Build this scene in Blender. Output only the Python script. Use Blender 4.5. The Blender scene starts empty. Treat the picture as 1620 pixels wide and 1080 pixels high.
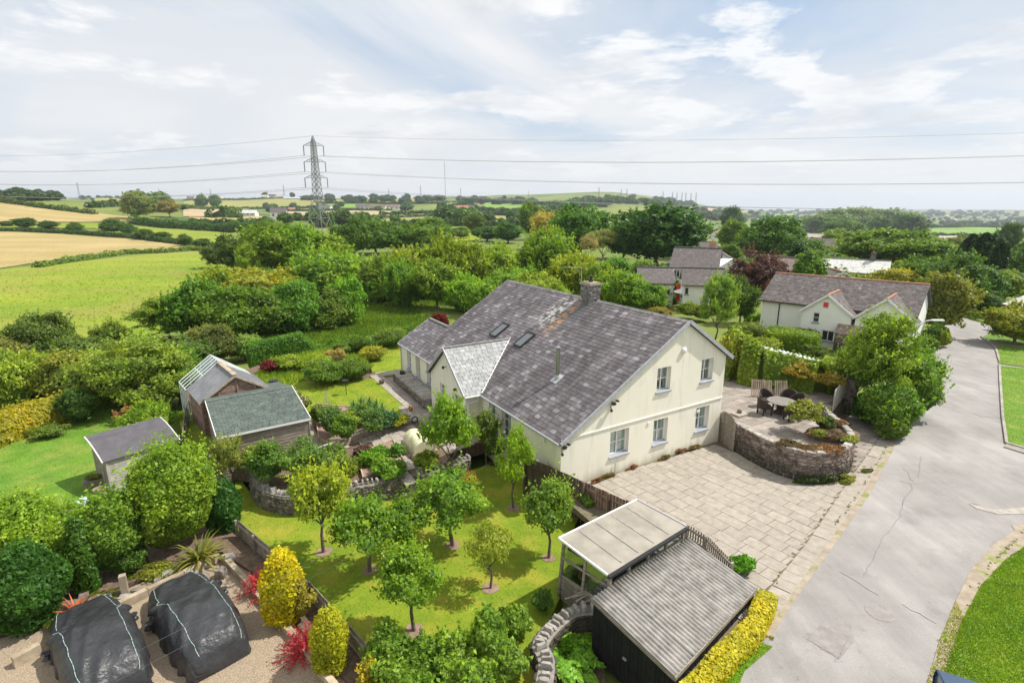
import bpy, bmesh, math, random
import numpy as np
from mathutils import Vector, Matrix
random.seed(7); RS = np.random.RandomState(11)
SC = bpy.context.scene
COL = SC.collection
R = math.radians
# ------------------------------------------------------------------ camera, sky, sun, exposure
F_PX, CX, CY, HV, CAMH = 860., 810., 540., 326., 12.
TH = math.atan((CY - HV) / F_PX); cT, sT = math.cos(TH), math.sin(TH)
cam = bpy.data.cameras.new('camera'); camo = bpy.data.objects.new('camera', cam); COL.objects.link(camo)
camo.location = (0, 0, CAMH); camo.rotation_euler = (math.pi / 2 - TH, 0, 0)
cam.sensor_fit = 'HORIZONTAL'; cam.sensor_width = 36; cam.lens = 36 * F_PX / 1620
cam.clip_start = .1; cam.clip_end = 80000
SC.camera = camo
SC.render.resolution_x = 1024; SC.render.resolution_y = 682
SC.render.engine = 'CYCLES'
SC.view_settings.view_transform = 'Standard'; SC.view_settings.look = 'None'
SC.view_settings.gamma = 1; SC.view_settings.use_curve_mapping = False
SC.view_settings.exposure = 0.36
try:
    SC.cycles.max_bounces = 6; SC.cycles.diffuse_bounces = 3; SC.cycles.transparent_max_bounces = 8
    SC.cycles.volume_bounces = 0
except Exception: pass
SUN_DIR = Vector((0.80, 0.16, 1.12)).normalized()      # towards the sun
sun = bpy.data.lights.new('sun', 'SUN'); suno = bpy.data.objects.new('sun', sun); COL.objects.link(suno)
sun.energy = 4.6; sun.angle = R(1.0); sun.color = (1.0, .955, .88)
suno.rotation_euler = SUN_DIR.to_track_quat('Z', 'Y').to_euler()
EL = math.asin(SUN_DIR.z); AZ = math.atan2(SUN_DIR.x, SUN_DIR.y)
W = bpy.data.worlds.new('World'); SC.world = W; W.use_nodes = True
nt = W.node_tree; N = nt.nodes; L = nt.links; N.clear()
def wn(t, **k):
    n = N.new(t)
    for a, b in k.items(): setattr(n, a, b)
    return n
sky = wn('ShaderNodeTexSky', sky_type='NISHITA'); sky.sun_disc = False; sky.sun_elevation = EL; sky.sun_rotation = AZ
sky.air_density = 1.0; sky.dust_density = 1.2; sky.ozone_density = 1.5
tc = wn('ShaderNodeTexCoord'); sp = wn('ShaderNodeSeparateXYZ'); L.new(tc.outputs['Generated'], sp.inputs[0])
def wm(op, a, b=None):
    n = wn('ShaderNodeMath', operation=op)
    for i, q in enumerate((a, b)):
        if q is None: continue
        if isinstance(q, (int, float)): n.inputs[i].default_value = q
        else: L.new(q, n.inputs[i])
    return n.outputs[0]
zz = wm('ADD', wm('MAXIMUM', sp.outputs[2], 0.0), 0.10)
cb = wn('ShaderNodeCombineXYZ'); L.new(wm('DIVIDE', sp.outputs[0], zz), cb.inputs[0]); L.new(wm('DIVIDE', sp.outputs[1], zz), cb.inputs[1])
cb.inputs[2].default_value = 3.7
def wnoise(scale, det, rough, loc=(0, 0, 0), scl=(1, 1, 1), dist=0.0):
    mp = wn('ShaderNodeMapping'); mp.inputs['Location'].default_value = loc; mp.inputs['Scale'].default_value = scl
    L.new(cb.outputs[0], mp.inputs[0])
    n = wn('ShaderNodeTexNoise'); n.inputs['Scale'].default_value = scale; n.inputs['Detail'].default_value = det
    n.inputs['Roughness'].default_value = rough; n.inputs['Distortion'].default_value = dist
    L.new(mp.outputs[0], n.inputs['Vector']); return n.outputs['Fac']
def wramp(fac, stops):
    n = wn('ShaderNodeValToRGB'); e = n.color_ramp.elements
    while len(e) < len(stops): e.new(.5)
    for i, (p, c) in enumerate(stops): e[i].position = p; e[i].color = (*c, 1) if isinstance(c, tuple) else (c, c, c, 1)
    L.new(fac, n.inputs[0]); return n.outputs[0]
def wmix(f, a, b):
    n = wn('ShaderNodeMixRGB')
    for i, q in enumerate((f, a, b)):
        if isinstance(q, (int, float)): n.inputs[i].default_value = q if i == 0 else (q, q, q, 1)
        elif isinstance(q, tuple): n.inputs[i].default_value = (*q, 1)
        else: L.new(q, n.inputs[i])
    return n.outputs[0]
veil = wramp(wnoise(.33, 7, .55, (2.3, 5.1, 0), (1, 1.0, 1), .6), [(.38, 0.0), (.46, .60), (.54, 1.0)])
cum = wramp(wnoise(.95, 10, .6, (3.4, 6.3, 0), (1, 1.0, 1), .2), [(.51, 0.0), (.57, 1.0)])
shade = wramp(wnoise(1.2, 7, .6, (3.4, 6.7, .3), (1, 1.0, 1), .2), [(.42, 1.0), (.68, .80)])
grey = wramp(wnoise(.45, 5, .5, (1.2, 9.5, 0), (1, 1, 1), .8), [(.40, (7.0, 7.35, 7.85)), (.58, (8.35, 8.45, 8.55))])
c1 = wmix(veil, wmix(.68, sky.outputs[0], (5.0, 6.4, 8.2)), grey)
cumc = wmix(1.0, (0, 0, 0), wramp(shade, [(0.80, (6.0, 6.35, 6.9)), (.97, (9.4, 9.4, 9.4))]))
c2 = wmix(wm('MULTIPLY', cum, .85), c1, cumc)
# pale band of thick air towards the horizon
hz = wramp(sp.outputs[2], [(0.0, .85), (.10, .35), (.25, 0.0)])
c3 = wmix(hz, c2, (7.7, 7.95, 8.2))
bg = wn('ShaderNodeBackground'); L.new(c3, bg.inputs[0]); bg.inputs[1].default_value = .086
wo = wn('ShaderNodeOutputWorld'); L.new(bg.outputs[0], wo.inputs[0])

# ------------------------------------------------------------------ pixel <-> place
def ray(u, v):
    a = (u - CX) / F_PX; b = (CY - v) / F_PX
    return np.array([a, cT + sT * b, -sT + cT * b])
def at(u, v, z=0.):
    r = ray(u, v); t = (z - CAMH) / r[2]; return Vector((r[0] * t, r[1] * t, z))
def hpt(p, v):       # height over ground point p that stands at image row v
    b = (CY - v) / F_PX; r = ray(CX, v); return CAMH + p[1] * r[2] / r[1]
def sstep(a, b, t):
    t = np.clip((t - a) / (b - a), 0, 1); return t * t * (3 - 2 * t)
# the house frame: s across the gable wall, l along the ridge
ANG = R(30.6); G3 = Vector((math.cos(ANG), math.sin(ANG), 0)); L3 = Vector((-math.sin(ANG), math.cos(ANG), 0))
HA = at(886, 775, 0)
def H3(s, l, z=0.): return HA + G3 * s + L3 * l + Vector((0, 0, z))
def zf(x, y):
    x = np.asarray(x, float); y = np.asarray(y, float); yy = np.maximum(y, 1.)
    r = x / np.maximum(yy, 20.)
    s = (x - HA.x) * G3.x + (y - HA.y) * G3.y
    zn = -1.55 + 1.49 * sstep(8, 12, s)
    zl = np.interp(yy, [45, 75, 250, 450, 900, 1500, 2300, 3500, 9000], [0, -1.0, -1.0, 0.5, 5, 31, 38, 30, -90])
    zr = np.interp(yy, [95, 150, 300, 700, 1500, 3000, 4300, 5400, 9000], [0, -1.5, -9, -27, -40, -40, -22, -72, -90])
    w = sstep(.16, .50, r)
    z = zn * (1 - .5 * sstep(60, 150, yy)) + zl * (1 - w) + zr * w
    z = z + 21 * (1 - sstep(40, 350, np.hypot(x + 500, y - 420)))
    z = z + 24 * (1 - sstep(100, 800, np.hypot((x - 420) * .8, y - 2300)))
    und = np.sin(x / 97. + 1.3) * np.cos(y / 131.) + .6 * np.sin(x / 41. + y / 67.)
    return z + und * np.clip((yy - 250) / 1000., 0, 1) * 3.2
def zfs(x, y): return float(zf(x, y))
_T = [18.]
while _T[-1] < 9000: _T.append(_T[-1] + max(.5, _T[-1] * .008))
_T = np.array(_T)
def hit(u, v):       # where the line of sight meets the land
    r = ray(u, v); below = CAMH + _T * r[2] < zf(_T * r[0], _T * r[1])
    if below.any():
        i = max(int(np.argmax(below)), 1); a, b = _T[i - 1], _T[i]
        for _ in range(2):
            q = np.linspace(a, b, 20); k = int(np.argmax(CAMH + q * r[2] < zf(q * r[0], q * r[1]))); k = max(k, 1); a, b = q[k - 1], q[k]
        return Vector((r[0] * b, r[1] * b, CAMH + r[2] * b))
    p = r * 3000; return Vector((p[0], p[1], zfs(p[0], p[1])))

# ------------------------------------------------------------------ materials
MATS = {}
def mk(name, c1, c2=None, scale=3., rough=.8, bump=.0, bscale=None, rnd=0., metal=0., spec=.3, c3=None, s3=.4, t3=(.5, .65), stretch=None, detail=5, alpha=None, objcol=False, bdist=.02):
    m = bpy.data.materials.new(name); m.use_nodes = True; MATS[name] = m
    n = m.node_tree.nodes; l = m.node_tree.links; b = n['Principled BSDF']
    b.inputs['Roughness'].default_value = rough; b.inputs['Metallic'].default_value = metal
    b.inputs['Specular IOR Level'].default_value = spec
    geo = n.new('ShaderNodeNewGeometry'); mp = n.new('ShaderNodeMapping'); l.new(geo.outputs['Position'], mp.inputs[0])
    if stretch:
        mp.inputs['Rotation'].default_value = (0, 0, -stretch[0]); mp.vector_type = 'TEXTURE' if False else 'POINT'
        mp.inputs['Scale'].default_value = stretch[1]
    no = n.new('ShaderNodeTexNoise'); no.inputs['Scale'].default_value = scale; no.inputs['Detail'].default_value = detail
    no.inputs['Roughness'].default_value = .6
    l.new(mp.outputs[0], no.inputs['Vector'])
    rp = n.new('ShaderNodeValToRGB'); rp.color_ramp.elements[0].position = .36; rp.color_ramp.elements[1].position = .64
    rp.color_ramp.elements[0].color = (*c1, 1); rp.color_ramp.elements[1].color = (*(c2 or c1), 1)
    l.new(no.outputs['Fac'], rp.inputs[0]); cur = rp.outputs[0]
    if c3:
        n3 = n.new('ShaderNodeTexNoise'); n3.inputs['Scale'].default_value = s3; n3.inputs['Detail'].default_value = 6; n3.inputs['Roughness'].default_value = .65
        l.new(mp.outputs[0], n3.inputs['Vector'])
        r3 = n.new('ShaderNodeValToRGB'); r3.color_ramp.elements[0].position = t3[0]; r3.color_ramp.elements[1].position = t3[1]
        l.new(n3.outputs['Fac'], r3.inputs[0])
        mx = n.new('ShaderNodeMixRGB'); l.new(r3.outputs[0], mx.inputs[0]); l.new(cur, mx.inputs[1]); mx.inputs[2].default_value = (*c3, 1); cur = mx.outputs[0]
    if rnd:
        oi = n.new('ShaderNodeObjectInfo'); atn = n.new('ShaderNodeAttribute'); atn.attribute_name = 'rnd'
        ad = n.new('ShaderNodeMath'); ad.operation = 'ADD'; l.new(oi.outputs['Random'], ad.inputs[0]); l.new(atn.outputs['Fac'], ad.inputs[1])
        fr = n.new('ShaderNodeMath'); fr.operation = 'FRACT'; l.new(ad.outputs[0], fr.inputs[0])
        mr = n.new('ShaderNodeMapRange'); l.new(fr.outputs[0], mr.inputs[0]); mr.inputs[3].default_value = 1 - rnd; mr.inputs[4].default_value = 1 + rnd
        vm = n.new('ShaderNodeVectorMath'); vm.operation = 'SCALE'; l.new(cur, vm.inputs[0]); l.new(mr.outputs[0], vm.inputs['Scale']); cur = vm.outputs[0]
        m['fr'] = fr.name
    if objcol:
        oi2 = n.new('ShaderNodeObjectInfo'); mc = n.new('ShaderNodeMixRGB'); mc.blend_type = 'MULTIPLY'; mc.inputs[0].default_value = 1
        l.new(cur, mc.inputs[1]); l.new(oi2.outputs['Color'], mc.inputs[2]); cur = mc.outputs[0]
    l.new(cur, b.inputs['Base Color'])
    if bump:
        nb = n.new('ShaderNodeTexNoise'); nb.inputs['Scale'].default_value = bscale or scale * 4; nb.inputs['Detail'].default_value = 6
        l.new(mp.outputs[0], nb.inputs['Vector'])
        bp = n.new('ShaderNodeBump'); bp.inputs['Strength'].default_value = bump; bp.inputs['Distance'].default_value = bdist
        l.new(nb.outputs['Fac'], bp.inputs['Height']); l.new(bp.outputs[0], b.inputs['Normal'])
    m['col'] = cur.node.name
    return m
def leafmat(name, base=(.5, .5, .5), trans=.40, warm=.5):
    m = bpy.data.materials.new(name); m.use_nodes = True; MATS[name] = m
    n = m.node_tree.nodes; l = m.node_tree.links; n.clear()
    oi = n.new('ShaderNodeObjectInfo'); a = n.new('ShaderNodeAttribute'); a.attribute_name = 'rnd'
    rp = n.new('ShaderNodeValToRGB'); e = rp.color_ramp.elements
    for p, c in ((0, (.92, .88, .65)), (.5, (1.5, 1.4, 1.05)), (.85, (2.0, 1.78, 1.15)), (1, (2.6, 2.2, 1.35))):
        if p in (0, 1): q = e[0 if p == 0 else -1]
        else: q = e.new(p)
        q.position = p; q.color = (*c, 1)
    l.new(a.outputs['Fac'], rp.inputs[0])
    geo = n.new('ShaderNodeNewGeometry'); no = n.new('ShaderNodeTexNoise'); no.inputs['Scale'].default_value = .55; no.inputs['Detail'].default_value = 3
    l.new(geo.outputs['Position'], no.inputs['Vector'])
    r2 = n.new('ShaderNodeValToRGB'); r2.color_ramp.elements[0].position = .35; r2.color_ramp.elements[1].position = .65
    r2.color_ramp.elements[0].color = (.80, .88, .9, 1); r2.color_ramp.elements[1].color = (1.3, 1.18, 1.0, 1)
    l.new(no.outputs['Fac'], r2.inputs[0])
    m1 = n.new('ShaderNodeMixRGB'); m1.blend_type = 'MULTIPLY'; m1.inputs[0].default_value = 1
    l.new(rp.outputs[0], m1.inputs[1]); l.new(r2.outputs[0], m1.inputs[2])
    m2 = n.new('ShaderNodeMixRGB'); m2.blend_type = 'MULTIPLY'; m2.inputs[0].default_value = 1
    l.new(m1.outputs[0], m2.inputs[1]); l.new(oi.outputs['Color'], m2.inputs[2])
    p = n.new('ShaderNodeBsdfPrincipled'); p.inputs['Roughness'].default_value = .5; p.inputs['Specular IOR Level'].default_value = .32
    l.new(m2.outputs[0], p.inputs['Base Color'])
    t = n.new('ShaderNodeBsdfTranslucent'); mt = n.new('ShaderNodeMixRGB'); mt.blend_type = 'MULTIPLY'; mt.inputs[0].default_value = 1
    l.new(m2.outputs[0], mt.inputs[1]); mt.inputs[2].default_value = (1.5, 1.45, .6, 1); l.new(mt.outputs[0], t.inputs[0])
    ms = n.new('ShaderNodeMixShader'); ms.inputs[0].default_value = trans
    l.new(p.outputs[0], ms.inputs[1]); l.new(t.outputs[0], ms.inputs[2])
    o = n.new('ShaderNodeOutputMaterial'); l.new(ms.outputs[0], o.inputs[0])
    return m
LEAF = leafmat('leaf')
mk('bark', (.10, .08, .06), (.19, .16, .13), 12, .9, .5)
mk('bark_pale', (.25, .22, .18), (.36, .33, .29), 12, .9, .5)
mk('render_cream', (.79, .755, .625), (.82, .79, .665), .8, .85, .08, 60, c3=(.68, .645, .52), s3=.7, t3=(.62, .8))
mk('render_white', (.74, .74, .69), (.80, .80, .76), .7, .85, .05, 40, c3=(.6, .6, .54), s3=.6, t3=(.6, .8))
mk('sill', (.26, .28, .31), (.33, .35, .38), 4, .7)
mk('upvc', (.80, .80, .80), None, 1, .35, spec=.5)
mk('slate_light', (.26, .265, .265), (.385, .39, .39), 5, .75, .25, 30, rnd=.16, c3=(.27, .27, .25), s3=2.2, t3=(.56, .72))
mk('roof_tile', (.098, .084, .082), (.165, .145, .14), 3.2, .85, .35, 20, rnd=.22, c3=(.34, .32, .29), s3=1.3, t3=(.6, .78))
mk('roof_brown', (.17, .125, .11), (.25, .19, .165), 2, .85, .3, 10, rnd=.2)
mk('roof_pale', (.42, .36, .28), (.56, .5, .42), 1.6, .85, .2, 10, rnd=.15)
mk('roof_lime', (.46, .46, .43), (.60, .60, .57), 2.2, .85, .2, 20, c3=(.22, .2, .19), s3=1.2, t3=(.55, .68))
mk('ridge_red', (.34, .15, .09), (.45, .23, .15), 4, .85, .2, rnd=.2)
mk('ridge_grey', (.13, .125, .12), (.24, .23, .215), 6, .9, .4, rnd=.2, c3=(.36, .33, .27), s3=4, t3=(.6, .7))
mk('lead', (.36, .37, .39), (.46, .47, .49), 6, .55, metal=.2)
mk('steel', (.45, .45, .46), None, 5, .25, metal=1.)
mk('stone_dark', (.10, .085, .07), (.235, .205, .175), 5, .9, .6, 22, rnd=.45, c3=(.33, .31, .27), s3=4.5, t3=(.58, .72))
mk('stone_wall', (.115, .085, .07), (.26, .20, .165), 4, .9, .6, 22, rnd=.45, c3=(.42, .38, .33), s3=3.2, t3=(.58, .72))
mk('mortar', (.20, .18, .155), (.28, .26, .23), 6, .95, .4)
mk('coping', (.25, .23, .20), (.38, .355, .32), 5, .9, .5, 25, rnd=.2)
mk('slab', (.29, .255, .21), (.37, .33, .28), 3.5, .85, .4, 30, rnd=.06, c3=(.25, .215, .17), s3=1.1, t3=(.58, .8))
mk('slab_grey', (.24, .205, .175), (.33, .29, .25), 2.2, .85, .3, 30, rnd=.14, c3=(.24, .20, .18), s3=.9, t3=(.5, .7))
mk('joint', (.13, .11, .07), (.18, .155, .10), 5, .95, .3)
mk('brick_red', (.36, .20, .15), (.46, .29, .22), 6, .9, .4, rnd=.2)
mk('asphalt', (.255, .24, .228), (.312, .296, .283), .45, .85, .35, 55, c3=(.372, .352, .338), s3=.22, t3=(.5, .7), detail=9)
mk('asphalt_patch', (.23, .212, .198), (.30, .28, .262), 3, .9, .6, 60)
mk('tar', (.222, .207, .197), None, 3, .7)
mk('kerb', (.27, .245, .21), (.36, .33, .29), 4, .9, .3, rnd=.15)
mk('verge_dirt', (.27, .22, .165), (.38, .32, .25), 2.2, .95, .6, 30, c3=(.20, .24, .05), s3=1.4, t3=(.56, .62))
mk('gravel', (.22, .165, .11), (.44, .355, .255), 26, .95, .9, 45, c3=(.26, .22, .16), s3=1.5, t3=(.55, .75), bdist=.03)
mk('soil', (.10, .07, .05), (.19, .135, .095), 7, .95, .8, 20)
mk('soil_pink', (.22, .145, .11), (.32, .22, .17), 6, .95, .8, 25)
mk('lawn', (.105, .165, .012), (.165, .215, .018), .9, .9, .55, 45, c3=(.235, .225, .03), s3=.55, t3=(.45, .72), detail=8)
mk('lawn_bright', (.085, .185, .016), (.135, .25, .024), .9, .9, .9, 45, c3=(.24, .27, .055), s3=.7, t3=(.46, .74), detail=8)
mk('lawn_orchard', (.135, .215, .010), (.20, .265, .016), 1.1, .9, .8, 50, c3=(.32, .29, .035), s3=.8, t3=(.48, .72), detail=8)
mk('meadow_wet', (.075, .15, .015), (.13, .215, .025), .9, .95, .9, 7, c3=(.18, .25, .04), s3=.35, t3=(.5, .75), bdist=.25)
mk('meadow', (.145, .23, .012), (.245, .30, .02), .09, .95, .9, 2.5, c3=(.27, .235, .055), s3=.16, t3=(.47, .68), stretch=(R(8), (.35, 1, 1)), detail=10, bdist=.3)
mk('crop_gold', (.36, .265, .115), (.44, .335, .155), .05, .95, .8, 1.5, c3=(.29, .245, .075), s3=.06, t3=(.40, .68), stretch=(R(-12), (.4, 1.2, 1)), detail=10, bdist=.4)
mk('crop_tan', (.36, .27, .16), (.42, .33, .20), .05, .95, .3, 1, stretch=(0, (.3, 1, 1)), detail=8)
mk('crop_olive', (.22, .225, .05), (.29, .27, .08), .03, .95, .3, 1, stretch=(0, (.3, 1, 1)), detail=8)
mk('crop_green', (.13, .24, .03), (.18, .29, .045), .03, .95, .3, 1, stretch=(0, (.3, 1, 1)), detail=8)
mk('wood_grey', (.20, .17, .135), (.33, .29, .235), 3, .85, .35, 14, rnd=.18, stretch=(0, (1, 1, 4)))
mk('wood_clad', (.42, .39, .35), (.56, .53, .49), 3, .85, .3, 14, rnd=.10)
mk('wood_dark', (.085, .06, .045), (.15, .11, .085), 3, .85, .35, 14, rnd=.2, stretch=(0, (6, 6, .6)))
mk('wood_sleeper', (.30, .24, .17), (.44, .36, .26), 3, .85, .4, 14, rnd=.18)
mk('wood_brown', (.18, .11, .085), (.29, .20, .155), 4, .8, .35, 14, rnd=.25)
mk('wood_black', (.008, .008, .009), (.016, .016, .016), 4, .75, .3, rnd=.2)
mk('paint_white', (.72, .72, .70), (.80, .80, .78), 3, .6)
mk('felt_black', (.085, .08, .088), (.115, .108, .12), 2.2, .85, .3, 60)
mk('felt_green', (.075, .095, .085), (.11, .135, .115), 2.5, .9, .4, 60, rnd=.14)
mk('tin_grey', (.23, .235, .25), (.31, .315, .33), 2, .6, rnd=.08, metal=.0)
mk('corrugated', (.24, .225, .205), (.40, .38, .35), 3.2, .9, .35, 30, rnd=.06, c3=(.40, .385, .35), s3=6.5, t3=(.60, .72))
mk('corr_white', (.42, .43, .45), (.52, .53, .55), 2, .6)
mk('polycarb', (.235, .21, .17), (.33, .30, .25), 1.3, .4, spec=.5, c3=(.30, .26, .21), s3=1.0, t3=(.58, .78))
mk('plastic_black', (.012, .012, .014), (.02, .02, .022), 3, .45, spec=.5)
mk('tarp', (.022, .023, .026), (.036, .037, .041), 2, .42, 1., 4, spec=.55, bdist=.06)
mk('rope_white', (.34, .42, .38), (.55, .60, .57), 30, .7)
mk('rope_green', (.02, .25, .17), None, 30, .7)
mk('rope_blue', (.16, .36, .60), None, 30, .7)
mk('terracotta', (.42, .16, .08), (.52, .23, .13), 6, .85, .3)
mk('rattan', (.03, .02, .017), (.06, .042, .036), 20, .7, .6, 60)
mk('table_top', (.16, .14, .12), (.25, .23, .20), 5, .5, .2)
mk('galv', (.40, .42, .42), (.5, .52, .52), 6, .5, metal=.5)
mk('fleece', (.60, .57, .36), (.72, .69, .48), 5, .7, .3, 18, c3=(.36, .33, .15), s3=2.5, t3=(.5, .7))
mk('pylon_steel', (.27, .28, .28), None, 1, .6, metal=.3)
mk('pylon_far', (.27, .28, .28), None, 1, .6, metal=.3)
mk('red_paint', (.62, .05, .03), None, 1, .5)
mk('lichen_orange', (.50, .24, .05), (.62, .36, .10), 9, .95, .5, 30)
mk('flower_pink', (.80, .55, .48), (.92, .78, .70), 4, .7, objcol=False)
mk('car_paint', (.05, .09, .16), None, 1, .2, spec=.6, metal=.3)
mk('chimney_stone', (.10, .09, .085), (.24, .22, .21), 6, .9, .5, rnd=.35, c3=(.42, .41, .40), s3=5, t3=(.52, .66))
mk('land', (.105, .165, .025), (.20, .22, .05), .012, .95, .4, .6, c3=(.065, .11, .03), s3=.007, t3=(.53, .57), bdist=.4)
mk('ground_near', (.05, .07, .014), (.11, .105, .03), 1.3, .95, .7, 12, c3=(.09, .13, .015), s3=.5)
mk('curtain', (.62, .62, .60), None, 1, .9)
mk('cloth_blue', (.42, .50, .60), (.62, .68, .74), 4, .8)
mk('cable_black', (.03, .03, .032), None, 1, .5)
def glassmat(name, base, rough=.06):
    m = mk(name, base, None, 1, rough, spec=.8); return m
glassmat('pane', (.10, .12, .13)); glassmat('pane_dark', (.03, .035, .04))
mg = bpy.data.materials.new('clear_glass'); mg.use_nodes = True; MATS['clear_glass'] = mg
nn_ = mg.node_tree.nodes; ll_ = mg.node_tree.links; nn_.clear()
gl = nn_.new('ShaderNodeBsdfGlossy'); gl.inputs['Roughness'].default_value = .05; gl.inputs['Color'].default_value = (.9, .95, .95, 1)
tr = nn_.new('ShaderNodeBsdfTransparent'); tr.inputs[0].default_value = (.82, .9, .88, 1)
ms_ = nn_.new('ShaderNodeMixShader'); ms_.inputs[0].default_value = .22; ll_.new(tr.outputs[0], ms_.inputs[1]); ll_.new(gl.outputs[0], ms_.inputs[2])
oo_ = nn_.new('ShaderNodeOutputMaterial'); ll_.new(ms_.outputs[0], oo_.inputs[0])
ms2 = mg.copy(); ms2.name = 'poly_glazing'; MATS['poly_glazing'] = ms2
# water
mw = mk('sea', (.22, .29, .36), None, 1, .35, spec=.5)
# slate of the big roof: grey with purple stains running down the slope, pale slates, lichen below the stack
def slate_main():
    m = mk('slate_main', (.108, .093, .098), (.182, .164, .168), 3.0, .62, .3, 25, spec=.45)
    n = m.node_tree.nodes; l = m.node_tree.links; b = n['Principled BSDF']; cur = n[m['col']].outputs[0]
    geo = n.new('ShaderNodeNewGeometry')
    sb = n.new('ShaderNodeVectorMath'); sb.operation = 'SUBTRACT'; l.new(geo.outputs['Position'], sb.inputs[0]); sb.inputs[1].default_value = tuple(HA); mp = n.new('ShaderNodeCombineXYZ')
    for i_, (ax_, k_) in enumerate(((G3, .17), (L3, .75))):
        d_ = n.new('ShaderNodeVectorMath'); d_.operation = 'DOT_PRODUCT'; l.new(sb.outputs[0], d_.inputs[0]); d_.inputs[1].default_value = tuple(ax_ * k_); l.new(d_.outputs['Value'], mp.inputs[i_])
    def noi(scale, loc, a, c, det=6, rough=.6):
        m3 = n.new('ShaderNodeMapping'); m3.inputs['Location'].default_value = loc; l.new(mp.outputs[0], m3.inputs[0])
        x = n.new('ShaderNodeTexNoise'); x.inputs['Scale'].default_value = scale; x.inputs['Detail'].default_value = det; x.inputs['Roughness'].default_value = rough
        l.new(m3.outputs[0], x.inputs['Vector'])
        r = n.new('ShaderNodeValToRGB'); r.color_ramp.elements[0].position = a; r.color_ramp.elements[1].position = c; l.new(x.outputs['Fac'], r.inputs[0]); return r.outputs[0]
    def mix(f, a, c, k=None):
        x = n.new('ShaderNodeMixRGB'); l.new(a, x.inputs[1])
        if k is not None:
            mu = n.new('ShaderNodeMath'); mu.operation = 'MULTIPLY'; l.new(f, mu.inputs[0]); mu.inputs[1].default_value = k; f = mu.outputs[0]
        l.new(f, x.inputs[0])
        if isinstance(c, tuple): x.inputs[2].default_value = (*c, 1)
        else: l.new(c, x.inputs[2])
        return x.outputs[0]
    cur = mix(noi(1.0, (3, 1, 0), .46, .60), cur, (.086, .073, .076), .8)
    cur = mix(noi(2.4, (8, 4, 0), .60, .68), cur, (.07, .058, .06), .7)
    oi = n.new('ShaderNodeObjectInfo'); atn = n.new('ShaderNodeAttribute'); atn.attribute_name = 'rnd'
    ad = n.new('ShaderNodeMath'); ad.operation = 'ADD'; l.new(oi.outputs['Random'], ad.inputs[0]); l.new(atn.outputs['Fac'], ad.inputs[1])
    fr = n.new('ShaderNodeMath'); fr.operation = 'FRACT'; l.new(ad.outputs[0], fr.inputs[0])
    rr = n.new('ShaderNodeValToRGB'); e = rr.color_ramp.elements; e[0].position = 0; e[0].color = (.76, .76, .77, 1); e[1].position = 1; e[1].color = (1.95, 2.0, 2.05, 1)
    q = e.new(.55); q.color = (1.05, 1.05, 1.05, 1); q = e.new(.85); q.color = (1.25, 1.26, 1.28, 1); q = e.new(.90); q.color = (1.5, 1.55, 1.6, 1)
    l.new(fr.outputs[0], rr.inputs[0])
    mu = n.new('ShaderNodeMixRGB'); mu.blend_type = 'MULTIPLY'; mu.inputs[0].default_value = 1; l.new(cur, mu.inputs[1]); l.new(rr.outputs[0], mu.inputs[2]); cur = mu.outputs[0]
    # lichen: stripe below the stack, in the frame of the house
    sub = n.new('ShaderNodeVectorMath'); sub.operation = 'SUBTRACT'; l.new(geo.outputs['Position'], sub.inputs[0]); sub.inputs[1].default_value = tuple(HA)
    def dot(v):
        d = n.new('ShaderNodeVectorMath'); d.operation = 'DOT_PRODUCT'; l.new(sub.outputs[0], d.inputs[0]); d.inputs[1].default_value = v; return d.outputs['Value']
    S_, L_ = dot(tuple(G3)), dot(tuple(L3))
    def band(v, c, w):      # 1 inside |v-c|<w, soft
        a = n.new('ShaderNodeMath'); a.operation = 'SUBTRACT'; l.new(v, a.inputs[0]); a.inputs[1].default_value = c
        b_ = n.new('ShaderNodeMath'); b_.operation = 'ABSOLUTE'; l.new(a.outputs[0], b_.inputs[0])
        r = n.new('ShaderNodeMapRange'); l.new(b_.outputs[0], r.inputs[0]); r.inputs[1].default_value = w; r.inputs[2].default_value = w * .3; r.inputs[3].default_value = 0; r.inputs[4].default_value = 1
        return r.outputs[0]
    def mul(*a):
        c = a[0]
        for b_ in a[1:]:
            x = n.new('ShaderNodeMath'); x.operation = 'MULTIPLY'; l.new(c, x.inputs[0]); l.new(b_, x.inputs[1]); c = x.outputs[0]
        return c
    fine = n.new('ShaderNodeTexNoise'); fine.inputs['Scale'].default_value = 3.2; fine.inputs['Detail'].default_value = 8; l.new(geo.outputs['Position'], fine.inputs['Vector'])
    fr2 = n.new('ShaderNodeValToRGB'); fr2.color_ramp.elements[0].position = .44; fr2.color_ramp.elements[1].position = .54; l.new(fine.outputs['Fac'], fr2.inputs[0])
    fr3 = n.new('ShaderNodeValToRGB'); fr3.color_ramp.elements[0].position = .47; fr3.color_ramp.elements[1].position = .57; l.new(fine.outputs['Fac'], fr3.inputs[0])
    cur = mix(mul(band(L_, 8.75, 1.0), band(S_, 5.7, 1.7), fr3.outputs[0]), cur, (.50, .50, .46), .9)
    cur = mix(mul(band(L_, 7.65, .55), band(S_, 5.6, 1.75), fr2.outputs[0]), cur, (.50, .26, .08), .8)
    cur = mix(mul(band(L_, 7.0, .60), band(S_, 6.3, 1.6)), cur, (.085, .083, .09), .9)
    l.new(cur, b.inputs['Base Color'])
    return m
slate_main()
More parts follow.
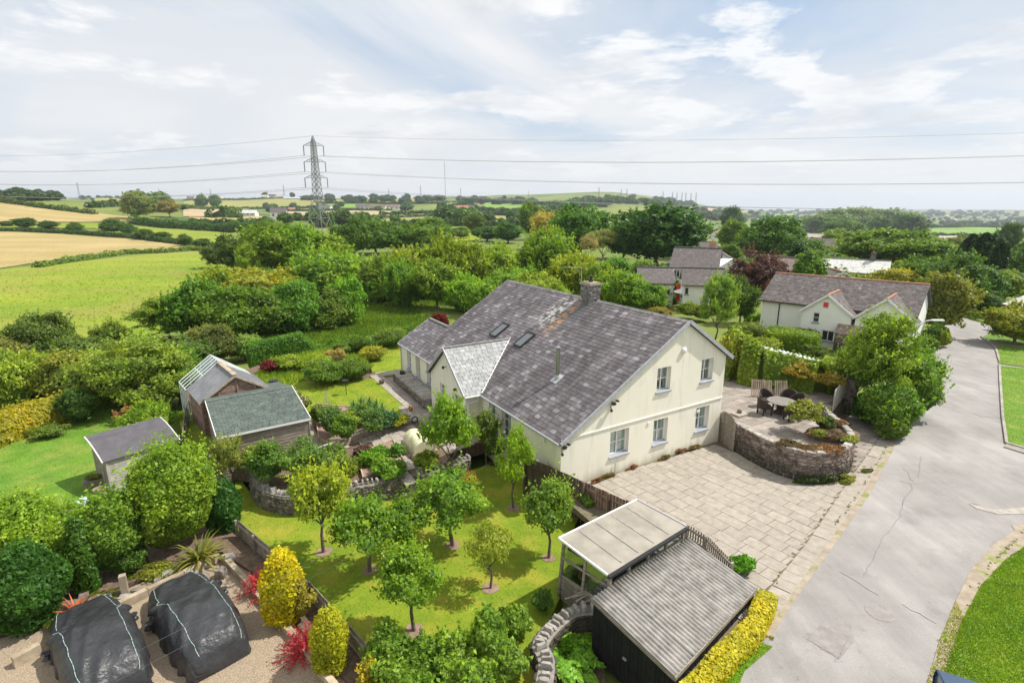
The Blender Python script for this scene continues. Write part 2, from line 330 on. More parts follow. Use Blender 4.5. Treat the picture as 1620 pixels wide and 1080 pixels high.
def stain_render():
    # rain streaks and green at the foot of the cream render
    m = MATS['render_cream']; n = m.node_tree.nodes; l = m.node_tree.links; b = n['Principled BSDF']; cur = b.inputs['Base Color'].links[0].from_socket
    geo = n.new('ShaderNodeNewGeometry'); mp = n.new('ShaderNodeMapping'); mp.inputs['Scale'].default_value = (2.5, 2.5, .35); l.new(geo.outputs['Position'], mp.inputs[0])
    x = n.new('ShaderNodeTexNoise'); x.inputs['Scale'].default_value = 1.2; x.inputs['Detail'].default_value = 7; l.new(mp.outputs[0], x.inputs['Vector'])
    r = n.new('ShaderNodeValToRGB'); r.color_ramp.elements[0].position = .54; r.color_ramp.elements[1].position = .78; l.new(x.outputs['Fac'], r.inputs[0])
    mx = n.new('ShaderNodeMixRGB'); l.new(r.outputs[0], mx.inputs[0]); l.new(cur, mx.inputs[1]); mx.inputs[2].default_value = (.67, .64, .535, 1)
    sp_ = n.new('ShaderNodeSeparateXYZ'); l.new(geo.outputs['Position'], sp_.inputs[0])
    ad = n.new('ShaderNodeMath'); ad.operation = 'MULTIPLY_ADD'; l.new(x.outputs['Fac'], ad.inputs[0]); ad.inputs[1].default_value = -1.2; l.new(sp_.outputs[2], ad.inputs[2])
    mr = n.new('ShaderNodeMapRange'); l.new(ad.outputs[0], mr.inputs[0]); mr.inputs[1].default_value = -.15; mr.inputs[2].default_value = -.75; mr.inputs[3].default_value = 0; mr.inputs[4].default_value = .55
    m2 = n.new('ShaderNodeMixRGB'); l.new(mr.outputs[0], m2.inputs[0]); l.new(mx.outputs[0], m2.inputs[1]); m2.inputs[2].default_value = (.40, .36, .22, 1)
    l.new(m2.outputs[0], b.inputs['Base Color'])
stain_render()

def damp(name, z0, z1, c):      # black-green growth on the damp lower courses of a wall
    m = MATS[name]; n = m.node_tree.nodes; l = m.node_tree.links; b = n['Principled BSDF']; cur = b.inputs['Base Color'].links[0].from_socket
    geo = n.new('ShaderNodeNewGeometry'); x = n.new('ShaderNodeTexNoise'); x.inputs['Scale'].default_value = 2.2; x.inputs['Detail'].default_value = 7; l.new(geo.outputs['Position'], x.inputs['Vector'])
    s_ = n.new('ShaderNodeSeparateXYZ'); l.new(geo.outputs['Position'], s_.inputs[0]); a = n.new('ShaderNodeMath'); a.operation = 'MULTIPLY_ADD'; l.new(x.outputs['Fac'], a.inputs[0]); a.inputs[1].default_value = 1.1; l.new(s_.outputs[2], a.inputs[2])
    r = n.new('ShaderNodeMapRange'); l.new(a.outputs[0], r.inputs[0]); r.inputs[1].default_value = z0 + .55; r.inputs[2].default_value = z1 + .55; r.inputs[3].default_value = .9; r.inputs[4].default_value = 0
    mx = n.new('ShaderNodeMixRGB'); l.new(r.outputs[0], mx.inputs[0]); l.new(cur, mx.inputs[1]); mx.inputs[2].default_value = (*c, 1); l.new(mx.outputs[0], b.inputs['Base Color'])
damp('stone_wall', .35, .95, (.045, .045, .03))

def tarmac():       # stone speckle, worn wheel tracks and old spills
    m = MATS['asphalt']; n = m.node_tree.nodes; l = m.node_tree.links; b = n['Principled BSDF']; cur = b.inputs['Base Color'].links[0].from_socket; geo = n.new('ShaderNodeNewGeometry')
    def lay(cur, scale, det, a, c, lo, hi, rot=None, loc=(0, 0, 0)):
        mp = n.new('ShaderNodeMapping'); l.new(geo.outputs['Position'], mp.inputs[0]); mp.inputs['Location'].default_value = loc
        if rot: mp.inputs['Rotation'].default_value = (0, 0, rot); mp.inputs['Scale'].default_value = (1, .10, 1)
        x = n.new('ShaderNodeTexNoise'); x.inputs['Scale'].default_value = scale; x.inputs['Detail'].default_value = det; x.inputs['Roughness'].default_value = .7; l.new(mp.outputs[0], x.inputs['Vector'])
        r = n.new('ShaderNodeValToRGB'); r.color_ramp.elements[0].position = a; r.color_ramp.elements[1].position = c; r.color_ramp.elements[0].color = (lo, lo, lo, 1); r.color_ramp.elements[1].color = (hi, hi, hi, 1); l.new(x.outputs['Fac'], r.inputs[0])
        mx = n.new('ShaderNodeMixRGB'); mx.blend_type = 'MULTIPLY'; mx.inputs[0].default_value = 1; l.new(cur, mx.inputs[1]); l.new(r.outputs[0], mx.inputs[2]); return mx.outputs[0]
    cur = lay(cur, 28, 4, .3, .7, .84, 1.14); cur = lay(cur, 1.1, 9, .35, .66, .86, 1.08, R(62)); cur = lay(cur, .55, 10, .30, .46, .82, 1.0, None, (5, 3, 0)); cur = lay(cur, 3.5, 8, .30, .40, .72, 1.0, None, (9, 1, 0))
    l.new(cur, b.inputs['Base Color'])
tarmac()
# ------------------------------------------------------------------ objects, parents, meshes
WM = {}
I4 = Matrix.Identity(4)
def tagp(o, label=None, cat=None, group=None, kind=None):
    for k, v in (('label', label), ('category', cat), ('group', group), ('kind', kind)):
        if v: o[k] = v
    return o
def thing(name, label, cat, loc=(0, 0, 0), group=None, rotz=0.):
    o = bpy.data.objects.new(name, None); COL.objects.link(o); o.empty_display_size = .3
    o.location = loc; o.rotation_euler = (0, 0, rotz)
    WM[o.name] = Matrix.Translation(Vector(loc)) @ Matrix.Rotation(rotz, 4, 'Z')
    return tagp(o, label, cat, group)
def link(name, me, parent=None, local=None, world=None, color=None):
    o = bpy.data.objects.new(name, me); COL.objects.link(o)
    if parent is not None:
        o.parent = parent
        if local is None: o.matrix_parent_inverse = WM[parent.name].inverted()
    m = local if local is not None else (world if world is not None else I4)
    o.matrix_basis = m
    WM[o.name] = (WM[parent.name] @ m) if (parent is not None and local is not None) else m
    if color: o.color = (*color, 1)
    return o
def mesh_np(name, V, Fq, mat, rnd=None, smooth=False):
    me = bpy.data.meshes.new(name); V = np.asarray(V, np.float32); Fq = np.asarray(Fq, np.int32); k = Fq.shape[1]
    me.vertices.add(len(V)); me.vertices.foreach_set('co', V.ravel())
    me.loops.add(Fq.size); me.loops.foreach_set('vertex_index', Fq.ravel())
    me.polygons.add(len(Fq)); me.polygons.foreach_set('loop_start', np.arange(0, Fq.size, k, dtype=np.int32)); me.polygons.foreach_set('loop_total', np.full(len(Fq), k, np.int32))
    me.update(calc_edges=True)
    if rnd is not None:
        a = me.attributes.new('rnd', 'FLOAT', 'FACE'); a.data.foreach_set('value', np.asarray(rnd, np.float32))
    if smooth: me.shade_smooth()
    me.materials.append(MATS[mat] if isinstance(mat, str) else mat)
    return me
class MB:
    def __init__(s): s.v = []; s.f = []; s.r = []
    def add(s, vs, fs, r=None):
        b = len(s.v); s.v += [tuple(p) for p in vs]; s.f += [tuple(b + i for i in f) for f in fs]
        s.r += [random.random() if r is None else r] * len(fs); return s
    def box(s, c, size, m=None, rz=0.):
        x, y, z = [q / 2 for q in size]; M_ = (m if m is not None else Matrix.Rotation(rz, 3, 'Z'))
        c = Vector(c); vs = [c + M_ @ Vector((i * x, j * y, k * z)) for i in (-1, 1) for j in (-1, 1) for k in (-1, 1)]
        return s.add(vs, [(0, 1, 3, 2), (4, 6, 7, 5), (0, 4, 5, 1), (2, 3, 7, 6), (0, 2, 6, 4), (1, 5, 7, 3)])
    def bar(s, a, b, w, h=None, up=Vector((0, 0, 1))):
        a, b = Vector(a), Vector(b); d = b - a; ln = d.length
        if ln < 1e-6: return s
        d.normalize(); x = d.cross(up)
        if x.length < 1e-3: x = d.cross(Vector((1, 0, 0)))
        x.normalize(); y = x.cross(d).normalized(); h = h or w
        m = Matrix((x, d, y)).transposed()
        return s.box((a + b) / 2, (w, ln, h), m)
    def tube(s, pts, r, n=6, cap=True, r2=None):
        pts = [Vector(p) for p in pts]; k = len(pts); b = len(s.v); vs = []
        prev = None
        for i, p in enumerate(pts):
            d = (pts[min(i + 1, k - 1)] - pts[max(i - 1, 0)]).normalized()
            if prev is None:
                x = d.cross(Vector((0, 0, 1)))
                if x.length < .05: x = d.cross(Vector((1, 0, 0)))
            else: x = prev - d * prev.dot(d)
            x.normalize(); prev = x; y = d.cross(x)
            rr = r if r2 is None else r + (r2 - r) * i / (k - 1)
            if isinstance(r, (list, tuple)): rr = r[i]
            for j in range(n):
                a = 2 * math.pi * j / n; vs.append(p + x * (math.cos(a) * rr) + y * (math.sin(a) * rr))
        fs = [(i * n + j, i * n + (j + 1) % n, (i + 1) * n + (j + 1) % n, (i + 1) * n + j) for i in range(k - 1) for j in range(n)]
        if cap: fs += [tuple(range(n - 1, -1, -1)), tuple((k - 1) * n + j for j in range(n))]
        return s.add(vs, fs)
    def prism(s, poly, z0, z1):
        n = len(poly); ar = sum(poly[i][0] * poly[(i + 1) % n][1] - poly[(i + 1) % n][0] * poly[i][1] for i in range(n))
        if ar < 0: poly = list(reversed(poly))
        vs = [(p[0], p[1], z0) for p in poly] + [(p[0], p[1], z1) for p in poly]
        fs = [tuple(range(n - 1, -1, -1)), tuple(range(n, 2 * n))] + [(i, (i + 1) % n, n + (i + 1) % n, n + i) for i in range(n)]
        return s.add(vs, fs)
    def sheet(s, pts, nrm, t):   # thick flat plate: polygon pts (3d) going down by t along nrm
        n = len(pts); nrm = Vector(nrm).normalized(); pts = [Vector(p) for p in pts]
        vs = pts + [p - nrm * t for p in pts]
        return s.add(vs, [tuple(range(n)), tuple(range(2 * n - 1, n - 1, -1))] + [(i, n + i, n + (i + 1) % n, (i + 1) % n) for i in range(n)])
    def lathe(s, c, prof, n=12):
        c = Vector(c); vs = [c + Vector((r * math.cos(2 * math.pi * j / n), r * math.sin(2 * math.pi * j / n), z)) for r, z in prof for j in range(n)]
        k = len(prof); fs = [(i * n + j, i * n + (j + 1) % n, (i + 1) * n + (j + 1) % n, (i + 1) * n + j) for i in range(k - 1) for j in range(n)]
        fs += [tuple(range(n - 1, -1, -1)), tuple((k - 1) * n + j for j in range(n))]
        return s.add(vs, fs)
    def mesh(s, name, mat, smooth=False, fix=True):
        me = bpy.data.meshes.new(name); me.from_pydata(s.v, [], s.f); me.update()
        a = me.attributes.new('rnd', 'FLOAT', 'FACE'); a.data.foreach_set('value', np.array(s.r, np.float32))
        if fix and len(s.f) < 4000:
            bm = bmesh.new(); bm.from_mesh(me); bmesh.ops.recalc_face_normals(bm, faces=bm.faces); bm.to_mesh(me); bm.free()
        if smooth: me.shade_smooth()
        me.materials.append(MATS[mat]); return me
    def build(s, name, mat, parent=None, smooth=False, color=None, **k):
        o = link(name, s.mesh(name, mat, smooth), parent, color=color); tagp(o, **k); return o
def struct(name, mb, mat, **k):
    o = mb.build(name, mat); o['kind'] = 'structure'
    if k.get('label'): o['label'] = k['label']
    return o
# unit pieces shared by slates, slabs, stones and boards
def unit_piece(bev, mat):
    b = MB(); z0 = 1 - bev * 2
    vs = [(i * .5, j * .5, -.5) for i, j in ((-1, -1), (1, -1), (1, 1), (-1, 1))] + [(i * .5, j * .5, .5 - bev) for i, j in ((-1, -1), (1, -1), (1, 1), (-1, 1))] + [(i * (.5 - bev), j * (.5 - bev), .5) for i, j in ((-1, -1), (1, -1), (1, 1), (-1, 1))]
    fs = [(3, 2, 1, 0), (8, 9, 10, 11)] + [(i, (i + 1) % 4, 4 + (i + 1) % 4, 4 + i) for i in range(4)] + [(4 + i, 4 + (i + 1) % 4, 8 + (i + 1) % 4, 8 + i) for i in range(4)]
    b.add(vs, fs, 0.); return b
UNIT = {}
def unit_mesh(name, mat, bev=.04):
    k = (name, mat, bev)
    if k not in UNIT: UNIT[k] = unit_piece(bev, mat).mesh(name, mat, fix=False)
    return UNIT[k]
def stone_mesh(name, mat, seed):
    k = (name, mat, 's', seed)
    if k not in UNIT:
        rs = random.Random(seed); b = MB()
        def q(a, m): return a * (.5 - rs.uniform(0, m))
        vs = []
        for zz_, m in ((-.5, .02), (0, .0), (.5, .14)):     # z is the outward face
            for i, j in ((-1, -1), (0, -1), (1, -1), (1, 0), (1, 1), (0, 1), (-1, 1), (-1, 0)):
                f = 1.0 if (i == 0 or j == 0) else .93
                vs.append((q(i, m + .06) * f, q(j, m + .06) * f, zz_ + (rs.uniform(-.05, .1) if zz_ == .5 else 0)))
        vs.append((0, 0, .62))
        fs = [(a + i, a + (i + 1) % 8, a + 8 + (i + 1) % 8, a + 8 + i) for a in (0, 8) for i in range(8)] + [(16 + i, 16 + (i + 1) % 8, 24) for i in range(8)]
        b.add(vs, fs, 0.); UNIT[k] = b.mesh(name, mat, fix=False)
    return UNIT[k]
CAMP = Vector((0, 0, CAMH))
def pieces(parent, name, mats, meshes, mat, cap=300, singles=True):
    """mats: 4x4 world matrices; the nearest `cap` become objects of their own, the rest one joined part"""
    mats = sorted(mats, key=lambda m: (m.translation - CAMP).length - 0.0)
    n1 = min(cap, len(mats)) if singles else 0
    if len(mats) <= cap and singles: n1 = len(mats)
    for i, m in enumerate(mats[:n1]):
        link(name, meshes[i % len(meshes)], parent, world=m)
    rest = mats[n1:]
    if rest:
        Vs, Fs, rn, off = [], [], [], 0
        cache = []
        for me in meshes:
            v = np.array([x.co[:] for x in me.vertices]); f = [tuple(p.vertices) for p in me.polygons]; cache.append((v, f))
        fl = []
        for i, m in enumerate(rest):
            v, f = cache[i % len(cache)]; A = np.array(m)
            Vs.append(v @ A[:3, :3].T + A[:3, 3]); fl += [tuple(q + off for q in x) for x in f]; rn += [random.random()] * len(f); off += len(v)
        me = bpy.data.meshes.new(name); me.from_pydata(np.concatenate(Vs).tolist(), [], fl); me.update()
        a = me.attributes.new('rnd', 'FLOAT', 'FACE'); a.data.foreach_set('value', np.array(rn, np.float32))
        me.materials.append(MATS[mat]); o = link(name, me, parent); o['kind'] = 'stuff'
def frame_m(c, x, y, z, sx, sy, sz):
    m = Matrix((Vector(x) * sx, Vector(y) * sy, Vector(z) * sz)).transposed().to_4x4(); m.translation = Vector(c); return m
def inter(poly, b):      # x-interval of polygon at height b
    xs = []
    for i in range(len(poly)):
        (x0, y0), (x1, y1) = poly[i], poly[(i + 1) % len(poly)]
        if (y0 <= b < y1) or (y1 <= b < y0): xs.append(x0 + (x1 - x0) * (b - y0) / (y1 - y0))
    return (min(xs), max(xs)) if len(xs) >= 2 else None
def tile_mats(O, e1, e2, poly, row, wid, thick, tilt=.05, jit=.0, lift=.0):
    e1, e2 = Vector(e1).normalized(), Vector(e2).normalized(); n = e1.cross(e2).normalized(); out = []
    b0 = min(p[1] for p in poly); b1 = max(p[1] for p in poly); k = 0; b = b0
    while b < b1 - row * .2:
        iv = inter(poly, b + row * .5)
        if iv:
            a = iv[0] - (wid * .5 if k % 2 else 0) ; 
            while a < iv[1] - .02:
                w = wid * random.uniform(.92, 1.08) if tilt else wid * random.choice((1, 1, 1.35, .9))
                x0, x1 = max(a, iv[0]), min(a + w, iv[1])
                if x1 - x0 > .05:
                    bb = b + row * .5 + random.uniform(-1, 1) * jit
                    tl = tilt + random.uniform(-.012, .012)
                    m2 = e2 * math.cos(tl) - n * math.sin(tl); n2 = n * math.cos(tl) + e2 * math.sin(tl)
                    out.append(frame_m(Vector(O) + e1 * ((x0 + x1) / 2) + e2 * bb + n * (thick * .5 + lift + row * .5 * tilt * .6 + random.uniform(0, .004)), e1, m2, n2, (x1 - x0) - (.020 if tilt else .020), row * 1.04 if tilt else row - .020, thick))
                a += w
        b += row; k += 1
    return out
def patch(name, px, z, mat, depth=.5, world=None, label=None, sub=None):
    poly = [at(u, v, z) for u, v in px] if world is None else [Vector((a, b, z)) for a, b in world]
    b = MB(); b.prism([(p.x, p.y) for p in poly], z - depth, z); return struct(name, b, mat, label=label), [(p.x, p.y) for p in poly]
# ------------------------------------------------------------------ foliage
def rand_dir(n):
    d = RS.normal(size=(n, 3)); return d / np.linalg.norm(d, axis=1)[:, None]
def leaves(P, Nn, size, jit=.55, aspect=1.6, rv=None, cut=.45):
    n = len(P); d = Nn + RS.normal(size=(n, 3)) * jit; d /= np.linalg.norm(d, axis=1)[:, None]
    t = np.cross(d, rand_dir(n)); t /= np.linalg.norm(t, axis=1)[:, None] + 1e-9; b = np.cross(d, t)
    s = size * RS.uniform(.45, 1.55, (n, 1)); a = t * s * aspect * .5; c = b * s * .5
    V = np.empty((n, 4, 3)); V[:, 0] = P - a; V[:, 1] = P + c * 1.0 + a * .1 + d * s * .10; V[:, 2] = P + a; V[:, 3] = P - c + a * .1 + d * s * .10
    Fq = np.arange(4 * n).reshape(n, 4)
    if rv is None: rv = RS.uniform(0, 1, n)
    return V.reshape(-1, 3), Fq, rv
def shoots(P, Nn, m, ln, k=9, up=.9, w=.06):      # whippy twigs set with leaves that break the outline
    i = RS.choice(len(P), m); d = Nn[i] * .7 + RS.normal(size=(m, 3)) * .45; d[:, 2] = np.abs(d[:, 2]) * .6 + up; d /= np.linalg.norm(d, axis=1)[:, None]
    L_ = ln * RS.uniform(.3, 1.2, (m, 1)); t = np.linspace(.05, 1, k); Q = P[i][:, None, :] + d[:, None, :] * (L_ * t)[:, :, None] + RS.normal(size=(m, k, 3)) * w * ln
    N2 = d[:, None, :] * .3 + RS.normal(size=(m, k, 3)); return Q.reshape(-1, 3), (N2 / np.linalg.norm(N2, axis=2)[:, :, None]).reshape(-1, 3), np.repeat(RS.uniform(.35, 1, m), k)
def blobs_cloud(K, n, R3, rb, squash=.8, flat=0., lower=-.5, seedc=None, inner=.12, fine=.0):
    """clumps spread through an ellipsoid; returns points, normals, shade value"""
    c = []; 
    while len(c) < K:
        d = RS.normal(size=3); d /= np.linalg.norm(d)
        if d[2] < lower: continue
        c.append(d * RS.uniform(.52, .86))
    c = np.array(c); r = RS.uniform(rb * .7, rb * 1.25, K)
    idx = RS.choice(K, n, p=(r ** 2) / (r ** 2).sum()); d = rand_dir(n); d[:, 2] = np.where(d[:, 2] < -.35, -d[:, 2], d[:, 2])
    rr = r[idx] * (1 - np.abs(RS.normal(size=n)) * inner - RS.uniform(0, 1, n) ** 3 * .35 + (RS.uniform(0, 1, n) > .93) * RS.uniform(0, .25, n))
    P = c[idx] + d * rr[:, None] * np.array([1, 1, squash])
    Nn = d * .75 + c[idx] * .45; Nn[:, 2] += .12
    rv = np.clip(RS.normal(.45, .2, n) + (RS.uniform(-.16, .16, K))[idx], 0, 1)
    return P * np.array(R3), Nn, rv
def core_np(R3, k=.72, cz=0., seg=8):
    vs, fs = [], []
    for i in range(seg + 1):
        ph = -math.pi / 2 + math.pi * i / seg
        for j in range(seg * 2):
            a = math.pi * j / seg; vs.append((R3[0] * k * math.cos(ph) * math.cos(a), R3[1] * k * math.cos(ph) * math.sin(a), cz + R3[2] * k * math.sin(ph)))
    for i in range(seg):
        for j in range(seg * 2): fs.append((i * 2 * seg + j, i * 2 * seg + (j + 1) % (2 * seg), (i + 1) * 2 * seg + (j + 1) % (2 * seg), (i + 1) * 2 * seg + j))
    return np.array(vs), np.array(fs)
def join_np(parts):
    V, Fq, r, o = [], [], [], 0
    for v, f, q in parts: V.append(v); Fq.append(f + o); r.append(q); o += len(v)
    return np.concatenate(V), np.concatenate(Fq), np.concatenate(r)
# tree prototypes: unit crown (radius 1, height 1 from 0..1 scaled per kind)
PROTO = {}
def limb(b, p, d, ln, r, depth, spread=.6, n=6):
    q = p + d * ln; mid = (p + q) / 2 + Vector((random.uniform(-1, 1), random.uniform(-1, 1), 0)) * ln * .06
    b.tube([p, mid, q], [r, r * .82, r * .6], n=n, cap=False)
    if depth == 0: return
    for i in range(3 if depth > 1 else 2):
        a = random.uniform(0, 6.28); dd = (d + Vector((math.cos(a), math.sin(a), random.uniform(-.1, .5))) * spread).normalized()
        limb(b, q, dd, ln * random.uniform(.6, .8), r * .55, depth - 1, spread, max(4, n - 1))
def proto(key, H, Rr, zc, rz, K, n, rb, leaf, trunk_r, tz, bark='bark', core=.0, lower=-.5, squash=.85, aspect=1.6, inner=.12, jit=.55, depth=2, sh=0, shl=.4, shup=.9):
    P, Nn, rv = blobs_cloud(K, n, (Rr, Rr, rz), rb, squash, lower=lower, inner=inner); P[:, 2] += zc
    parts = [leaves(P, Nn, leaf, jit, aspect, rv)]
    if sh:
        Q, N2, r2 = shoots(P, Nn, sh, shl, up=shup); parts.append(leaves(Q, N2, leaf * .95, .8, aspect, r2))
    if core:
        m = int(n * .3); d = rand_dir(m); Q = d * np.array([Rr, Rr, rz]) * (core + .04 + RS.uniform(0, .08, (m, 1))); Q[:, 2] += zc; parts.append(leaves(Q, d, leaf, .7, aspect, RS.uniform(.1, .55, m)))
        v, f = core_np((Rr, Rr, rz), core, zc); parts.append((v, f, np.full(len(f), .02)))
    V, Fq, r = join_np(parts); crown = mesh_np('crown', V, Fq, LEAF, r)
    b = MB(); tp = Vector((0, 0, 0)); b.tube([(0, 0, -.4), (0, 0, 0), (.03 * H, 0, tz * .6), (0, .02 * H, tz)], [trunk_r * 1.25, trunk_r * 1.15, trunk_r * .9, trunk_r * .75], 7)
    for i in range(5):
        a = i * 1.256 + random.uniform(-.4, .4); limb(b, Vector((0, .02 * H, tz * random.uniform(.8, 1))), Vector((math.cos(a) * .75, math.sin(a) * .75, 1)).normalized(), (H - tz) * .30, trunk_r * .5, depth - 1, .6, 5)
    trunk = b.mesh('trunk', bark, smooth=True, fix=False)
    PROTO.setdefault(key, []).append((crown, trunk, H, Rr))
def tree(key, x, y, z, h, w, color, label, group=None, name='tree', cat='tree', var=None, rz=None):
    c, t, H, Rr = PROTO[key][random.randrange(len(PROTO[key])) if var is None else var % len(PROTO[key])]
    o = bpy.data.objects.new(name, None); COL.objects.link(o); o.location = (x, y, z); o.rotation_euler = (0, 0, random.uniform(0, 6.28) if rz is None else rz)
    o.scale = (w / 2 / Rr, w / 2 / Rr, h / H); tagp(o, label, cat, group)
    WM[o.name] = o.matrix_basis.copy()
    a = link('crown', c, o, local=I4, color=color); b = link('trunk', t, o, local=I4)
    return o
def tree_px(key, u, vb, vt, wpx, color, label, group=None, name='tree', z=None, cat='tree', **k):
    p = hit(u, vb) if z is None else at(u, vb, z)
    h = hpt(p, vt) - p.z; d = p.y * cT + (CAMH - p.z - h * .5) * sT
    return tree(key, p.x, p.y, p.z, max(h, .5), wpx * d / F_PX, color, label, group, name, cat, **k)
def shrub(name, label, cat, base, R3, n, leaf, color, K=0, rb=.4, zc=None, shape='dome', core=.8, aspect=1.6, jit=.5, group=None, rotz=0., lower=-.3, kind_=None, extra=None, bump=.08, inner=.05):
    """a bush as one mesh: clumpy (K>0) or clipped (K=0) leaf surface round a leafy core, plus visible stems when asked"""
    R3 = np.array(R3, float); zc = R3[2] if zc is None else zc
    if K:
        P, Nn, rv = blobs_cloud(K, n, R3, rb, .9, lower=lower, inner=inner)
    else:
        d = rand_dir(n); 
        if shape == 'box':
            m = np.abs(d).max(axis=1)[:, None]; q = d / (np.abs(d) ** 7).sum(axis=1)[:, None] ** (1 / 7.); Nn = np.sign(d) * np.abs(q) ** 6; Nn /= np.linalg.norm(Nn, axis=1)[:, None]; P = q
        elif shape == 'column':
            q = d / (np.abs(d) ** 3).sum(axis=1)[:, None] ** (1 / 3.); P = q; Nn = d; P[:, :2] *= (1 - .28 * np.clip(P[:, 2], 0, 1) ** 2)[:, None]
        elif shape == 'cone':
            P = d.copy(); P[:, :2] *= (1 - .62 * (P[:, 2] * .5 + .5))[:, None] * 1.15; Nn = d
        else: P = d; Nn = d
        ph = P * R3 / leaf * .13
        w = bump * (np.sin(ph[:, 0] * 2.1 + 1) * np.cos(ph[:, 1] * 1.7) + .7 * np.sin(ph[:, 2] * 2.6 + ph[:, 0]))
        P = P * (1 + w - np.abs(RS.normal(size=n)) * inner + (RS.uniform(0, 1, n) > .92) * RS.uniform(0, .13, n))[:, None] * R3
        rv = np.clip(RS.normal(.45, .2, n) + w / max(bump, .01) * .1, 0, 1)
    P[:, 2] += zc; P[:, 2] = np.maximum(P[:, 2], 0.01)
    parts = [leaves(P, Nn, leaf, jit, aspect, rv)]
    if K and n > 1500:
        Q, N2, r2 = shoots(P, Nn, n // 45, R3[2] * .38); parts.append(leaves(Q, N2, leaf, .8, aspect, r2))
    if core and K:
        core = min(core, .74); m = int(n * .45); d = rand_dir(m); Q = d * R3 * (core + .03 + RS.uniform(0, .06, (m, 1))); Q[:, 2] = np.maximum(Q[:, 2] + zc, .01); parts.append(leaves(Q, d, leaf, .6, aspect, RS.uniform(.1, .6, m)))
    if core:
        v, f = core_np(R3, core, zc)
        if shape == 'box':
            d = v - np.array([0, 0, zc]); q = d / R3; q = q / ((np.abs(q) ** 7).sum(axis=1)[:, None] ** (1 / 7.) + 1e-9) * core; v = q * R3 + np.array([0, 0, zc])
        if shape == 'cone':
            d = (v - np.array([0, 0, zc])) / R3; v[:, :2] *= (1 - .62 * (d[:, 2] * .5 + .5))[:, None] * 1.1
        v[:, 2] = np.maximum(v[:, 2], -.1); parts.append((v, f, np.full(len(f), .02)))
    V, Fq, r = join_np(parts)
    o = link(name, mesh_np(name, V, Fq, LEAF, r), None, world=Matrix.Translation(Vector(base)) @ Matrix.Rotation(rotz, 4, 'Z'), color=color)
    tagp(o, label, cat, group)
    return o
def hedge_line(name, label, pts, w, h, leaf, dens, color, cat='hedge', group=None, lumpy=.25, core=True, clip=False, z=None, hs=None):
    """a hedge along a polyline of ground points"""
    pts = [Vector(p) for p in pts]; seg = [(pts[i + 1] - pts[i]).length for i in range(len(pts) - 1)]; Lt = sum(seg)
    n = int(dens * Lt * (2 * h + w)); cum_ = np.concatenate([[0], np.cumsum(seg)])
    t = RS.uniform(0, Lt, n); PX = np.interp(t, cum_, [p.x for p in pts]); PY = np.interp(t, cum_, [p.y for p in pts]); PZ = np.interp(t, cum_, [p.z for p in pts])
    HH = np.interp(t, cum_, hs) if hs is not None else np.full(n, h)
    k = np.clip(np.searchsorted(cum_, t) - 1, 0, len(seg) - 1)
    D = np.array([[(pts[i + 1] - pts[i]).x / seg[i], (pts[i + 1] - pts[i]).y / seg[i]] for i in range(len(seg))])[k]
    e = 8. if clip else 2.6
    a = RS.uniform(0, math.pi, n); ca, sa = np.cos(a), np.sin(a); q = 1 / (np.abs(ca) ** e + np.abs(sa) ** e) ** (1 / e)
    ph = RS.uniform(0, 9)
    lump = 1 + lumpy * (np.sin(t / (h * 1.1) + ph) * .5 + .5 * np.sin(t / (h * .43) + 2 * ph) + .35 * np.sin(t / (h * 1.9) + a * 2))
    sh = 1 - np.abs(RS.normal(size=n)) * .06 + (RS.uniform(0, 1, n) > .95) * RS.uniform(0, .2, n) * (0.2 if clip else 1)
    cx = ca * q * w / 2 * sh * lump; cz = sa * q * HH * sh * lump
    P = np.stack([PX - D[:, 1] * cx, PY + D[:, 0] * cx, PZ + np.maximum(cz, .02)], 1)
    if clip: nx = np.sign(ca) * np.abs(ca * q) ** 5; nz = np.abs(sa * q) ** 5
    else: nx, nz = ca, sa
    Nn = np.stack([-D[:, 1] * nx, D[:, 0] * nx, nz], 1) + RS.normal(size=(n, 3)) * .05
    rv = np.clip(RS.normal(.45, .2, n) + (lump - 1) * .3, 0, 1)
    parts = [leaves(P, Nn, leaf, .45, 1.6, rv)]
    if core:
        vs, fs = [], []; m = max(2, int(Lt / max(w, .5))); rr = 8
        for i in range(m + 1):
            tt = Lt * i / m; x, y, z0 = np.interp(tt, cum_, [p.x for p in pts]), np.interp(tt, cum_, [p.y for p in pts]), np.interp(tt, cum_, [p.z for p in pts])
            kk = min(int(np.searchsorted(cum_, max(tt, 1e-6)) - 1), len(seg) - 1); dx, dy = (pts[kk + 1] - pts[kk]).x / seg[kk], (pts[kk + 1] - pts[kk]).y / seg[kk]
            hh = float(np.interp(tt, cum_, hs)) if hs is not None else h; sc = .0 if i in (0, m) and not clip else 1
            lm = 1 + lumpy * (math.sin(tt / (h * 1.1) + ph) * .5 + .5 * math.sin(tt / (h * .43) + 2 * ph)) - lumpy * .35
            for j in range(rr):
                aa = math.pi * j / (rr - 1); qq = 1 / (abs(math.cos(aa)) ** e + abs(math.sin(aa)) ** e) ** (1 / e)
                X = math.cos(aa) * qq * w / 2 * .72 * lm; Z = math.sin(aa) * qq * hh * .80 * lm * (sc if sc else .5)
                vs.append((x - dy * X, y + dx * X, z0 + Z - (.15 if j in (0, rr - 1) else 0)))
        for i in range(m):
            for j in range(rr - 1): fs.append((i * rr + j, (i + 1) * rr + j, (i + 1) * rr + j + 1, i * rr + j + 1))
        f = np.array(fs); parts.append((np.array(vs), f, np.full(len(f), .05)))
        if clip:
            ends = [[0, 1, 6, 7], [1, 2, 5, 6], [2, 3, 4, 5]]; f2 = np.array(ends + [[a_ + m * rr for a_ in e_] for e_ in ends]); parts[-1] = (parts[-1][0], np.concatenate([f, f2]), np.full(len(f) + 6, .05))
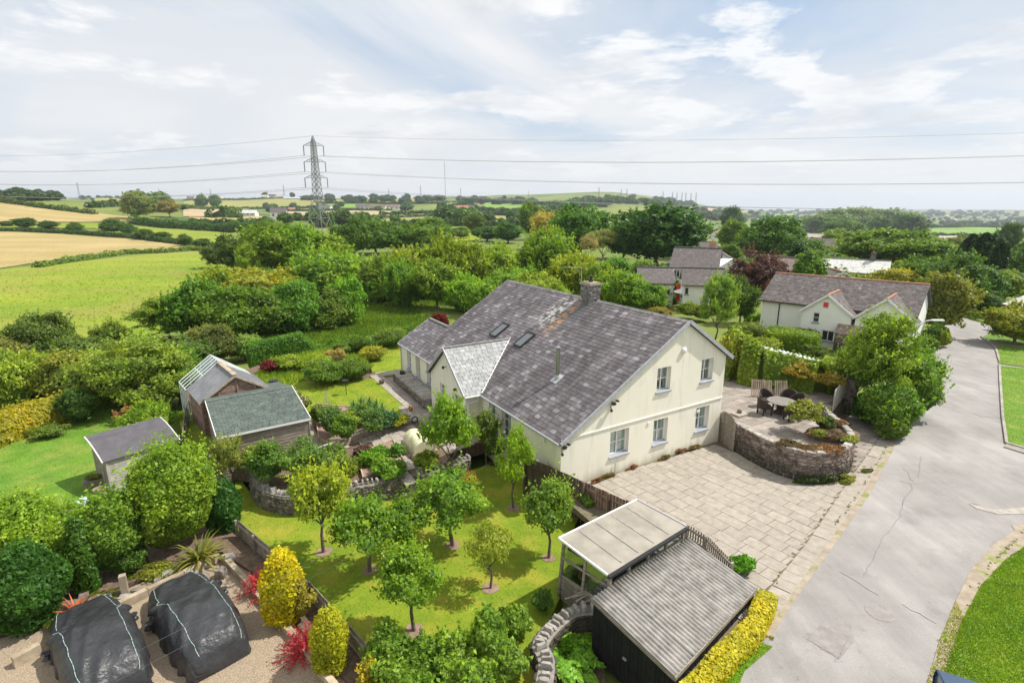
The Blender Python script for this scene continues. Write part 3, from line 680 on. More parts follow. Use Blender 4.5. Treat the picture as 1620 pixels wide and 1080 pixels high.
    V, Fq, r = join_np(parts); o = link(name, mesh_np(name, V, Fq, LEAF, r), color=color); tagp(o, label, cat, group); return o
ORD = ['leftmost', 'second', 'third', 'fourth', 'fifth', 'sixth', 'seventh', 'eighth', 'ninth', 'tenth', 'eleventh', 'twelfth', 'thirteenth', 'fourteenth', 'fifteenth', 'sixteenth', 'seventeenth', 'eighteenth', 'nineteenth', 'twentieth', 'twenty-first', 'twenty-second', 'twenty-third', 'twenty-fourth', 'twenty-fifth', 'twenty-sixth', 'twenty-seventh', 'twenty-eighth', 'twenty-ninth', 'thirtieth', 'thirty-first', 'thirty-second', 'thirty-third', 'thirty-fourth', 'thirty-fifth', 'thirty-sixth', 'thirty-seventh', 'thirty-eighth', 'thirty-ninth', 'fortieth']
# ================================================================== THE LAND
def land():
    ys = [-60, -40, -25, -12, -4] + list(np.arange(2, 100, 3.2)) + list(100 * (95. ** (np.linspace(0, 1, 150)))); ys = np.array(ys)
    a = np.linspace(-1.7, 1.7, 230); Y, A = np.meshgrid(ys, a, indexing='ij'); X = A * (np.maximum(Y, 0) + 70)
    Z = np.maximum(zf(X, Y), -76); Z = np.where(Y < 95, Z - .02, Z); V = np.stack([X, Y, Z], -1).reshape(-1, 3); m, n = len(ys), len(a)
    i, j = np.meshgrid(np.arange(m - 1), np.arange(n - 1), indexing='ij'); q = i * n + j
    Fq = np.stack([q, q + 1, q + n + 1, q + n], -1).reshape(-1, 4)
    o = link('ground', mesh_np('ground', V, Fq, 'land', smooth=True)); o['kind'] = 'structure'
land()
b = MB(); b.add([(-15000, 2500, -63), (20000, 2500, -63), (20000, 20000, -63), (-15000, 20000, -63)], [(0, 1, 2, 3)]); struct('sea', b, 'sea')
def field(name, top, bot, mat, n=26, off=.12, label=None):
    T = [hit(*p) for p in top]; B_ = [hit(*p) for p in bot]
    def ev(Q, t):
        k = t * (len(Q) - 1); i = min(int(k), len(Q) - 2); f = k - i; return Q[i].lerp(Q[i + 1], f)
    V = []
    for i in range(n + 1):
        for j in range(n * 2 + 1):
            t = j / (n * 2); p = ev(B_, t).lerp(ev(T, t), i / n); V.append((p.x, p.y, zfs(p.x, p.y) + off + max(0, p.y - 100) * .0012))
    w = 2 * n + 1; Fq = [(i * w + j, i * w + j + 1, (i + 1) * w + j + 1, (i + 1) * w + j) for i in range(n) for j in range(2 * n)]
    o = link(name, mesh_np(name, V, Fq, mat, smooth=True)); o['kind'] = 'structure'
    if label: o['label'] = label
field('meadow', [(-700, 470), (0, 428), (150, 412), (250, 402), (350, 397)], [(-900, 700), (0, 560), (150, 545), (300, 520), (430, 462)], 'meadow', 40)
field('gold_field', [(-500, 366), (0, 366), (100, 371), (200, 378), (300, 388)], [(-560, 450), (0, 425), (80, 413), (200, 400), (300, 392)], 'crop_gold', 30)
field('gold_field', [(-60, 316), (0, 321), (74, 331), (148, 337), (212, 345)], [(-60, 353), (0, 352), (74, 352), (148, 352), (212, 350)], 'crop_gold', 30)
field('pasture', [(150, 355), (300, 364), (365, 370)], [(150, 362), (300, 387), (365, 385)], 'meadow')
field('pasture', [(-60, 354), (0, 354), (150, 354)], [(-60, 362), (0, 362), (150, 362)], 'meadow')
field('olive_field', [(290, 319), (400, 317), (500, 315)], [(290, 331), (400, 330), (500, 328)], 'crop_olive')
field('tan_field', [(290, 333), (350, 332), (405, 333)], [(290, 343), (350, 343), (405, 340)], 'crop_tan')
field('gold_field', [(300, 344), (350, 344), (415, 343)], [(300, 353), (350, 353), (415, 350)], 'crop_gold')
field('tan_field', [(440, 335), (560, 334), (680, 336)], [(450, 348), (560, 347), (690, 342)], 'crop_tan')
field('olive_field', [(600, 342), (720, 339), (830, 344)], [(620, 356), (720, 357), (830, 356)], 'crop_olive')
field('green_field', [(765, 322), (800, 320), (835, 322)], [(765, 333), (800, 334), (835, 333)], 'crop_green')
field('green_field', [(840, 327), (880, 324), (915, 326)], [(840, 337), (880, 338), (915, 338)], 'crop_green')
field('pasture', [(670, 366), (720, 364), (760, 364)], [(670, 385), (720, 384), (760, 380)], 'meadow')
field('pasture', [(545, 353), (565, 352), (582, 353)], [(545, 361), (565, 361), (582, 361)], 'meadow')
field('tan_field', [(145, 322), (170, 319), (200, 317)], [(145, 328), (170, 326), (200, 323)], 'crop_tan')
field('green_field', [(150, 314), (175, 312), (195, 312)], [(150, 320), (175, 318), (195, 316)], 'crop_olive')
field('olive_field', [(500, 316), (600, 316), (700, 316)], [(500, 321), (600, 321), (700, 321)], 'crop_olive')
field('green_field', [(1465, 362), (1520, 361), (1640, 363)], [(1465, 372), (1520, 373), (1640, 375)], 'crop_green')
for k, (a, b_, c, d, mt) in enumerate([(1115, 1150, 331, 336, 'crop_tan'), (1160, 1200, 333, 338, 'crop_olive'), (1205, 1262, 336, 342, 'crop_green'), (1120, 1180, 339, 344, 'crop_green'), (1000, 1060, 338, 342, 'crop_olive'), (700, 760, 322, 327, 'crop_olive'), (520, 600, 324, 330, 'crop_green')]):
    field('far_field', [(a, c), ((a + b_) / 2, c - .6), (b_, c)], [(a - 4, d), ((a + b_) / 2, d), (b_ - 4, d)], mt, 10)

# ------------------------------------------------------------------ road, verges, lawns by the road
road, _ = patch('road', [(1130, 1180), (1180, 1050), (1212, 1000), (1255, 930), (1300, 862), (1335, 800), (1368, 752), (1400, 704), (1436, 650), (1466, 590), (1484, 545), (1492, 520), (1498, 503), (1512, 497), (1540, 508), (1760, 540), (2100, 640), (2400, 900), (1900, 1400)], -.004, 'asphalt', .12)
patch('side_path', [(1533, 796), (1572, 806), (1640, 800), (1760, 790), (1760, 806), (1640, 812), (1580, 813), (1545, 804)], .018, 'kerb', .1)
patch('concrete_margin', [(1412, 694), (1420, 698), (1374, 785), (1318, 864), (1262, 942), (1216, 1012), (1206, 1004), (1255, 934), (1310, 857), (1366, 777)], .001, 'verge_dirt', .1)
b = MB()
for poly in ([(1462, 548), (1470, 548), (1460, 580), (1452, 580)], [(1424, 632), (1438, 632), (1430, 668), (1412, 668)], [(1300, 985), (1345, 985), (1352, 1012), (1330, 1040), (1275, 1010)], [(1485, 596), (1500, 600), (1492, 640), (1478, 636)]):
    p = [at(u, v, 0) for u, v in poly]; b.prism([(q.x, q.y) for q in p], -.01, .003)
b.build('tarmac_patch', 'asphalt_patch', road)
# cracks and joints of old repairs: shallow tar seams lying on the road
b = MB()
def seam(pts, w=.014):
    P_ = []
    for i in range(len(pts) - 1):
        for k in range(4):
            f = k / 4; P_.append((pts[i][0] * (1 - f) + pts[i + 1][0] * f + random.uniform(-2.6, 2.6), pts[i][1] * (1 - f) + pts[i + 1][1] * f + random.uniform(-2, 2)))
    P_.append(pts[-1]); P_ = [at(u, v, .004) for u, v in P_]
    for i in range(len(P_) - 1): b.bar(P_[i], P_[i + 1] + (P_[i + 1] - P_[i]) * .1, w * random.uniform(.5, 1.1), .006)
seam([(1432, 790), (1424, 815), (1398, 850), (1376, 895), (1366, 910)]); seam([(1455, 720), (1457, 745), (1452, 755)], .025); seam([(1425, 760), (1440, 765), (1442, 775), (1428, 798)], .025)
seam([(1345, 1005), (1325, 1040), (1280, 1010)], .022); seam([(1425, 955), (1480, 985)], .02); seam([(1430, 740), (1444, 760)], .02); seam([(1540, 655), (1570, 660), (1600, 668)], .02); seam([(1480, 560), (1530, 566)], .02); seam([(1390, 940), (1330, 905)], .015)
b.build('road_crack', 'tar', road)
# manhole cover, an old one set in a round patch of rough stones
b = MB(); c = at(1392, 968, 0); b.lathe(c, [(.40, -.02), (.40, .004), (.33, .010), (.30, .004)], 20)
mh = b.build('manhole_cover', 'asphalt_patch', None, label='round rough-surfaced manhole cover in the middle of the road', cat='manhole cover')
b = MB(); b.lathe(at(1543, 797, .0), [(.10, -.02), (.10, .006), (.05, .01)], 6)
b.build('drain_cover', 'tar', None, label='small dark stopcock cover near the mouth of the side road', cat='drain cover')
lawnR, polyR = patch('lawn', [(1484, 1180), (1492, 1070), (1520, 985), (1552, 925), (1590, 885), (1640, 850), (2100, 850), (2600, 1200)], .03, 'lawn_bright')
lawn2, poly2 = patch('lawn', [(1592, 700), (1586, 660), (1582, 600), (1582, 578), (1700, 590), (1950, 650), (1950, 745), (1640, 710)], .07, 'lawn_bright')
lawn3, poly3 = patch('lawn', [(1580, 574), (1576, 552), (1582, 545), (1640, 552), (1800, 580), (1790, 600), (1640, 582)], .07, 'lawn_bright')
lawn4, poly4 = patch('lawn', [(1552, 533), (1560, 530), (1578, 518), (1560, 510), (1514, 496), (1510, 490), (1560, 486), (1680, 520), (1760, 562), (1640, 548), (1580, 540)], .06, 'lawn_bright')
verge, polyV = patch('verge', [(1455, 1190), (1466, 1080), (1487, 1010), (1512, 950), (1535, 902), (1570, 862), (1606, 838), (1600, 830), (1660, 826), (1960, 840), (1650, 856), (1600, 890), (1560, 930), (1530, 985), (1502, 1070), (1500, 1190)], .012, 'verge_dirt', .1)
patch('pavement', [(1588, 706), (1640, 722), (1950, 770), (1950, 752), (1640, 708), (1594, 700)], .05, 'kerb', .1)
def kerb(px, z, group):
    P_ = [at(u, v, z) for u, v in px]; t = thing('kerb', group[0], 'kerb', P_[0]); k = []
    for i in range(len(P_) - 1):
        d = P_[i + 1] - P_[i]; n = max(1, round(d.length / .9))
        for j in range(n):
            c_ = P_[i] + d * ((j + .5) / n); x = d.normalized(); k.append(frame_m(c_ + Vector((0, 0, .0)), x, Vector((0, 0, 1)).cross(x), (0, 0, 1), d.length / n - .012, .13, .22))
    pieces(t, 'kerb_stone', k, [unit_mesh('kerb_stone', 'kerb')], 'kerb')
kerb([(1640, 716), (1592, 702), (1586, 660), (1582, 600), (1581, 577)], .0, ('grey concrete kerb round the big lawn right of the road',))
kerb([(1581, 572), (1575, 551), (1552, 533)], .0, ('grey concrete kerb beside the small square lawn right of the road',))
def grass(name, px, z, n, h, color, mat='leaf', world=None, w=.018, lean=.4, kind='stuff'):
    poly = world if world is not None else [tuple(at(u, v, z)[:2]) for u, v in px]
    xs = [p[0] for p in poly]; ys = [p[1] for p in poly]; X = RS.uniform(min(xs), max(xs), n * 3); Y = RS.uniform(min(ys), max(ys), n * 3); ins = np.zeros(len(X), bool); m = len(poly)
    for i in range(m):
        x0, y0 = poly[i]; x1, y1 = poly[(i + 1) % m]
        cnd = ((y0 > Y) != (y1 > Y)); xi = (x1 - x0) * (Y - y0) / ((y1 - y0) if abs(y1 - y0) > 1e-9 else 1e-9) + x0; ins ^= cnd & (X < xi)
    vis = Y > 5; X, Y = X[ins & vis][:n], Y[ins & vis][:n]; k = len(X)
    if k == 0: return
    a = RS.uniform(0, 6.28, k); hh = h * RS.uniform(.5, 1.4, k); ww = w * RS.uniform(.7, 1.5, k); la = RS.uniform(0, 6.28, k)
    V = np.zeros((k, 3, 3)); V[:, 0] = np.stack([X - np.cos(a) * ww, Y - np.sin(a) * ww, np.full(k, z)], 1); V[:, 1] = np.stack([X + np.cos(a) * ww, Y + np.sin(a) * ww, np.full(k, z)], 1)
    V[:, 2] = np.stack([X + np.cos(la) * hh * lean, Y + np.sin(la) * hh * lean, z + hh], 1)
    o = link(name, mesh_np(name, V.reshape(-1, 3), np.arange(3 * k).reshape(k, 3), LEAF, RS.uniform(0, 1, k)), color=color); o['kind'] = kind
GR = (.15, .25, .02)
grass('grass', [(1484, 1150), (1492, 1070), (1520, 985), (1552, 925), (1590, 885), (1640, 850), (1760, 850), (1760, 1150)], .03, 60000, .05, (.115, .205, .025), w=.012)
grass('grass', None, .012, 9000, .05, (.20, .24, .05), world=[p for p in polyV if p[0] < 14], w=.012)
grass('grass', None, .07, 26000, .045, (.13, .22, .025), world=poly2, w=.014)
grass('grass', None, .07, 6000, .06, (.14, .22, .025), world=poly3, w=.014)
# small lawn by the yellow hedge
lawn5, poly5 = patch('lawn', [(1130, 1180), (1178, 1060), (1222, 1022), (1180, 1008), (1145, 1010), (1060, 1180)], .02, 'lawn_bright', .1)
grass('grass', None, .02, 6000, .05, (.14, .27, .02), world=poly5, w=.012)

# ------------------------------------------------------------------ drive of paving slabs
drv, drvp = patch('driveway', [(880, 778), (1130, 700), (1345, 640), (1410, 690), (1372, 748), (1335, 802), (1290, 870), (1250, 940), (1212, 1000), (1165, 1060), (1090, 1110), (1000, 1000), (940, 830)], -.022, 'joint', .25)
e1 = (at(1220, 826, 0) - at(1138, 787, 0)).normalized(); e2 = Vector((-e1.y, e1.x, 0)); O_ = at(1138, 787, 0)
def loc2(px): return [((at(u, v, 0) - O_).dot(e1), (at(u, v, 0) - O_).dot(e2)) for u, v in px]
DP = loc2([(905, 770), (1130, 703), (1160, 716), (1250, 752), (1345, 750), (1352, 745), (1328, 781), (1275, 858), (1211, 936), (1185, 975), (1100, 985), (960, 800)])
ms = [m for m in tile_mats(O_ + Vector((0, 0, -.03)), e1, e2, DP, .60, .82, .045, tilt=0, jit=.002) if H3(0, 0).y > 0]
pieces(drv, 'paving_slab', ms, [unit_mesh('paving_slab', 'slab', .012)], 'slab')
# border strip of slabs along the road, and the strip round the end of the wall
def strip(parent, pin, pout, n, z, name='border_slab', mat='slab'):
    A_ = [at(u, v, z) for u, v in pin]; B_ = [at(u, v, z) for u, v in pout]; k = []
    def ev(Q, t):
        q = t * (len(Q) - 1); i = min(int(q), len(Q) - 2); return Q[i].lerp(Q[i + 1], q - i)
    for i in range(n):
        t = (i + .5) / n; a, c_ = ev(A_, t), ev(B_, t); d = (ev(B_, (i + 1) / n) + ev(A_, (i + 1) / n) - ev(B_, i / n) - ev(A_, i / n)) / 2
        y = d.normalized(); x = Vector((y.y, -y.x, 0)); wd_ = abs((c_ - a).dot(x))
        k.append(frame_m((a + c_) / 2 - Vector((0, 0, .02)), x, y, (0, 0, 1), wd_ - .01, d.length - .015, .045))
    pieces(parent, name, k, [unit_mesh(name, mat, .012)], mat)
strip(drv, [(1330, 778), (1275, 860), (1213, 936), (1180, 985)], [(1366, 779), (1310, 858), (1255, 936), (1205, 1005)], 20, 0)
strip(drv, [(1405, 672), (1375, 715), (1330, 778)], [(1412, 692), (1398, 720), (1366, 779)], 9, 0)
E2_ = loc2([(1350, 745), (1355, 690), (1340, 662), (1345, 640), (1403, 675), (1372, 718), (1330, 776)])
pieces(drv, 'paving_slab', tile_mats(O_ + Vector((0, 0, -.03)), e1, e2, E2_, .60, .82, .045, tilt=0, jit=.002), [unit_mesh('paving_slab', 'slab_grey', .012)], 'slab_grey')

# ------------------------------------------------------------------ windows and walls
def wall_mesh(b, O, ex, outline, holes, depth, n):
    """outline: list of (x, ztop); z from zbot; holes (x0,x1,z0,z1)"""
    O, ex, n = Vector(O), Vector(ex), Vector(n); ez = Vector((0, 0, 1)); zb = outline[0][2] if len(outline[0]) > 2 else -.4
    xs = sorted(set([p[0] for p in outline] + [h[0] for h in holes] + [h[1] for h in holes]))
    def top(x): return float(np.interp(x, [p[0] for p in outline], [p[1] for p in outline]))
    P = lambda x, z: O + ex * x + ez * z
    for a, c in zip(xs[:-1], xs[1:]):
        hs = sorted([h for h in holes if h[0] <= a + 1e-6 and h[1] >= c - 1e-6], key=lambda h: h[2]); z = zb
        for h in hs:
            if h[2] > z: b.add([P(a, z), P(c, z), P(c, h[2]), P(a, h[2])], [(0, 1, 2, 3)])
            z = h[3]
        b.add([P(a, z), P(c, z), P(c, top(c)), P(a, top(a))], [(0, 1, 2, 3)])
    for x0, x1, z0, z1 in holes:
        for q in ([(x0, z0), (x1, z0)], [(x1, z0), (x1, z1)], [(x1, z1), (x0, z1)], [(x0, z1), (x0, z0)]):
            (xa, za), (xb, zc) = q; b.add([P(xa, za), P(xb, zc), P(xb, zc) - n * depth, P(xa, za) - n * depth], [(0, 1, 2, 3)])
def window(parent, O, ex, n, x0, x1, z0, z1, depth=.2, nx=2, nz=2, fw=.05, sill=True, curtain=None, name='window', mats=('upvc', 'pane'), bar=.028, sillmat='sill', room=False):
    O, ex, n = Vector(O), Vector(ex), Vector(n); ez = Vector((0, 0, 1)); P = lambda x, z, d=0.: O + ex * x + ez * z - n * d
    b = MB(); up = n; dd = depth - .03
    for (xa, za, xb, zb) in ((x0, z0 + fw / 2, x1, z0 + fw / 2), (x0, z1 - fw / 2, x1, z1 - fw / 2)): b.bar(P(xa, za, dd), P(xb, zb, dd), .06, fw, up=Vector((0, 0, 1)))
    for xa in (x0 + fw / 2, x1 - fw / 2): b.bar(P(xa, z0 + fw, dd), P(xa, z1 - fw, dd), fw, .06, up=n)
    for i in range(1, nx): xa = x0 + (x1 - x0) * i / nx; b.bar(P(xa, z0 + fw, dd), P(xa, z1 - fw, dd), fw * .8, .05, up=n)
    for j in range(1, nz): za = z0 + (z1 - z0) * j / nz; b.bar(P(x0 + fw, za, dd - .002), P(x1 - fw, za, dd - .002), .05, bar, up=Vector((0, 0, 1)))
    w = b.build(name, mats[0], parent)
    g = MB(); g.bar(P(x0 + .01, (z0 + z1) / 2, dd + .02), P(x1 - .01, (z0 + z1) / 2, dd + .02), .008, z1 - z0 - .02, up=Vector((0, 0, 1)))
    g.build('pane', 'clear_glass' if curtain or room else mats[1], w)
    if curtain or room:
        r = MB(); r.bar(P(x0 - .1, (z0 + z1) / 2, depth + .9), P(x1 + .1, (z0 + z1) / 2, depth + .9), .02, z1 - z0 + .3, up=Vector((0, 0, 1)))
        for xa in (x0 - .1, x1 + .1): r.bar(P(xa, (z0 + z1) / 2, depth + .03), P(xa, (z0 + z1) / 2, depth + .9), .02, z1 - z0 + .3)
        for za in (z0 - .14, z1 + .14): r.bar(P((x0 + x1) / 2, za, depth + .03), P((x0 + x1) / 2, za, depth + .9), x1 - x0 + .2, .02)
        r.build('room', 'wood_dark', w)
    if curtain:
        c_ = MB()
        for (fa, fb) in curtain:
            a, e = x0 + (x1 - x0) * fa, x0 + (x1 - x0) * fb; k = 10; pts = [P(a + (e - a) * i / k, 0, dd + .09 + .02 * math.sin(i * 2.4)) for i in range(k + 1)]
            for i in range(k): c_.add([pts[i] + ez * z0, pts[i + 1] + ez * z0, pts[i + 1] + ez * z1, pts[i] + ez * z1, ], [(0, 1, 2, 3)])
        c_.build('curtain', 'curtain', w)
    if sill:
        s_ = MB(); s_.add([P(x0 - .05, z0 + .0, -.07), P(x1 + .05, z0, -.07), P(x1 + .05, z0 - .07, -.07), P(x0 - .05, z0 - .07, -.07), P(x0 - .05, z0 + .03, -.003), P(x1 + .05, z0 + .03, -.003), P(x1 + .05, z0 - .07, -.003), P(x0 - .05, z0 - .07, -.003)], [(0, 1, 2, 3), (0, 4, 5, 1), (0, 3, 7, 4), (1, 5, 6, 2), (3, 2, 6, 7)])
        s_.add([P(x0, z0 + .03, -.003), P(x1, z0 + .03, -.003), P(x1, z0 + .05, dd - .04), P(x0, z0 + .05, dd - .04)], [(0, 1, 2, 3)])
        s_.build('sill', sillmat, w)
    return w
# ------------------------------------------------------------------ THE MAIN HOUSE
hs = thing('house', 'long cream house with a huge patchy slate roof, beside the paved drive', 'house', H3(5, 8, 0))
g_, l_ = G3, L3
RID = (7.18, 6.74); EV_Z = 2.26; ER = (10.25, 4.72)
gw = [(2.74, 3.86, .86, 2.10), (5.42, 6.36, .83, 2.10), (8.33, 9.30, .88, 2.16), (5.44, 6.32, 3.50, 4.68), (8.43, 9.30, 3.50, 4.66)]
wl = MB()
wall_mesh(wl, H3(0, 0, 0), g_, [(0, EV_Z + .06, -.5), (RID[0], RID[1] - .08), (10.2, ER[1] - .05)], gw, .26, -l_)
fw_ = [(5.7 - 0, 6.5, .95, 2.10), (4.25, 5.15, .60, 2.05)]
fac = [(14.5, 15.25, .55, 2.05), (16.42, 17.25, .45, 2.05), (18.2, 18.95, .62, 2.05)]
# long front: right of the porch and left of it (looking from the garden, x runs from l=20.15 down to l=0)
def fx(l): return 20.15 - l
wall_mesh(wl, H3(0, 20.15, 0), -l_, [(0, EV_Z, -1.2), (20.15, EV_Z)], [(fx(b_), fx(a), c, d) for a, b_, c, d in fac + fw_], .22, -g_)
# far walls
wall_mesh(wl, H3(10.2, 0, 0), l_, [(0, 4.66, -.5), (16.84, 4.66)], [], .2, g_)
wall_mesh(wl, H3(10.2, 16.84, 0), -g_, [(0, 4.66, -.5), (3.02, 6.66), (10.2, 2.26)], [], .2, l_)
wall_mesh(wl, H3(4.8, 20.15, 0), -g_, [(0, 2.3, -.5), (2.4, 3.74), (4.8, 2.3)], [], .2, l_)
wall_mesh(wl, H3(4.8, 16.84, 0), l_, [(0, 2.3, -.5), (3.31, 2.3)], [], .2, g_)
# porch gable
PS = -.91; PL, PR = 12.25, 7.45
pw = [(12.25 - 10.85, 12.25 - 10.15, .85, 2.0), (12.25 - 9.05, 12.25 - 8.15, -.2, 1.95)]
wall_mesh(wl, H3(PS, PL, 0), -l_, [(0, 2.26, -.9), (2.4, 4.2), (4.8, 2.26)], pw, .15, -g_)
wall_mesh(wl, H3(PS, PR, 0), g_, [(0, 2.26, -.9), (.91, 2.3)], [], .1, -l_)
wall_mesh(wl, H3(0, PL, 0), -g_, [(0, 2.26, -.9), (.91, 2.26)], [], .1, l_)
wl.build('wall', 'render_cream', hs)
# the ledge where the upper render stands proud of the lower
b = MB(); b.bar(H3(.0, -.02, 2.335), H3(10.2, -.02, 2.42), .045, .05); b.build('render_band', 'render_cream', hs)
for i, (x0, x1, z0, z1) in enumerate(gw):
    window(hs, H3(0, 0, 0), g_, -l_, x0, x1, z0, z1, .26, 2, 2, .055, curtain=([(.0, .45), (.55, 1.)] if i < 3 else [(0, .25)]))
for a, c, z0, z1 in fac + fw_: window(hs, H3(0, 20.15, 0), -l_, -g_, fx(c), fx(a), z0, z1, .22, 2, 3, .05)
w1 = window(hs, H3(PS, PL, 0), -l_, -g_, *pw[0], .15, 2, 3, .05)
w2 = window(hs, H3(PS, PL, 0), -l_, -g_, *pw[1], .15, 2, 3, .07, sill=False, name='door')
# roof decks
def deck(b, pts, t=.09):
    pts = [Vector(p) for p in pts]; n = (pts[1] - pts[0]).cross(pts[2] - pts[1]).normalized()
    if n.z < 0: pts = pts[::-1]; n = -n
    b.sheet([p - n * .012 for p in pts], n, t)
rf = MB(); sl0 = Vector((RID[0] + .12, 0, RID[1] - 2.20)); EO = -.14; EZ = 2.22
RT = RID[1] + .02
e2m = (g_ * (RID[0] - EO) + Vector((0, 0, RT - EZ))).normalized(); SLm = math.hypot(RID[0] - EO, RT - EZ)
deck(rf, [H3(EO, -.16, EZ), H3(EO, 16.92, EZ), H3(RID[0], 16.92, RT), H3(RID[0], -.16, RT)])
deck(rf, [H3(RID[0], -.16, RT), H3(RID[0], 16.92, RT), H3(ER[0] + .25, 16.92, ER[1] - .17), H3(ER[0] + .25, -.16, ER[1] - .17)])
WG = (2.40, EZ + (RT - EZ) * (2.40 - EO) / (RID[0] - EO))
deck(rf, [H3(EO, 16.92, EZ), H3(EO, 20.3, EZ), H3(WG[0], 20.3, WG[1]), H3(WG[0], 16.92, WG[1])])
deck(rf, [H3(WG[0], 16.92, WG[1]), H3(WG[0], 20.3, WG[1]), H3(4.95, 20.3, 2.2), H3(4.95, 16.92, 2.2)])
roof = rf.build('roof', 'felt_black', hs)
T1 = tile_mats(H3(EO, 20.3, EZ), -l_, e2m, [(3.38, 0), (20.46, 0), (20.46, SLm), (3.38, SLm)], .236, .37, .020, tilt=.055, jit=.006)
slw = math.hypot(WG[0] - EO, WG[1] - EZ)
T1 += tile_mats(H3(EO, 20.3, EZ), -l_, e2m, [(0, 0), (3.4, 0), (3.4, slw), (0, slw)], .236, .37, .020, tilt=.055, jit=.006)
# no slates under the stack
T1 = [m for m in T1]
pieces(roof, 'slate', T1, [unit_mesh('slate', 'slate_main', .01)], 'slate_main')
e2r = (-g_ * (ER[0] + .25 - RID[0]) + Vector((0, 0, RT - ER[1] + .17))).normalized(); slr = math.hypot(ER[0] + .25 - RID[0], RT - ER[1] + .17)
T2 = tile_mats(H3(ER[0] + .25, -.16, ER[1] - .17), l_, e2r, [(0, 0), (17.08, 0), (17.08, slr), (0, slr)], .236, .37, .020, tilt=.055, jit=.004)
pieces(roof, 'slate', T2, [unit_mesh('slate', 'slate_main', .01)], 'slate_main', singles=False)
# ridge tiles
k = []
for i in range(38):
    l0 = -.16 + i * .45
    if 6.7 < l0 + .22 < 7.95: continue
    for sgn, slope in ((-1, (RT - EZ) / (RID[0] - EO)), (1, (RT - ER[1] + .17) / (ER[0] + .25 - RID[0]))):
        x = (g_ * sgn - Vector((0, 0, slope))).normalized(); n = (x.cross(l_)); n = n if n.z > 0 else -n
        k.append(frame_m(H3(RID[0], l0 + .22, RT + .035) + x * .10 + Vector((0, 0, random.uniform(-.006, .006))), x, l_, n, .21, .44, .03))
pieces(roof, 'ridge_tile', k, [unit_mesh('ridge_tile', 'ridge_grey', .1)], 'ridge_grey')
b = MB(); b.bar(H3(WG[0], 16.95, WG[1] + .03), H3(WG[0], 20.32, WG[1] + .03), .22, .05); b.build('wing_ridge', 'ridge_grey', roof)
# verges, fascia, gutters
b = MB()
n1 = e2m
b.bar(H3(EO, -.19, EZ + .0) , H3(RID[0], -.19, RT + .0), .05, .16); b.bar(H3(RID[0], -.19, RT), H3(ER[0] + .28, -.19, ER[1] - .19), .05, .17)
b.build('verge_board', 'lead', roof); b = MB(); b.bar(H3(EO, 20.33, EZ), H3(WG[0], 20.33, WG[1]), .04, .14); b.build('verge_board', 'lead', roof)
b = MB(); b.bar(H3(RID[0], -.13, RT + .02), H3(ER[0] + .28, -.13, ER[1] - .16), .16, .02); b.build('verge_flashing', 'lead', roof)
b = MB()
for la, lb in ((-.1, 7.35), (12.35, 20.3)): b.tube([H3(EO - .05, la, EZ - .03), H3(EO - .05, lb, EZ - .03)], .055, 8)
b.build('gutter', 'lead', roof)
b = MB(); b.tube([H3(-.14, 20.1, EZ - .05), H3(-.06, 20.1, 2.0), H3(-.06, 20.1, -.3)], .035, 6); b.build('downpipe', 'lead', hs)
# porch roof with its pale slates
pz, pe = 4.31, 2.24; pl0 = 9.85; hw = 2.66; pf = PS - .18
bp = MB(); back = lambda z: (z - EZ) / (RT - EZ) * (RID[0] - EO) + EO
deck(bp, [H3(pf, pl0, pz), H3(back(pz) + .05, pl0, pz), H3(back(pe) + .03, pl0 - hw, pe), H3(pf, pl0 - hw, pe)], .08)
deck(bp, [H3(pf, pl0, pz), H3(back(pz) + .05, pl0, pz), H3(back(pe) + .03, pl0 + hw, pe), H3(pf, pl0 + hw, pe)], .08)
prf = bp.build('porch_roof', 'felt_black', hs)
sp_ = math.hypot(hw, pz - pe); dr = (l_ * hw + Vector((0, 0, pz - pe))).normalized()
k = tile_mats(H3(pf, pl0 - hw, pe), g_, dr, [(0, 0), (back(pe) - pf, 0), (back(pz) - pf, sp_), (0, sp_)], .26, .36, .016, .045, .006)
pieces(prf, 'slate', k, [unit_mesh('slate', 'slate_light', .012)], 'slate_light')
dr2 = (-l_ * hw + Vector((0, 0, pz - pe))).normalized()
k = tile_mats(H3(back(pe), pl0 + hw, pe), -g_, dr2, [(0, 0), (back(pe) - pf, 0), (back(pe) - pf, sp_), (back(pe) - back(pz), sp_)], .26, .36, .016, .045, .006)
pieces(prf, 'slate', k, [unit_mesh('slate', 'slate_light', .012)], 'slate_light')
b = MB(); b.bar(H3(pf, pl0, pz + .02), H3(back(pz), pl0, pz + .02), .2, .05); b.build('porch_ridge', 'ridge_grey', prf)
b = MB(); b.bar(H3(back(pz) + .1, pl0 - .03, pz + .07), H3(back(pe) + .1, pl0 - hw - .05, pe + .07), .17, .025, up=Vector((0, 0, 1))); b.build('valley_flashing', 'paint_white', prf)
b = MB()
for sg in (-1, 1): b.bar(H3(pf - .02, pl0, pz - .02), H3(pf - .02, pl0 + sg * hw, pe - .03), .045, .17)
b.build('bargeboard', 'lead', prf)
b = MB(); b.tube([H3(pf, pl0 - hw - .05, pe - .04), H3(-.2, pl0 - hw - .05, pe - .04)], .05, 8)
b.build('porch_gutter', 'paint_white', prf)
b = MB(); b.tube([H3(-.28, 7.2, pe - .08), H3(-.28, 7.2, 1.9), H3(-.80, 7.36, 1.75), H3(-.80, 7.36, -.6)], .04, 8); b.build('downpipe', 'paint_white', hs)
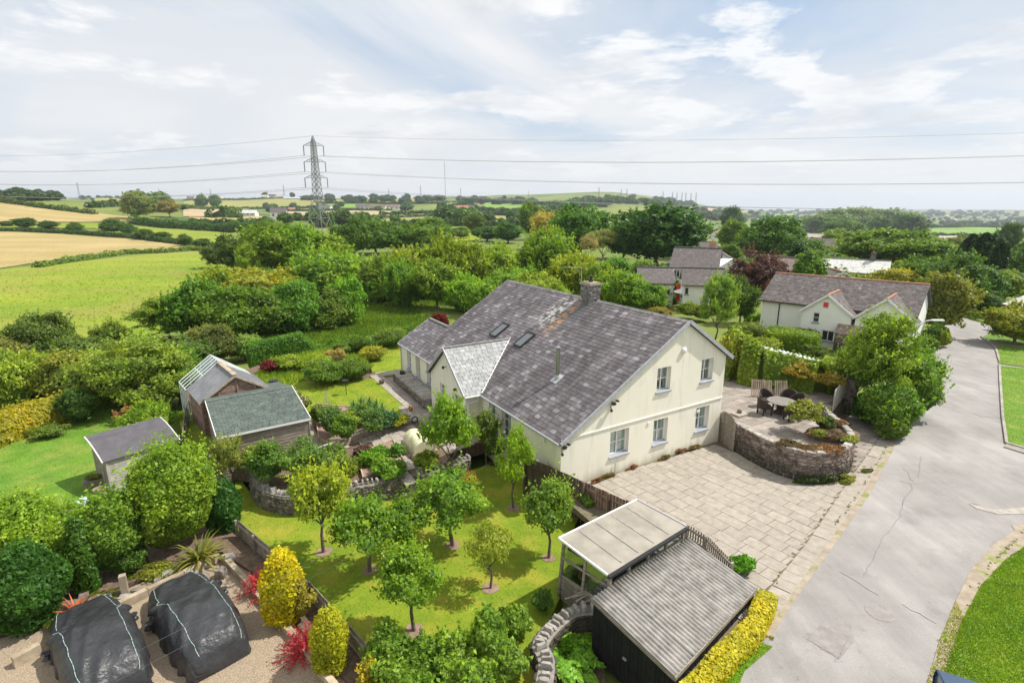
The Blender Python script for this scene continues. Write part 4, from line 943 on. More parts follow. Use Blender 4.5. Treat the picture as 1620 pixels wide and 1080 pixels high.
# lamp and door hood lamp on the porch
b = MB(); b.bar(H3(PS, 9.86, 3.22), H3(PS - .16, 9.86, 3.22), .03); b.lathe(H3(PS - .2, 9.86, 3.1), [(.03, 0), (.08, .03), (.06, .16)], 8); b.build('wall_lamp', 'plastic_black', hs)
b = MB(); b.lathe(H3(PS - .08, 8.6, 2.18), [(.10, 0), (.12, .05), (.06, .12)], 8); b.build('wall_lamp', 'plastic_black', hs)
# rooflights
for la, lb, lbl in ((11.1, 11.85, 'upper'), (8.15, 8.9, 'lower')):
    def rpnt(s, l, up=0.): z = EZ + (RT - EZ) * (s - EO) / (RID[0] - EO); nn = g_.cross(Vector((0, 0, 0))) ; nrm = (-l_).cross(e2m).normalized(); return H3(s, l, z) + nrm * up
    b = MB(); s0, s1 = 2.98, 3.95
    for q in ((s0, la, s1, la), (s0, lb, s1, lb), (s0, la, s0, lb), (s1, la, s1, lb)): b.bar(rpnt(q[0], q[1], .06), rpnt(q[2], q[3], .06), .09, .13, up=(-l_).cross(e2m))
    w = b.build('rooflight', 'plastic_black', roof)
    b = MB(); b.add([rpnt(s0 + .04, la + .04, .10), rpnt(s1 - .04, la + .04, .10), rpnt(s1 - .04, lb - .04, .10), rpnt(s0 + .04, lb - .04, .10)], [(0, 1, 2, 3)]); b.add([rpnt(s0 + .04, la + .04, .09), rpnt(s1 - .04, la + .04, .09), rpnt(s1 - .04, lb - .04, .09), rpnt(s0 + .04, lb - .04, .09)], [(3, 2, 1, 0)]); b.build('pane', 'pane', w)
# flue
b = MB(); fz = EZ + (RT - EZ) * (2.26 - EO) / (RID[0] - EO); fb = H3(2.26, 3.52, fz)
b.lathe(fb, [(.10, -.1), (.10, 1.55)], 14); fl = b.build('flue', 'steel', roof, smooth=False)
b = MB(); b.lathe(fb + Vector((0, 0, 1.55)), [(.05, 0), (.15, .04), (.15, .07), (.12, .12), (.03, .16)], 14); b.build('cowl', 'steel', fl)
b = MB(); nrm = (-l_).cross(e2m).normalized(); m3 = Matrix((-l_, e2m, nrm)).transposed(); b.box(fb + nrm * .05, (.5, .62, .03), m3); b.lathe(fb, [(.19, -.1), (.16, .1), (.125, .22)], 12); b.build('flashing', 'lead', fl)
# chimney stack
ch = MB(); cc = H3(7.2, 7.32, 0); zt, zb_ = 7.58, 6.2; cs, cl = .74, .86
ch.box(cc + Vector((0, 0, (zt + zb_) / 2)), (cs, cl, zt - zb_), Matrix.Rotation(ANG, 3, 'Z')); chim = ch.build('chimney', 'mortar', roof)
k = []; z = zb_
while z < zt - .05:
    hh = .115
    for fc in range(4):
        ax = [g_, l_, -g_, -l_][fc]; n = [-l_, g_, l_, -g_][fc]; ln = [cs, cl, cs, cl][fc]; dp = [cl, cs, cl, cs][fc]
        x = -ln / 2
        while x < ln / 2 - .03:
            w = min(random.uniform(.17, .34), ln / 2 - x); k.append(frame_m(cc + ax * (x + w / 2) + n * (dp / 2 + .005) + Vector((0, 0, z + hh / 2)), ax, Vector((0, 0, 1)), n, w - .015, hh - .012, .05)); x += w
    z += hh
pieces(chim, 'stone', k, [stone_mesh('stone', 'chimney_stone', i) for i in range(3)], 'chimney_stone')
b = MB(); b.box(cc + Vector((0, 0, zt + .05)), (cs + .14, cl + .14, .10), Matrix.Rotation(ANG, 3, 'Z')); b.box(cc + Vector((0, 0, zt + .13)), (cs - .05, cl - .05, .07), Matrix.Rotation(ANG, 3, 'Z')); b.build('chimney_cap', 'coping', chim)
b = MB(); b.box(cc + Vector((0, 0, zt + .115)) + l_ * -.1, (cs + .02, cl * .75, .06), Matrix.Rotation(ANG, 3, 'Z')); b.build('lichen', 'lichen_orange', chim)
b = MB(); b.lathe(cc + Vector((0, 0, zt + .16)), [(.13, 0), (.12, .16), (.07, .2), (.07, .28), (.16, .31), (.16, .35), (.05, .38)], 12); b.build('chimney_pot', 'plastic_black', chim)
# aerial
ae = MB(); a0 = H3(7.0, 7.95, 6.5); ae.tube([a0, a0 + Vector((0, 0, 2.05))], .02, 6); t_ = a0 + Vector((0, 0, 2.0)); dx = (at(889, 423, 0) - at(918, 427, 0)).normalized(); dx = Vector((-1, .12, 0)).normalized()
ae.tube([t_, t_ + dx * 1.05 + Vector((0, 0, .04))], .014, 5)
dy = Vector((-dx.y, dx.x, 0))
for i in range(9): q = t_ + dx * (.1 + i * .115) + Vector((0, 0, .03)); ae.bar(q - dy * (.17 - i * .008), q + dy * (.17 - i * .008), .012)
ae.build('aerial', 'galv', chim)
# alarm box, security lamps, meter boxes on the walls
b = MB(); b.lathe((0, 0, 0), [(.05, -.06), (.14, -.05), (.16, 0), (.12, .05), (.03, .07)], 14)
al = b.mesh('alarm_box', 'paint_white', True); o = link('alarm_box', al, hs, world=Matrix.Translation(H3(7.05, -.06, 5.35)) @ Matrix.Rotation(ANG, 4, 'Z') @ Matrix.Rotation(math.pi / 2, 4, 'X'))
for s, z in ((2.75, 3.55), (.12, 2.08)):
    b = MB(); p = H3(s, -.02, z); b.bar(p, p - l_ * .16 + Vector((0, 0, .02)), .03); b.box(p - l_ * .2 + g_ * -.08, (.16, .1, .12), Matrix.Rotation(ANG, 3, 'Z')); b.box(p - l_ * .14 + g_ * .16 + Vector((0, 0, .07)), (.1, .16, .06), Matrix.Rotation(ANG, 3, 'Z'))
    b.tube([p + Vector((0, 0, .03)), p - l_ * .04 - g_ * .12 + Vector((0, 0, -.16)), p - l_ * .1 - g_ * .14 + Vector((0, 0, -.3))], .02, 5); b.lathe(p - l_ * .12 - g_ * .14 + Vector((0, 0, -.40)), [(.04, 0), (.07, .06), (.04, .12)], 8)
    b.build('security_lamp', 'plastic_black', hs)
b = MB(); b.box(H3(-.05, 1.28, 2.0), (.1, .28, .34), Matrix.Rotation(ANG, 3, 'Z')); b.box(H3(-.07, 1.9, .35), (.14, .5, .6), Matrix.Rotation(ANG, 3, 'Z')); b.build('meter_box', 'render_white', hs)
b = MB(); b.tube([H3(3.05, -.06, -.02), H3(3.05, -.06, .55)], .022, 6); b.build('waste_pipe', 'lead', hs)
b = MB(); b.box(H3(8.45, -.03, 2.0), (.2, .03, .14), Matrix.Rotation(ANG, 3, 'Z')); b.box(H3(5.06, -.03, 2.06), (.14, .03, .1), Matrix.Rotation(ANG, 3, 'Z')); b.build('wall_vent', 'paint_white', hs)
# ================================================================== tree kinds
proto('apple', 2.6, 1.1, 1.72, .92, 26, 6000, .36, .068, .06, .95, 'bark', lower=-.75, inner=.3, squash=1.0, sh=150, shl=.55)
proto('apple', 2.6, 1.1, 1.68, .95, 20, 5600, .40, .07, .06, .85, 'bark', lower=-.7, inner=.32, squash=.9, sh=170, shl=.5)
proto('apple', 2.6, 1.1, 1.75, .90, 30, 6000, .32, .066, .06, 1.0, 'bark', lower=-.7, inner=.3, squash=1.0, sh=180, shl=.6)
proto('sparse', 2.6, 1.1, 1.75, .85, 30, 2300, .36, .055, .05, .9, 'bark', lower=-.5, aspect=2.6, inner=.3)
proto('upright', 3.0, .8, 1.9, 1.15, 46, 4600, .32, .066, .05, .9, 'bark', lower=-.8, inner=.3, sh=110, shl=.5)
for i in range(4): proto('round', 8, 4, 4.15, 3.7, 80, 11500, .28, .21, .22, 1.6, 'bark', core=.66, lower=-.95, squash=1.0, inner=.16, sh=420, shl=.9, shup=.5)
for i in range(3): proto('willow', 7, 4, 3.4, 3.5, 100, 10500, .25, .19, .18, .8, 'bark', core=.68, lower=-.98, aspect=2.6, jit=.6, squash=1.1, inner=.16, sh=650, shl=1.3, shup=1.3)
for i in range(2): proto('loose', 8, 3.4, 4.5, 3.5, 80, 10500, .21, .13, .14, 1.6, 'bark', lower=-.85, aspect=1.8, inner=.3, core=.3, sh=420, shl=1.1, shup=.7)
for i in range(2): proto('conifer', 8, 1.6, 4.2, 3.9, 40, 3600, .34, .24, .16, .8, 'bark', core=.75, lower=-.95)
for i in range(3): proto('far', 8, 4.2, 3.6, 4.1, 22, 700, .42, .85, .25, .8, 'bark', core=.76, lower=-.9, depth=1, squash=1.0)
G_DARK, G_MID, G_BR, G_YEL, G_OL = (.035, .085, .018), (.062, .135, .022), (.12, .22, .025), (.20, .27, .03), (.13, .16, .035)
def shrub_px(name, label, cat, u, vb, vt, w, z, n, leaf, color, **k):
    if k.get('K'): n = int(n * 1.9); leaf *= .70; k['jit'] = .7; vt += .09 * (vb - vt); w *= .92
    p = at(u, vb, z); h = hpt(p, vt) - z; d = p.y * cT + (CAMH - z - h * .5) * sT; r = w * d / F_PX / 2
    return shrub(name, label, cat, p, (r, r, h / 2), n, leaf, color, **k)
# ------------------------------------------------------------------ ground of the gardens
ZO, ZP, ZL, ZT = -.9, -1.2, -.9, -.12
lo, lop = patch('lawn', [(372, 745), (410, 800), (470, 815), (560, 800), (640, 782), (700, 760), (770, 735), (830, 745), (925, 800), (900, 850), (890, 935), (860, 1000), (850, 1080), (820, 1180), (600, 1180), (590, 1060), (520, 968), (440, 895), (372, 835)], ZO, 'lawn_orchard', .6)
grass('grass', None, ZO, 26000, .04, (.21, .26, .02), world=lop, w=.010)
patch('lawn', [(-300, 740), (-100, 690), (40, 672), (130, 640), (240, 640), (260, 700), (200, 790), (160, 860), (-400, 900)], ZL, 'lawn_bright', .5)
grass('grass', [(-300, 740), (-100, 690), (40, 672), (130, 640), (240, 640), (260, 700), (200, 790), (160, 860), (-400, 900)], ZL, 22000, .045, (.12, .27, .02), w=.014)
patch('gravel_yard', [(-700, 1300), (-200, 1100), (0, 1010), (60, 990), (170, 945), (260, 905), (345, 868), (395, 905), (470, 990), (560, 1090), (640, 1300)], ZP, 'gravel', .5)
patch('planting_bed', [(-100, 1010), (20, 985), (180, 930), (345, 868), (400, 905), (375, 820), (300, 800), (100, 830), (-200, 900)], ZP + .12, 'soil', .4)
patch('side_border', [(345, 868), (395, 900), (480, 1000), (560, 1090), (640, 1090), (510, 950), (430, 880), (380, 822)], ZP + .10, 'soil', .4)
ter, terp = patch('terrace', [(398, 742), (412, 768), (440, 785), (500, 785), (560, 762), (640, 744), (665, 736), (730, 708), (790, 690), (720, 640), (640, 590), (600, 570), (540, 545), (430, 570), (290, 620), (300, 700), (345, 735)], ZT, 'soil', .7)
ulp = [(430, 622), (470, 604), (590, 598), (652, 655), (610, 668), (560, 655), (500, 668), (470, 650)]
patch('lawn', ulp, ZT + .04, 'lawn_orchard', .2); grass('grass', ulp, ZT + .04, 9000, .05, (.19, .27, .02), w=.014)
patch('lawn', [(395, 606), (425, 570), (540, 546), (606, 552), (580, 578), (500, 596), (435, 618)], ZT + .02, 'lawn_orchard', .2); grass('grass', [(395, 606), (425, 570), (540, 546), (606, 552), (580, 578), (500, 596), (435, 618)], ZT, 7000, .28, (.13, .21, .03), w=.04)
ulp = [(575, 578), (600, 552), (660, 538), (720, 540), (700, 600), (620, 594), (600, 594)]
patch('lawn', ulp, ZT + .03, 'lawn_orchard', .2); grass('grass', ulp, ZT + .03, 5000, .06, (.19, .26, .02), w=.016)
patch('lawn', [(280, 650), (330, 645), (345, 700), (300, 730)], ZT + .02, 'lawn_orchard', .2)
patch('wet_meadow', [(380, 470), (560, 468), (800, 470), (860, 500), (700, 545), (640, 535), (560, 548), (400, 560), (330, 520)], -1.1, 'meadow_wet', .6)
grass('grass', [(400, 472), (800, 476), (800, 520), (640, 530), (420, 555)], -1.1, 45000, .32, (.085, .155, .02), w=.05)
# back patio: slabs, a pale strip, brick-brown paving by the house
back = thing('garden_path', 'flagged path and patio running along the garden front of the cream house', 'path', at(640, 640, ZT)); del back['category']; back['kind'] = 'structure'; del back['label']
pa = [(592, 592), (620, 590), (640, 596), (690, 640), (760, 690), (700, 715), (655, 660)]
def lpoly(px, z): return [((at(u, v, z) - HA).dot(L3) * 1.0, (at(u, v, z) - HA).dot(G3) * -1.0) for u, v in px]
pieces(back, 'paving_slab', tile_mats(HA + Vector((0, 0, ZT - .02)), L3, -G3, lpoly([(604, 598), (640, 598), (690, 645), (770, 695), (705, 720), (655, 655)], ZT), .42, .60, .05, tilt=0, jit=.003), [unit_mesh('paving_slab', 'slab_grey', .012)], 'slab_grey', cap=260)
pieces(back, 'edging_slab', tile_mats(HA + Vector((0, 0, ZT - .0)), L3, -G3, lpoly([(588, 592), (603, 593), (668, 662), (655, 668)], ZT), .40, .60, .05, tilt=0, jit=.003), [unit_mesh('edging_slab', 'slab', .012)], 'slab', cap=60)
pieces(back, 'edging_slab', tile_mats(HA + Vector((0, 0, ZT + .01)), L3, -G3, lpoly([(588, 592), (592, 598), (640, 590), (632, 585)], ZT), .5, .60, .05, tilt=0), [unit_mesh('edging_slab', 'slab', .012)], 'slab', cap=30)
pieces(back, 'paving_slab', tile_mats(HA + Vector((0, 0, ZT - .0)), L3, -G3, lpoly([(475, 668), (500, 672), (520, 705), (640, 672), (690, 690), (655, 712), (650, 780), (632, 770), (636, 708), (560, 700), (520, 728), (470, 735), (430, 705)], ZT), .55, .60, .05, tilt=0, jit=.003), [unit_mesh('paving_slab_pink', 'slab', .012)], 'slab', cap=150)
# ------------------------------------------------------------------ stone walls
def smooth_line(P_, n=6):
    P_ = [Vector(p) for p in P_]; out = []
    for i in range(len(P_) - 1):
        p0, p1, p2, p3 = P_[max(i - 1, 0)], P_[i], P_[i + 1], P_[min(i + 2, len(P_) - 1)]
        for k in range(n):
            t = k / n; out.append(.5 * ((2 * p1) + (p2 - p0) * t + (2 * p0 - 5 * p1 + 4 * p2 - p3) * t * t + (3 * p1 - p0 - 3 * p2 + p3) * t ** 3))
    return out + [P_[-1]]
def stone_wall(label, line, z0, z1, thick, side, mat='stone_dark', cope='stones', cap=300, name='stone_wall', rowh=.15, both=False, sw=(.2, .45)):
    """line: ground points of the outer face; side +1: outer face looks to the right of the walking direction"""
    P_ = smooth_line([Vector((p.x, p.y, 0)) for p in line], 5); t = thing(name, label, 'wall', (P_[0].x, P_[0].y, z0)); b = MB()
    ds = []; 
    for i in range(len(P_)):
        d = (P_[min(i + 1, len(P_) - 1)] - P_[max(i - 1, 0)]).normalized(); ds.append(Vector((d.y, -d.x, 0)) * side)
    zt = z1 if isinstance(z1, (list, tuple)) else [z1] * 2
    Z = lambda i: float(np.interp(i / (len(P_) - 1), np.linspace(0, 1, len(zt)), zt))
    vs = []
    for i, p in enumerate(P_): a, c = p, p - ds[i] * thick; z = Z(i); vs += [(a.x, a.y, z0 - .2), (a.x, a.y, z), (c.x, c.y, z), (c.x, c.y, z0 - .2)]
    fs = [(4 * i + j, 4 * i + (j + 1) % 4, 4 * i + 4 + (j + 1) % 4, 4 * i + 4 + j) for i in range(len(P_) - 1) for j in range(4)] + [(0, 1, 2, 3), (4 * len(P_) - 1, 4 * len(P_) - 2, 4 * len(P_) - 3, 4 * len(P_) - 4)]
    b.add(vs, fs); b.build('wall_core', 'mortar', t)
    cum = [0]; 
    for i in range(len(P_) - 1): cum.append(cum[-1] + (P_[i + 1] - P_[i]).length)
    def ev(s):
        i = max(0, min(int(np.searchsorted(cum, s)) - 1, len(P_) - 2)); f = (s - cum[i]) / max(cum[i + 1] - cum[i], 1e-6); return P_[i].lerp(P_[i + 1], f), ds[i].lerp(ds[i + 1], f).normalized(), Z(i + f)
    k = []
    for sd in ((0,) if not both else (0, 1)):
        z = z0
        while z < max(zt) - .04:
            s = random.uniform(-.2, 0); rh = rowh * random.uniform(.75, 1.3)
            while s < cum[-1] - .03:
                w = random.uniform(*sw); a, e = max(s, 0), min(s + w, cum[-1]); s += w
                if e - a < .05: continue
                p, n, zz_ = ev((a + e) / 2)
                if z + rh * .5 > zz_: continue
                h_ = min(rh, zz_ - z) * random.uniform(.86, .98); n_ = n if sd == 0 else -n; q = p if sd == 0 else p - n * thick
                k.append(frame_m(q + n_ * random.uniform(-.012, .022) + Vector((0, 0, z + h_ / 2)), Vector((0, 0, 1)).cross(n_), Vector((0, 0, 1)), n_, (e - a) * .97, h_, random.uniform(.07, .11)))
            z += rh
    pieces(t, 'stone', k, [stone_mesh('stone', mat, i) for i in range(6)], mat, cap=cap)
    k = []
    if cope == 'upright':
        s = .05
        while s < cum[-1]:
            w = random.uniform(.09, .2); p, n, zz_ = ev(min(s, cum[-1])); hh = random.uniform(.10, .24); s += w + random.uniform(.02, .14)
            k.append(frame_m(p - n * thick * .5 + Vector((0, 0, zz_ + hh * .4)), (Vector((0, 0, 1)).cross(n) + Vector((0, 0, random.uniform(-.25, .25)))).normalized(), n, Vector((0, 0, 1)), w * .8, thick * random.uniform(.6, .95), hh))
        pieces(t, 'coping_stone', k, [stone_mesh('coping_stone', 'coping', i) for i in range(4)], 'coping')
    elif cope == 'flat':
        s = .0
        while s < cum[-1]:
            w = random.uniform(.35, .6); p, n, zz_ = ev(min(s + w / 2, cum[-1])); s += w
            k.append(frame_m(p - n * thick * .5 + Vector((0, 0, zz_ + .02)), Vector((0, 0, 1)).cross(n), n, (0, 0, 1), w * .97, thick + .06, .06))
        pieces(t, 'coping_stone', k, [stone_mesh('coping_stone', 'coping', i) for i in range(3)], 'coping')
    return t
Z145 = 1.42
cw = [at(u, v, Z145) for u, v in [(1160, 668), (1185, 682), (1215, 697), (1258, 712), (1300, 718), (1336, 712), (1352, 696), (1347, 680), (1322, 658), (1303, 642)]]
CW = stone_wall('high curved wall of brown rubble stone holding up the patio beside the drive', cw, 0, Z145, .28, 1, 'stone_wall', 'flat', rowh=.16)
pt_px = [(1166, 672), (1215, 700), (1300, 722), (1345, 704), (1335, 680), (1300, 645), (1330, 615), (1345, 600), (1240, 570), (1150, 560), (1100, 570), (1120, 640)]
ptp = [(p.x, p.y) for p in [at(u, v, 1.1) for u, v in [(1172, 674), (1215, 698), (1258, 714), (1300, 720), (1336, 712), (1345, 698), (1335, 682), (1312, 662)]]] 
pb = [(p.x, p.y) for p in [H3(10.3, 1.0), H3(10.3, 14), H3(16, 15.5), H3(21.5, 9.0)]]
pin = [Vector((p[0], p[1], 0)) for p in ptp]
b = MB(); corner = H3(10.3, 1.0)
poly = [(corner.x, corner.y)] + [(p.x, p.y) for p in [c - (c - Vector((at(1250, 660, 1).x, at(1250, 660, 1).y, 0))).normalized() * .17 for c in [Vector((q.x, q.y, 0)) for q in cw]]] + [(at(1340, 622, 1.1).x, at(1340, 622, 1.1).y), (at(1350, 590, 1.1).x, at(1350, 590, 1.1).y), tuple(H3(18, 16)[:2]), tuple(H3(10.3, 16)[:2])]
b.prism(poly, -.1, 1.06); patio = struct('patio', b, 'joint')
pp = [((Vector((x, y, 0)) - HA).dot(G3), (Vector((x, y, 0)) - HA).dot(L3)) for x, y in poly]
pp2 = [(p[0] * 1, p[1]) for p in pp]
km = [m for m in tile_mats(HA + Vector((0, 0, 1.045)), G3, L3, pp2, .6, .75, .045, tilt=0, jit=.002)]
def inpoly(x, y, P_):
    c = False
    for i in range(len(P_)):
        (x0, y0), (x1, y1) = P_[i], P_[(i + 1) % len(P_)]
        if (y0 > y) != (y1 > y) and x < (x1 - x0) * (y - y0) / (y1 - y0) + x0: c = not c
    return c
km = [m for m in km if inpoly(m.translation.x, m.translation.y, poly)]
pieces(patio, 'paving_slab', km, [unit_mesh('paving_slab', 'slab_grey', .012)], 'slab_grey')
# planter bed at the round end
b = MB(); c0 = at(1318, 684, 1.3); b.prism([(c0.x + 1.25 * math.cos(a), c0.y + .8 * math.sin(a)) for a in [i * .4 for i in range(16)]], 1.0, 1.30); struct('planting_bed', b, 'soil')
for i, (u, v, w, h, c, lb) in enumerate([(1310, 688, .8, .22, (.13, .095, .07), 'sprawling dry brown plant covering the soil of the round bed'), (1245, 704, .55, .22, (.12, .09, .06), 'low rusty brown plant trailing over the curved wall top nearest the drive'), (1283, 712, .5, .16, (.15, .10, .07), 'mat of dry reddish stonecrop on the curved wall facing the drive'), (1315, 712, .55, .16, (.16, .10, .075), 'mat of dry reddish stonecrop at the bend of the curved wall'), (1342, 697, .4, .22, (.17, .22, .04), 'small green plant on the road end of the curved wall'), (1328, 672, .5, .25, (.16, .11, .08), 'reddish brown creeping plant on the far side of the curved wall'), (1297, 690, .3, .25, (.13, .22, .03), 'bright little plant in the bed inside the curved wall')]):
    shrub('creeping_plant', lb, 'plant', at(u, v, 1.40), (w * 1.15, w * .75, h), 1500, .05, c, K=14, rb=.4, zc=.05, core=.5, inner=.3)
shrub('shrub', 'loose pale green maple-like shrub in the bed at the end of the curved wall', 'shrub', at(1270, 680, 1.2), (1.0, .85, .6), 3600, .07, (.15, .19, .05), K=22, rb=.35, zc=.85, core=.3, inner=.3)
shrub('shrub', 'dark green shrub in the shade inside the curved wall', 'shrub', at(1300, 678, 1.2), (.5, .5, .35), 900, .07, (.05, .09, .02), K=10, rb=.4, core=.5, inner=.2)
shrub('weed', 'yellow green weeds at the foot of the curved wall end', 'weed', at(1338, 762, 0), (.5, .35, .22), 900, .07, (.16, .19, .04), K=12, rb=.4, zc=.08, core=.4, inner=.3)
shrub('weed', 'dark ivy growing on the foot of the curved wall', 'weed', at(1290, 764, 0), (1.0, .3, .35), 1500, .06, (.04, .07, .02), K=20, rb=.4, zc=.1, core=.5, inner=.2)
shrub('weed', 'tuft of weeds on the pavement joint beyond the curved wall', 'weed', at(1368, 745, 0), (.35, .2, .10), 400, .06, (.10, .12, .03), K=6, rb=.5, zc=.03, core=.3, inner=.2)
# weeds along the foot of the gable
for i, (u, v, w) in enumerate([(945, 762, .35), (960, 757, .4), (1000, 742, .35), (1050, 727, .4), (1075, 716, .5), (1100, 710, .4)]):
    shrub('weed', ['tallest clump of dry brown weeds at the fence corner of the gable wall', 'dry brown weeds under the first window from the fence on the gable wall', 'small dry weeds between the first and second ground floor windows', 'reddish dry weeds below the middle ground floor window', 'brown weeds between the middle and last ground floor windows', 'last dry weeds before the wooden arched gate'][i], 'weed', at(u, v, 0), (w * 1.2, w * .35, w * .45), 500, .045, [(.15, .08, .045), (.12, .10, .045)][i % 2], K=10, rb=.4, zc=.06, core=.3, inner=.3, rotz=ANG, group=None)
# arched gate
gt = thing('garden_gate', 'grey arched wooden gate between the gable corner and the curved wall', 'gate', at(1131, 702, 0)); ga, gb = H3(10.32, .1, 0), at(1160, 714, 0); gd = (gb - ga); gL = gd.length; gd.normalize(); k = []
nb = 8
for i in range(nb):
    t_ = (i + .5) / nb; h = 1.35 + .42 * math.sqrt(max(0, 1 - (2 * t_ - 1) ** 2)); k.append(frame_m(ga + gd * gL * t_ + Vector((0, 0, h / 2)), gd, gd.cross(Vector((0, 0, 1))), (0, 0, 1), gL / nb - .008, .03, h))
pieces(gt, 'board', k, [unit_mesh('board', 'wood_grey', .02)], 'wood_grey')
b = MB(); b.bar(ga + Vector((0, 0, 0)), ga + Vector((0, 0, 1.4)), .1); b.build('post', 'wood_grey', gt)
# ------------------------------------------------------------------ fences
def paling(label, line, z0, ztop, bw, gap, mat, thick=.022, rails=2, name='fence', posts=1.8, side=1, hts=None, railmat=None):
    P_ = [Vector((p.x, p.y, 0)) for p in line]; t = thing(name, label, 'fence', (P_[0].x, P_[0].y, z0)); k = []; po, ra = [], []
    for i in range(len(P_) - 1):
        d = P_[i + 1] - P_[i]; Ls = d.length; d.normalize(); n = Vector((d.y, -d.x, 0)) * side; m = max(1, int(Ls / (bw + gap)))
        for j in range(m):
            h = ztop - z0 + random.uniform(-.015, .015); lean = (Vector((0, 0, 1)) + d * random.uniform(-.02, .02)).normalized()
            k.append(frame_m(P_[i] + d * (Ls * (j + .5) / m) + Vector((0, 0, z0 + h / 2)), d, n, lean, Ls / m - gap - .004, thick, h))
        for q in range(rails):
            z = z0 + (ztop - z0) * (.25 + .55 * q / max(1, rails - 1)); c = (P_[i] + P_[i + 1]) / 2 + n * .04; ra.append(frame_m(c + Vector((0, 0, z)), d, n, (0, 0, 1), Ls, .045, .07))
        np_ = max(1, round(Ls / posts))
        for q in range(np_ + (i == len(P_) - 2)):
            c = P_[i] + d * Ls * q / np_ + n * .09; po.append(frame_m(c + Vector((0, 0, (z0 + ztop) / 2 - .02)), d, n, (0, 0, 1), .09, .09, ztop - z0 + .1))
    pieces(t, 'board', k, [unit_mesh('board', mat, .03)], mat); pieces(t, 'rail', ra, [unit_mesh('rail', railmat or mat, .03)], mat); pieces(t, 'post', po, [unit_mesh('post', railmat or mat, .03)], mat)
    return t
paling('dark board fence between the orchard and the front of the cream house', [at(u, v, .92) for u, v in [(832, 722), (880, 742), (924, 762)]], -.9, .92, .12, .012, 'wood_dark')
paling('reddish board fence running from the gable corner to the glass lean-to', [at(u, v, .85) for u, v in [(926, 762), (965, 780), (1010, 799)]], -.4, .85, .12, .012, 'wood_brown')
paling('grey picket fence on the drive edge behind the lean-to and corrugated garage', [at(u, v, .62) for u, v in [(1088, 829), (1120, 848), (1162, 890)]], -.05, .62, .055, .05, 'wood_grey')
paling('weathered low fence panels dividing the gravel yard from the orchard', [at(u, v, -.35) for u, v in [(376, 822), (434, 872), (488, 918), (540, 975), (600, 1040)]], -1.2, -.35, .16, .008, 'wood_grey', posts=1.7)
paling('short brown fence at the end of the upper lawn', [at(u, v, .55) for u, v in [(566, 578), (586, 576)]], -.15, .6, .09, .03, 'wood_dark')
paling('old leaning grey fence beside the black roofed shed', [at(u, v, .6) for u, v in [(288, 690), (292, 655), (296, 635)]], -.9, .6, .12, .01, 'wood_grey')
# sleepers
def sleepers(label, px, z, h=.2, w=.2):
    P_ = [at(u, v, z) for u, v in px]; t = thing('timber_edging', label, 'edging', P_[0]); k = []
    for i in range(len(P_) - 1):
        d = P_[i + 1] - P_[i]; n = max(1, round(d.length / 2.2)); x = d.normalized()
        for j in range(n): k.append(frame_m(P_[i] + d * ((j + .5) / n) - Vector((0, 0, h / 2)), x, Vector((-x.y, x.x, 0)), (0, 0, 1), d.length / n - .015, w, h))
    pieces(t, 'sleeper', k, [unit_mesh('sleeper', 'wood_sleeper', .02)], 'wood_sleeper')
sleepers('timber sleeper edging at the left end of the gravel yard', [(18, 1040), (62, 1016)], ZP + .35, .4)
sleepers('timber sleeper edging behind the two covered cars', [(165, 962), (232, 930), (290, 903), (345, 874)], ZP + .3, .35)
sleepers('timber sleeper edging along the right side of the gravel yard', [(352, 876), (392, 918), (470, 1008), (545, 1100)], ZP + .25, .35)
b = MB(); p = at(200, 946, ZP); b.box(p + Vector((0, 0, .45)), (.2, .2, .95), rz=.5); b.build('post', 'wood_sleeper', label='stout square timber post standing behind the covered cars', cat='post')
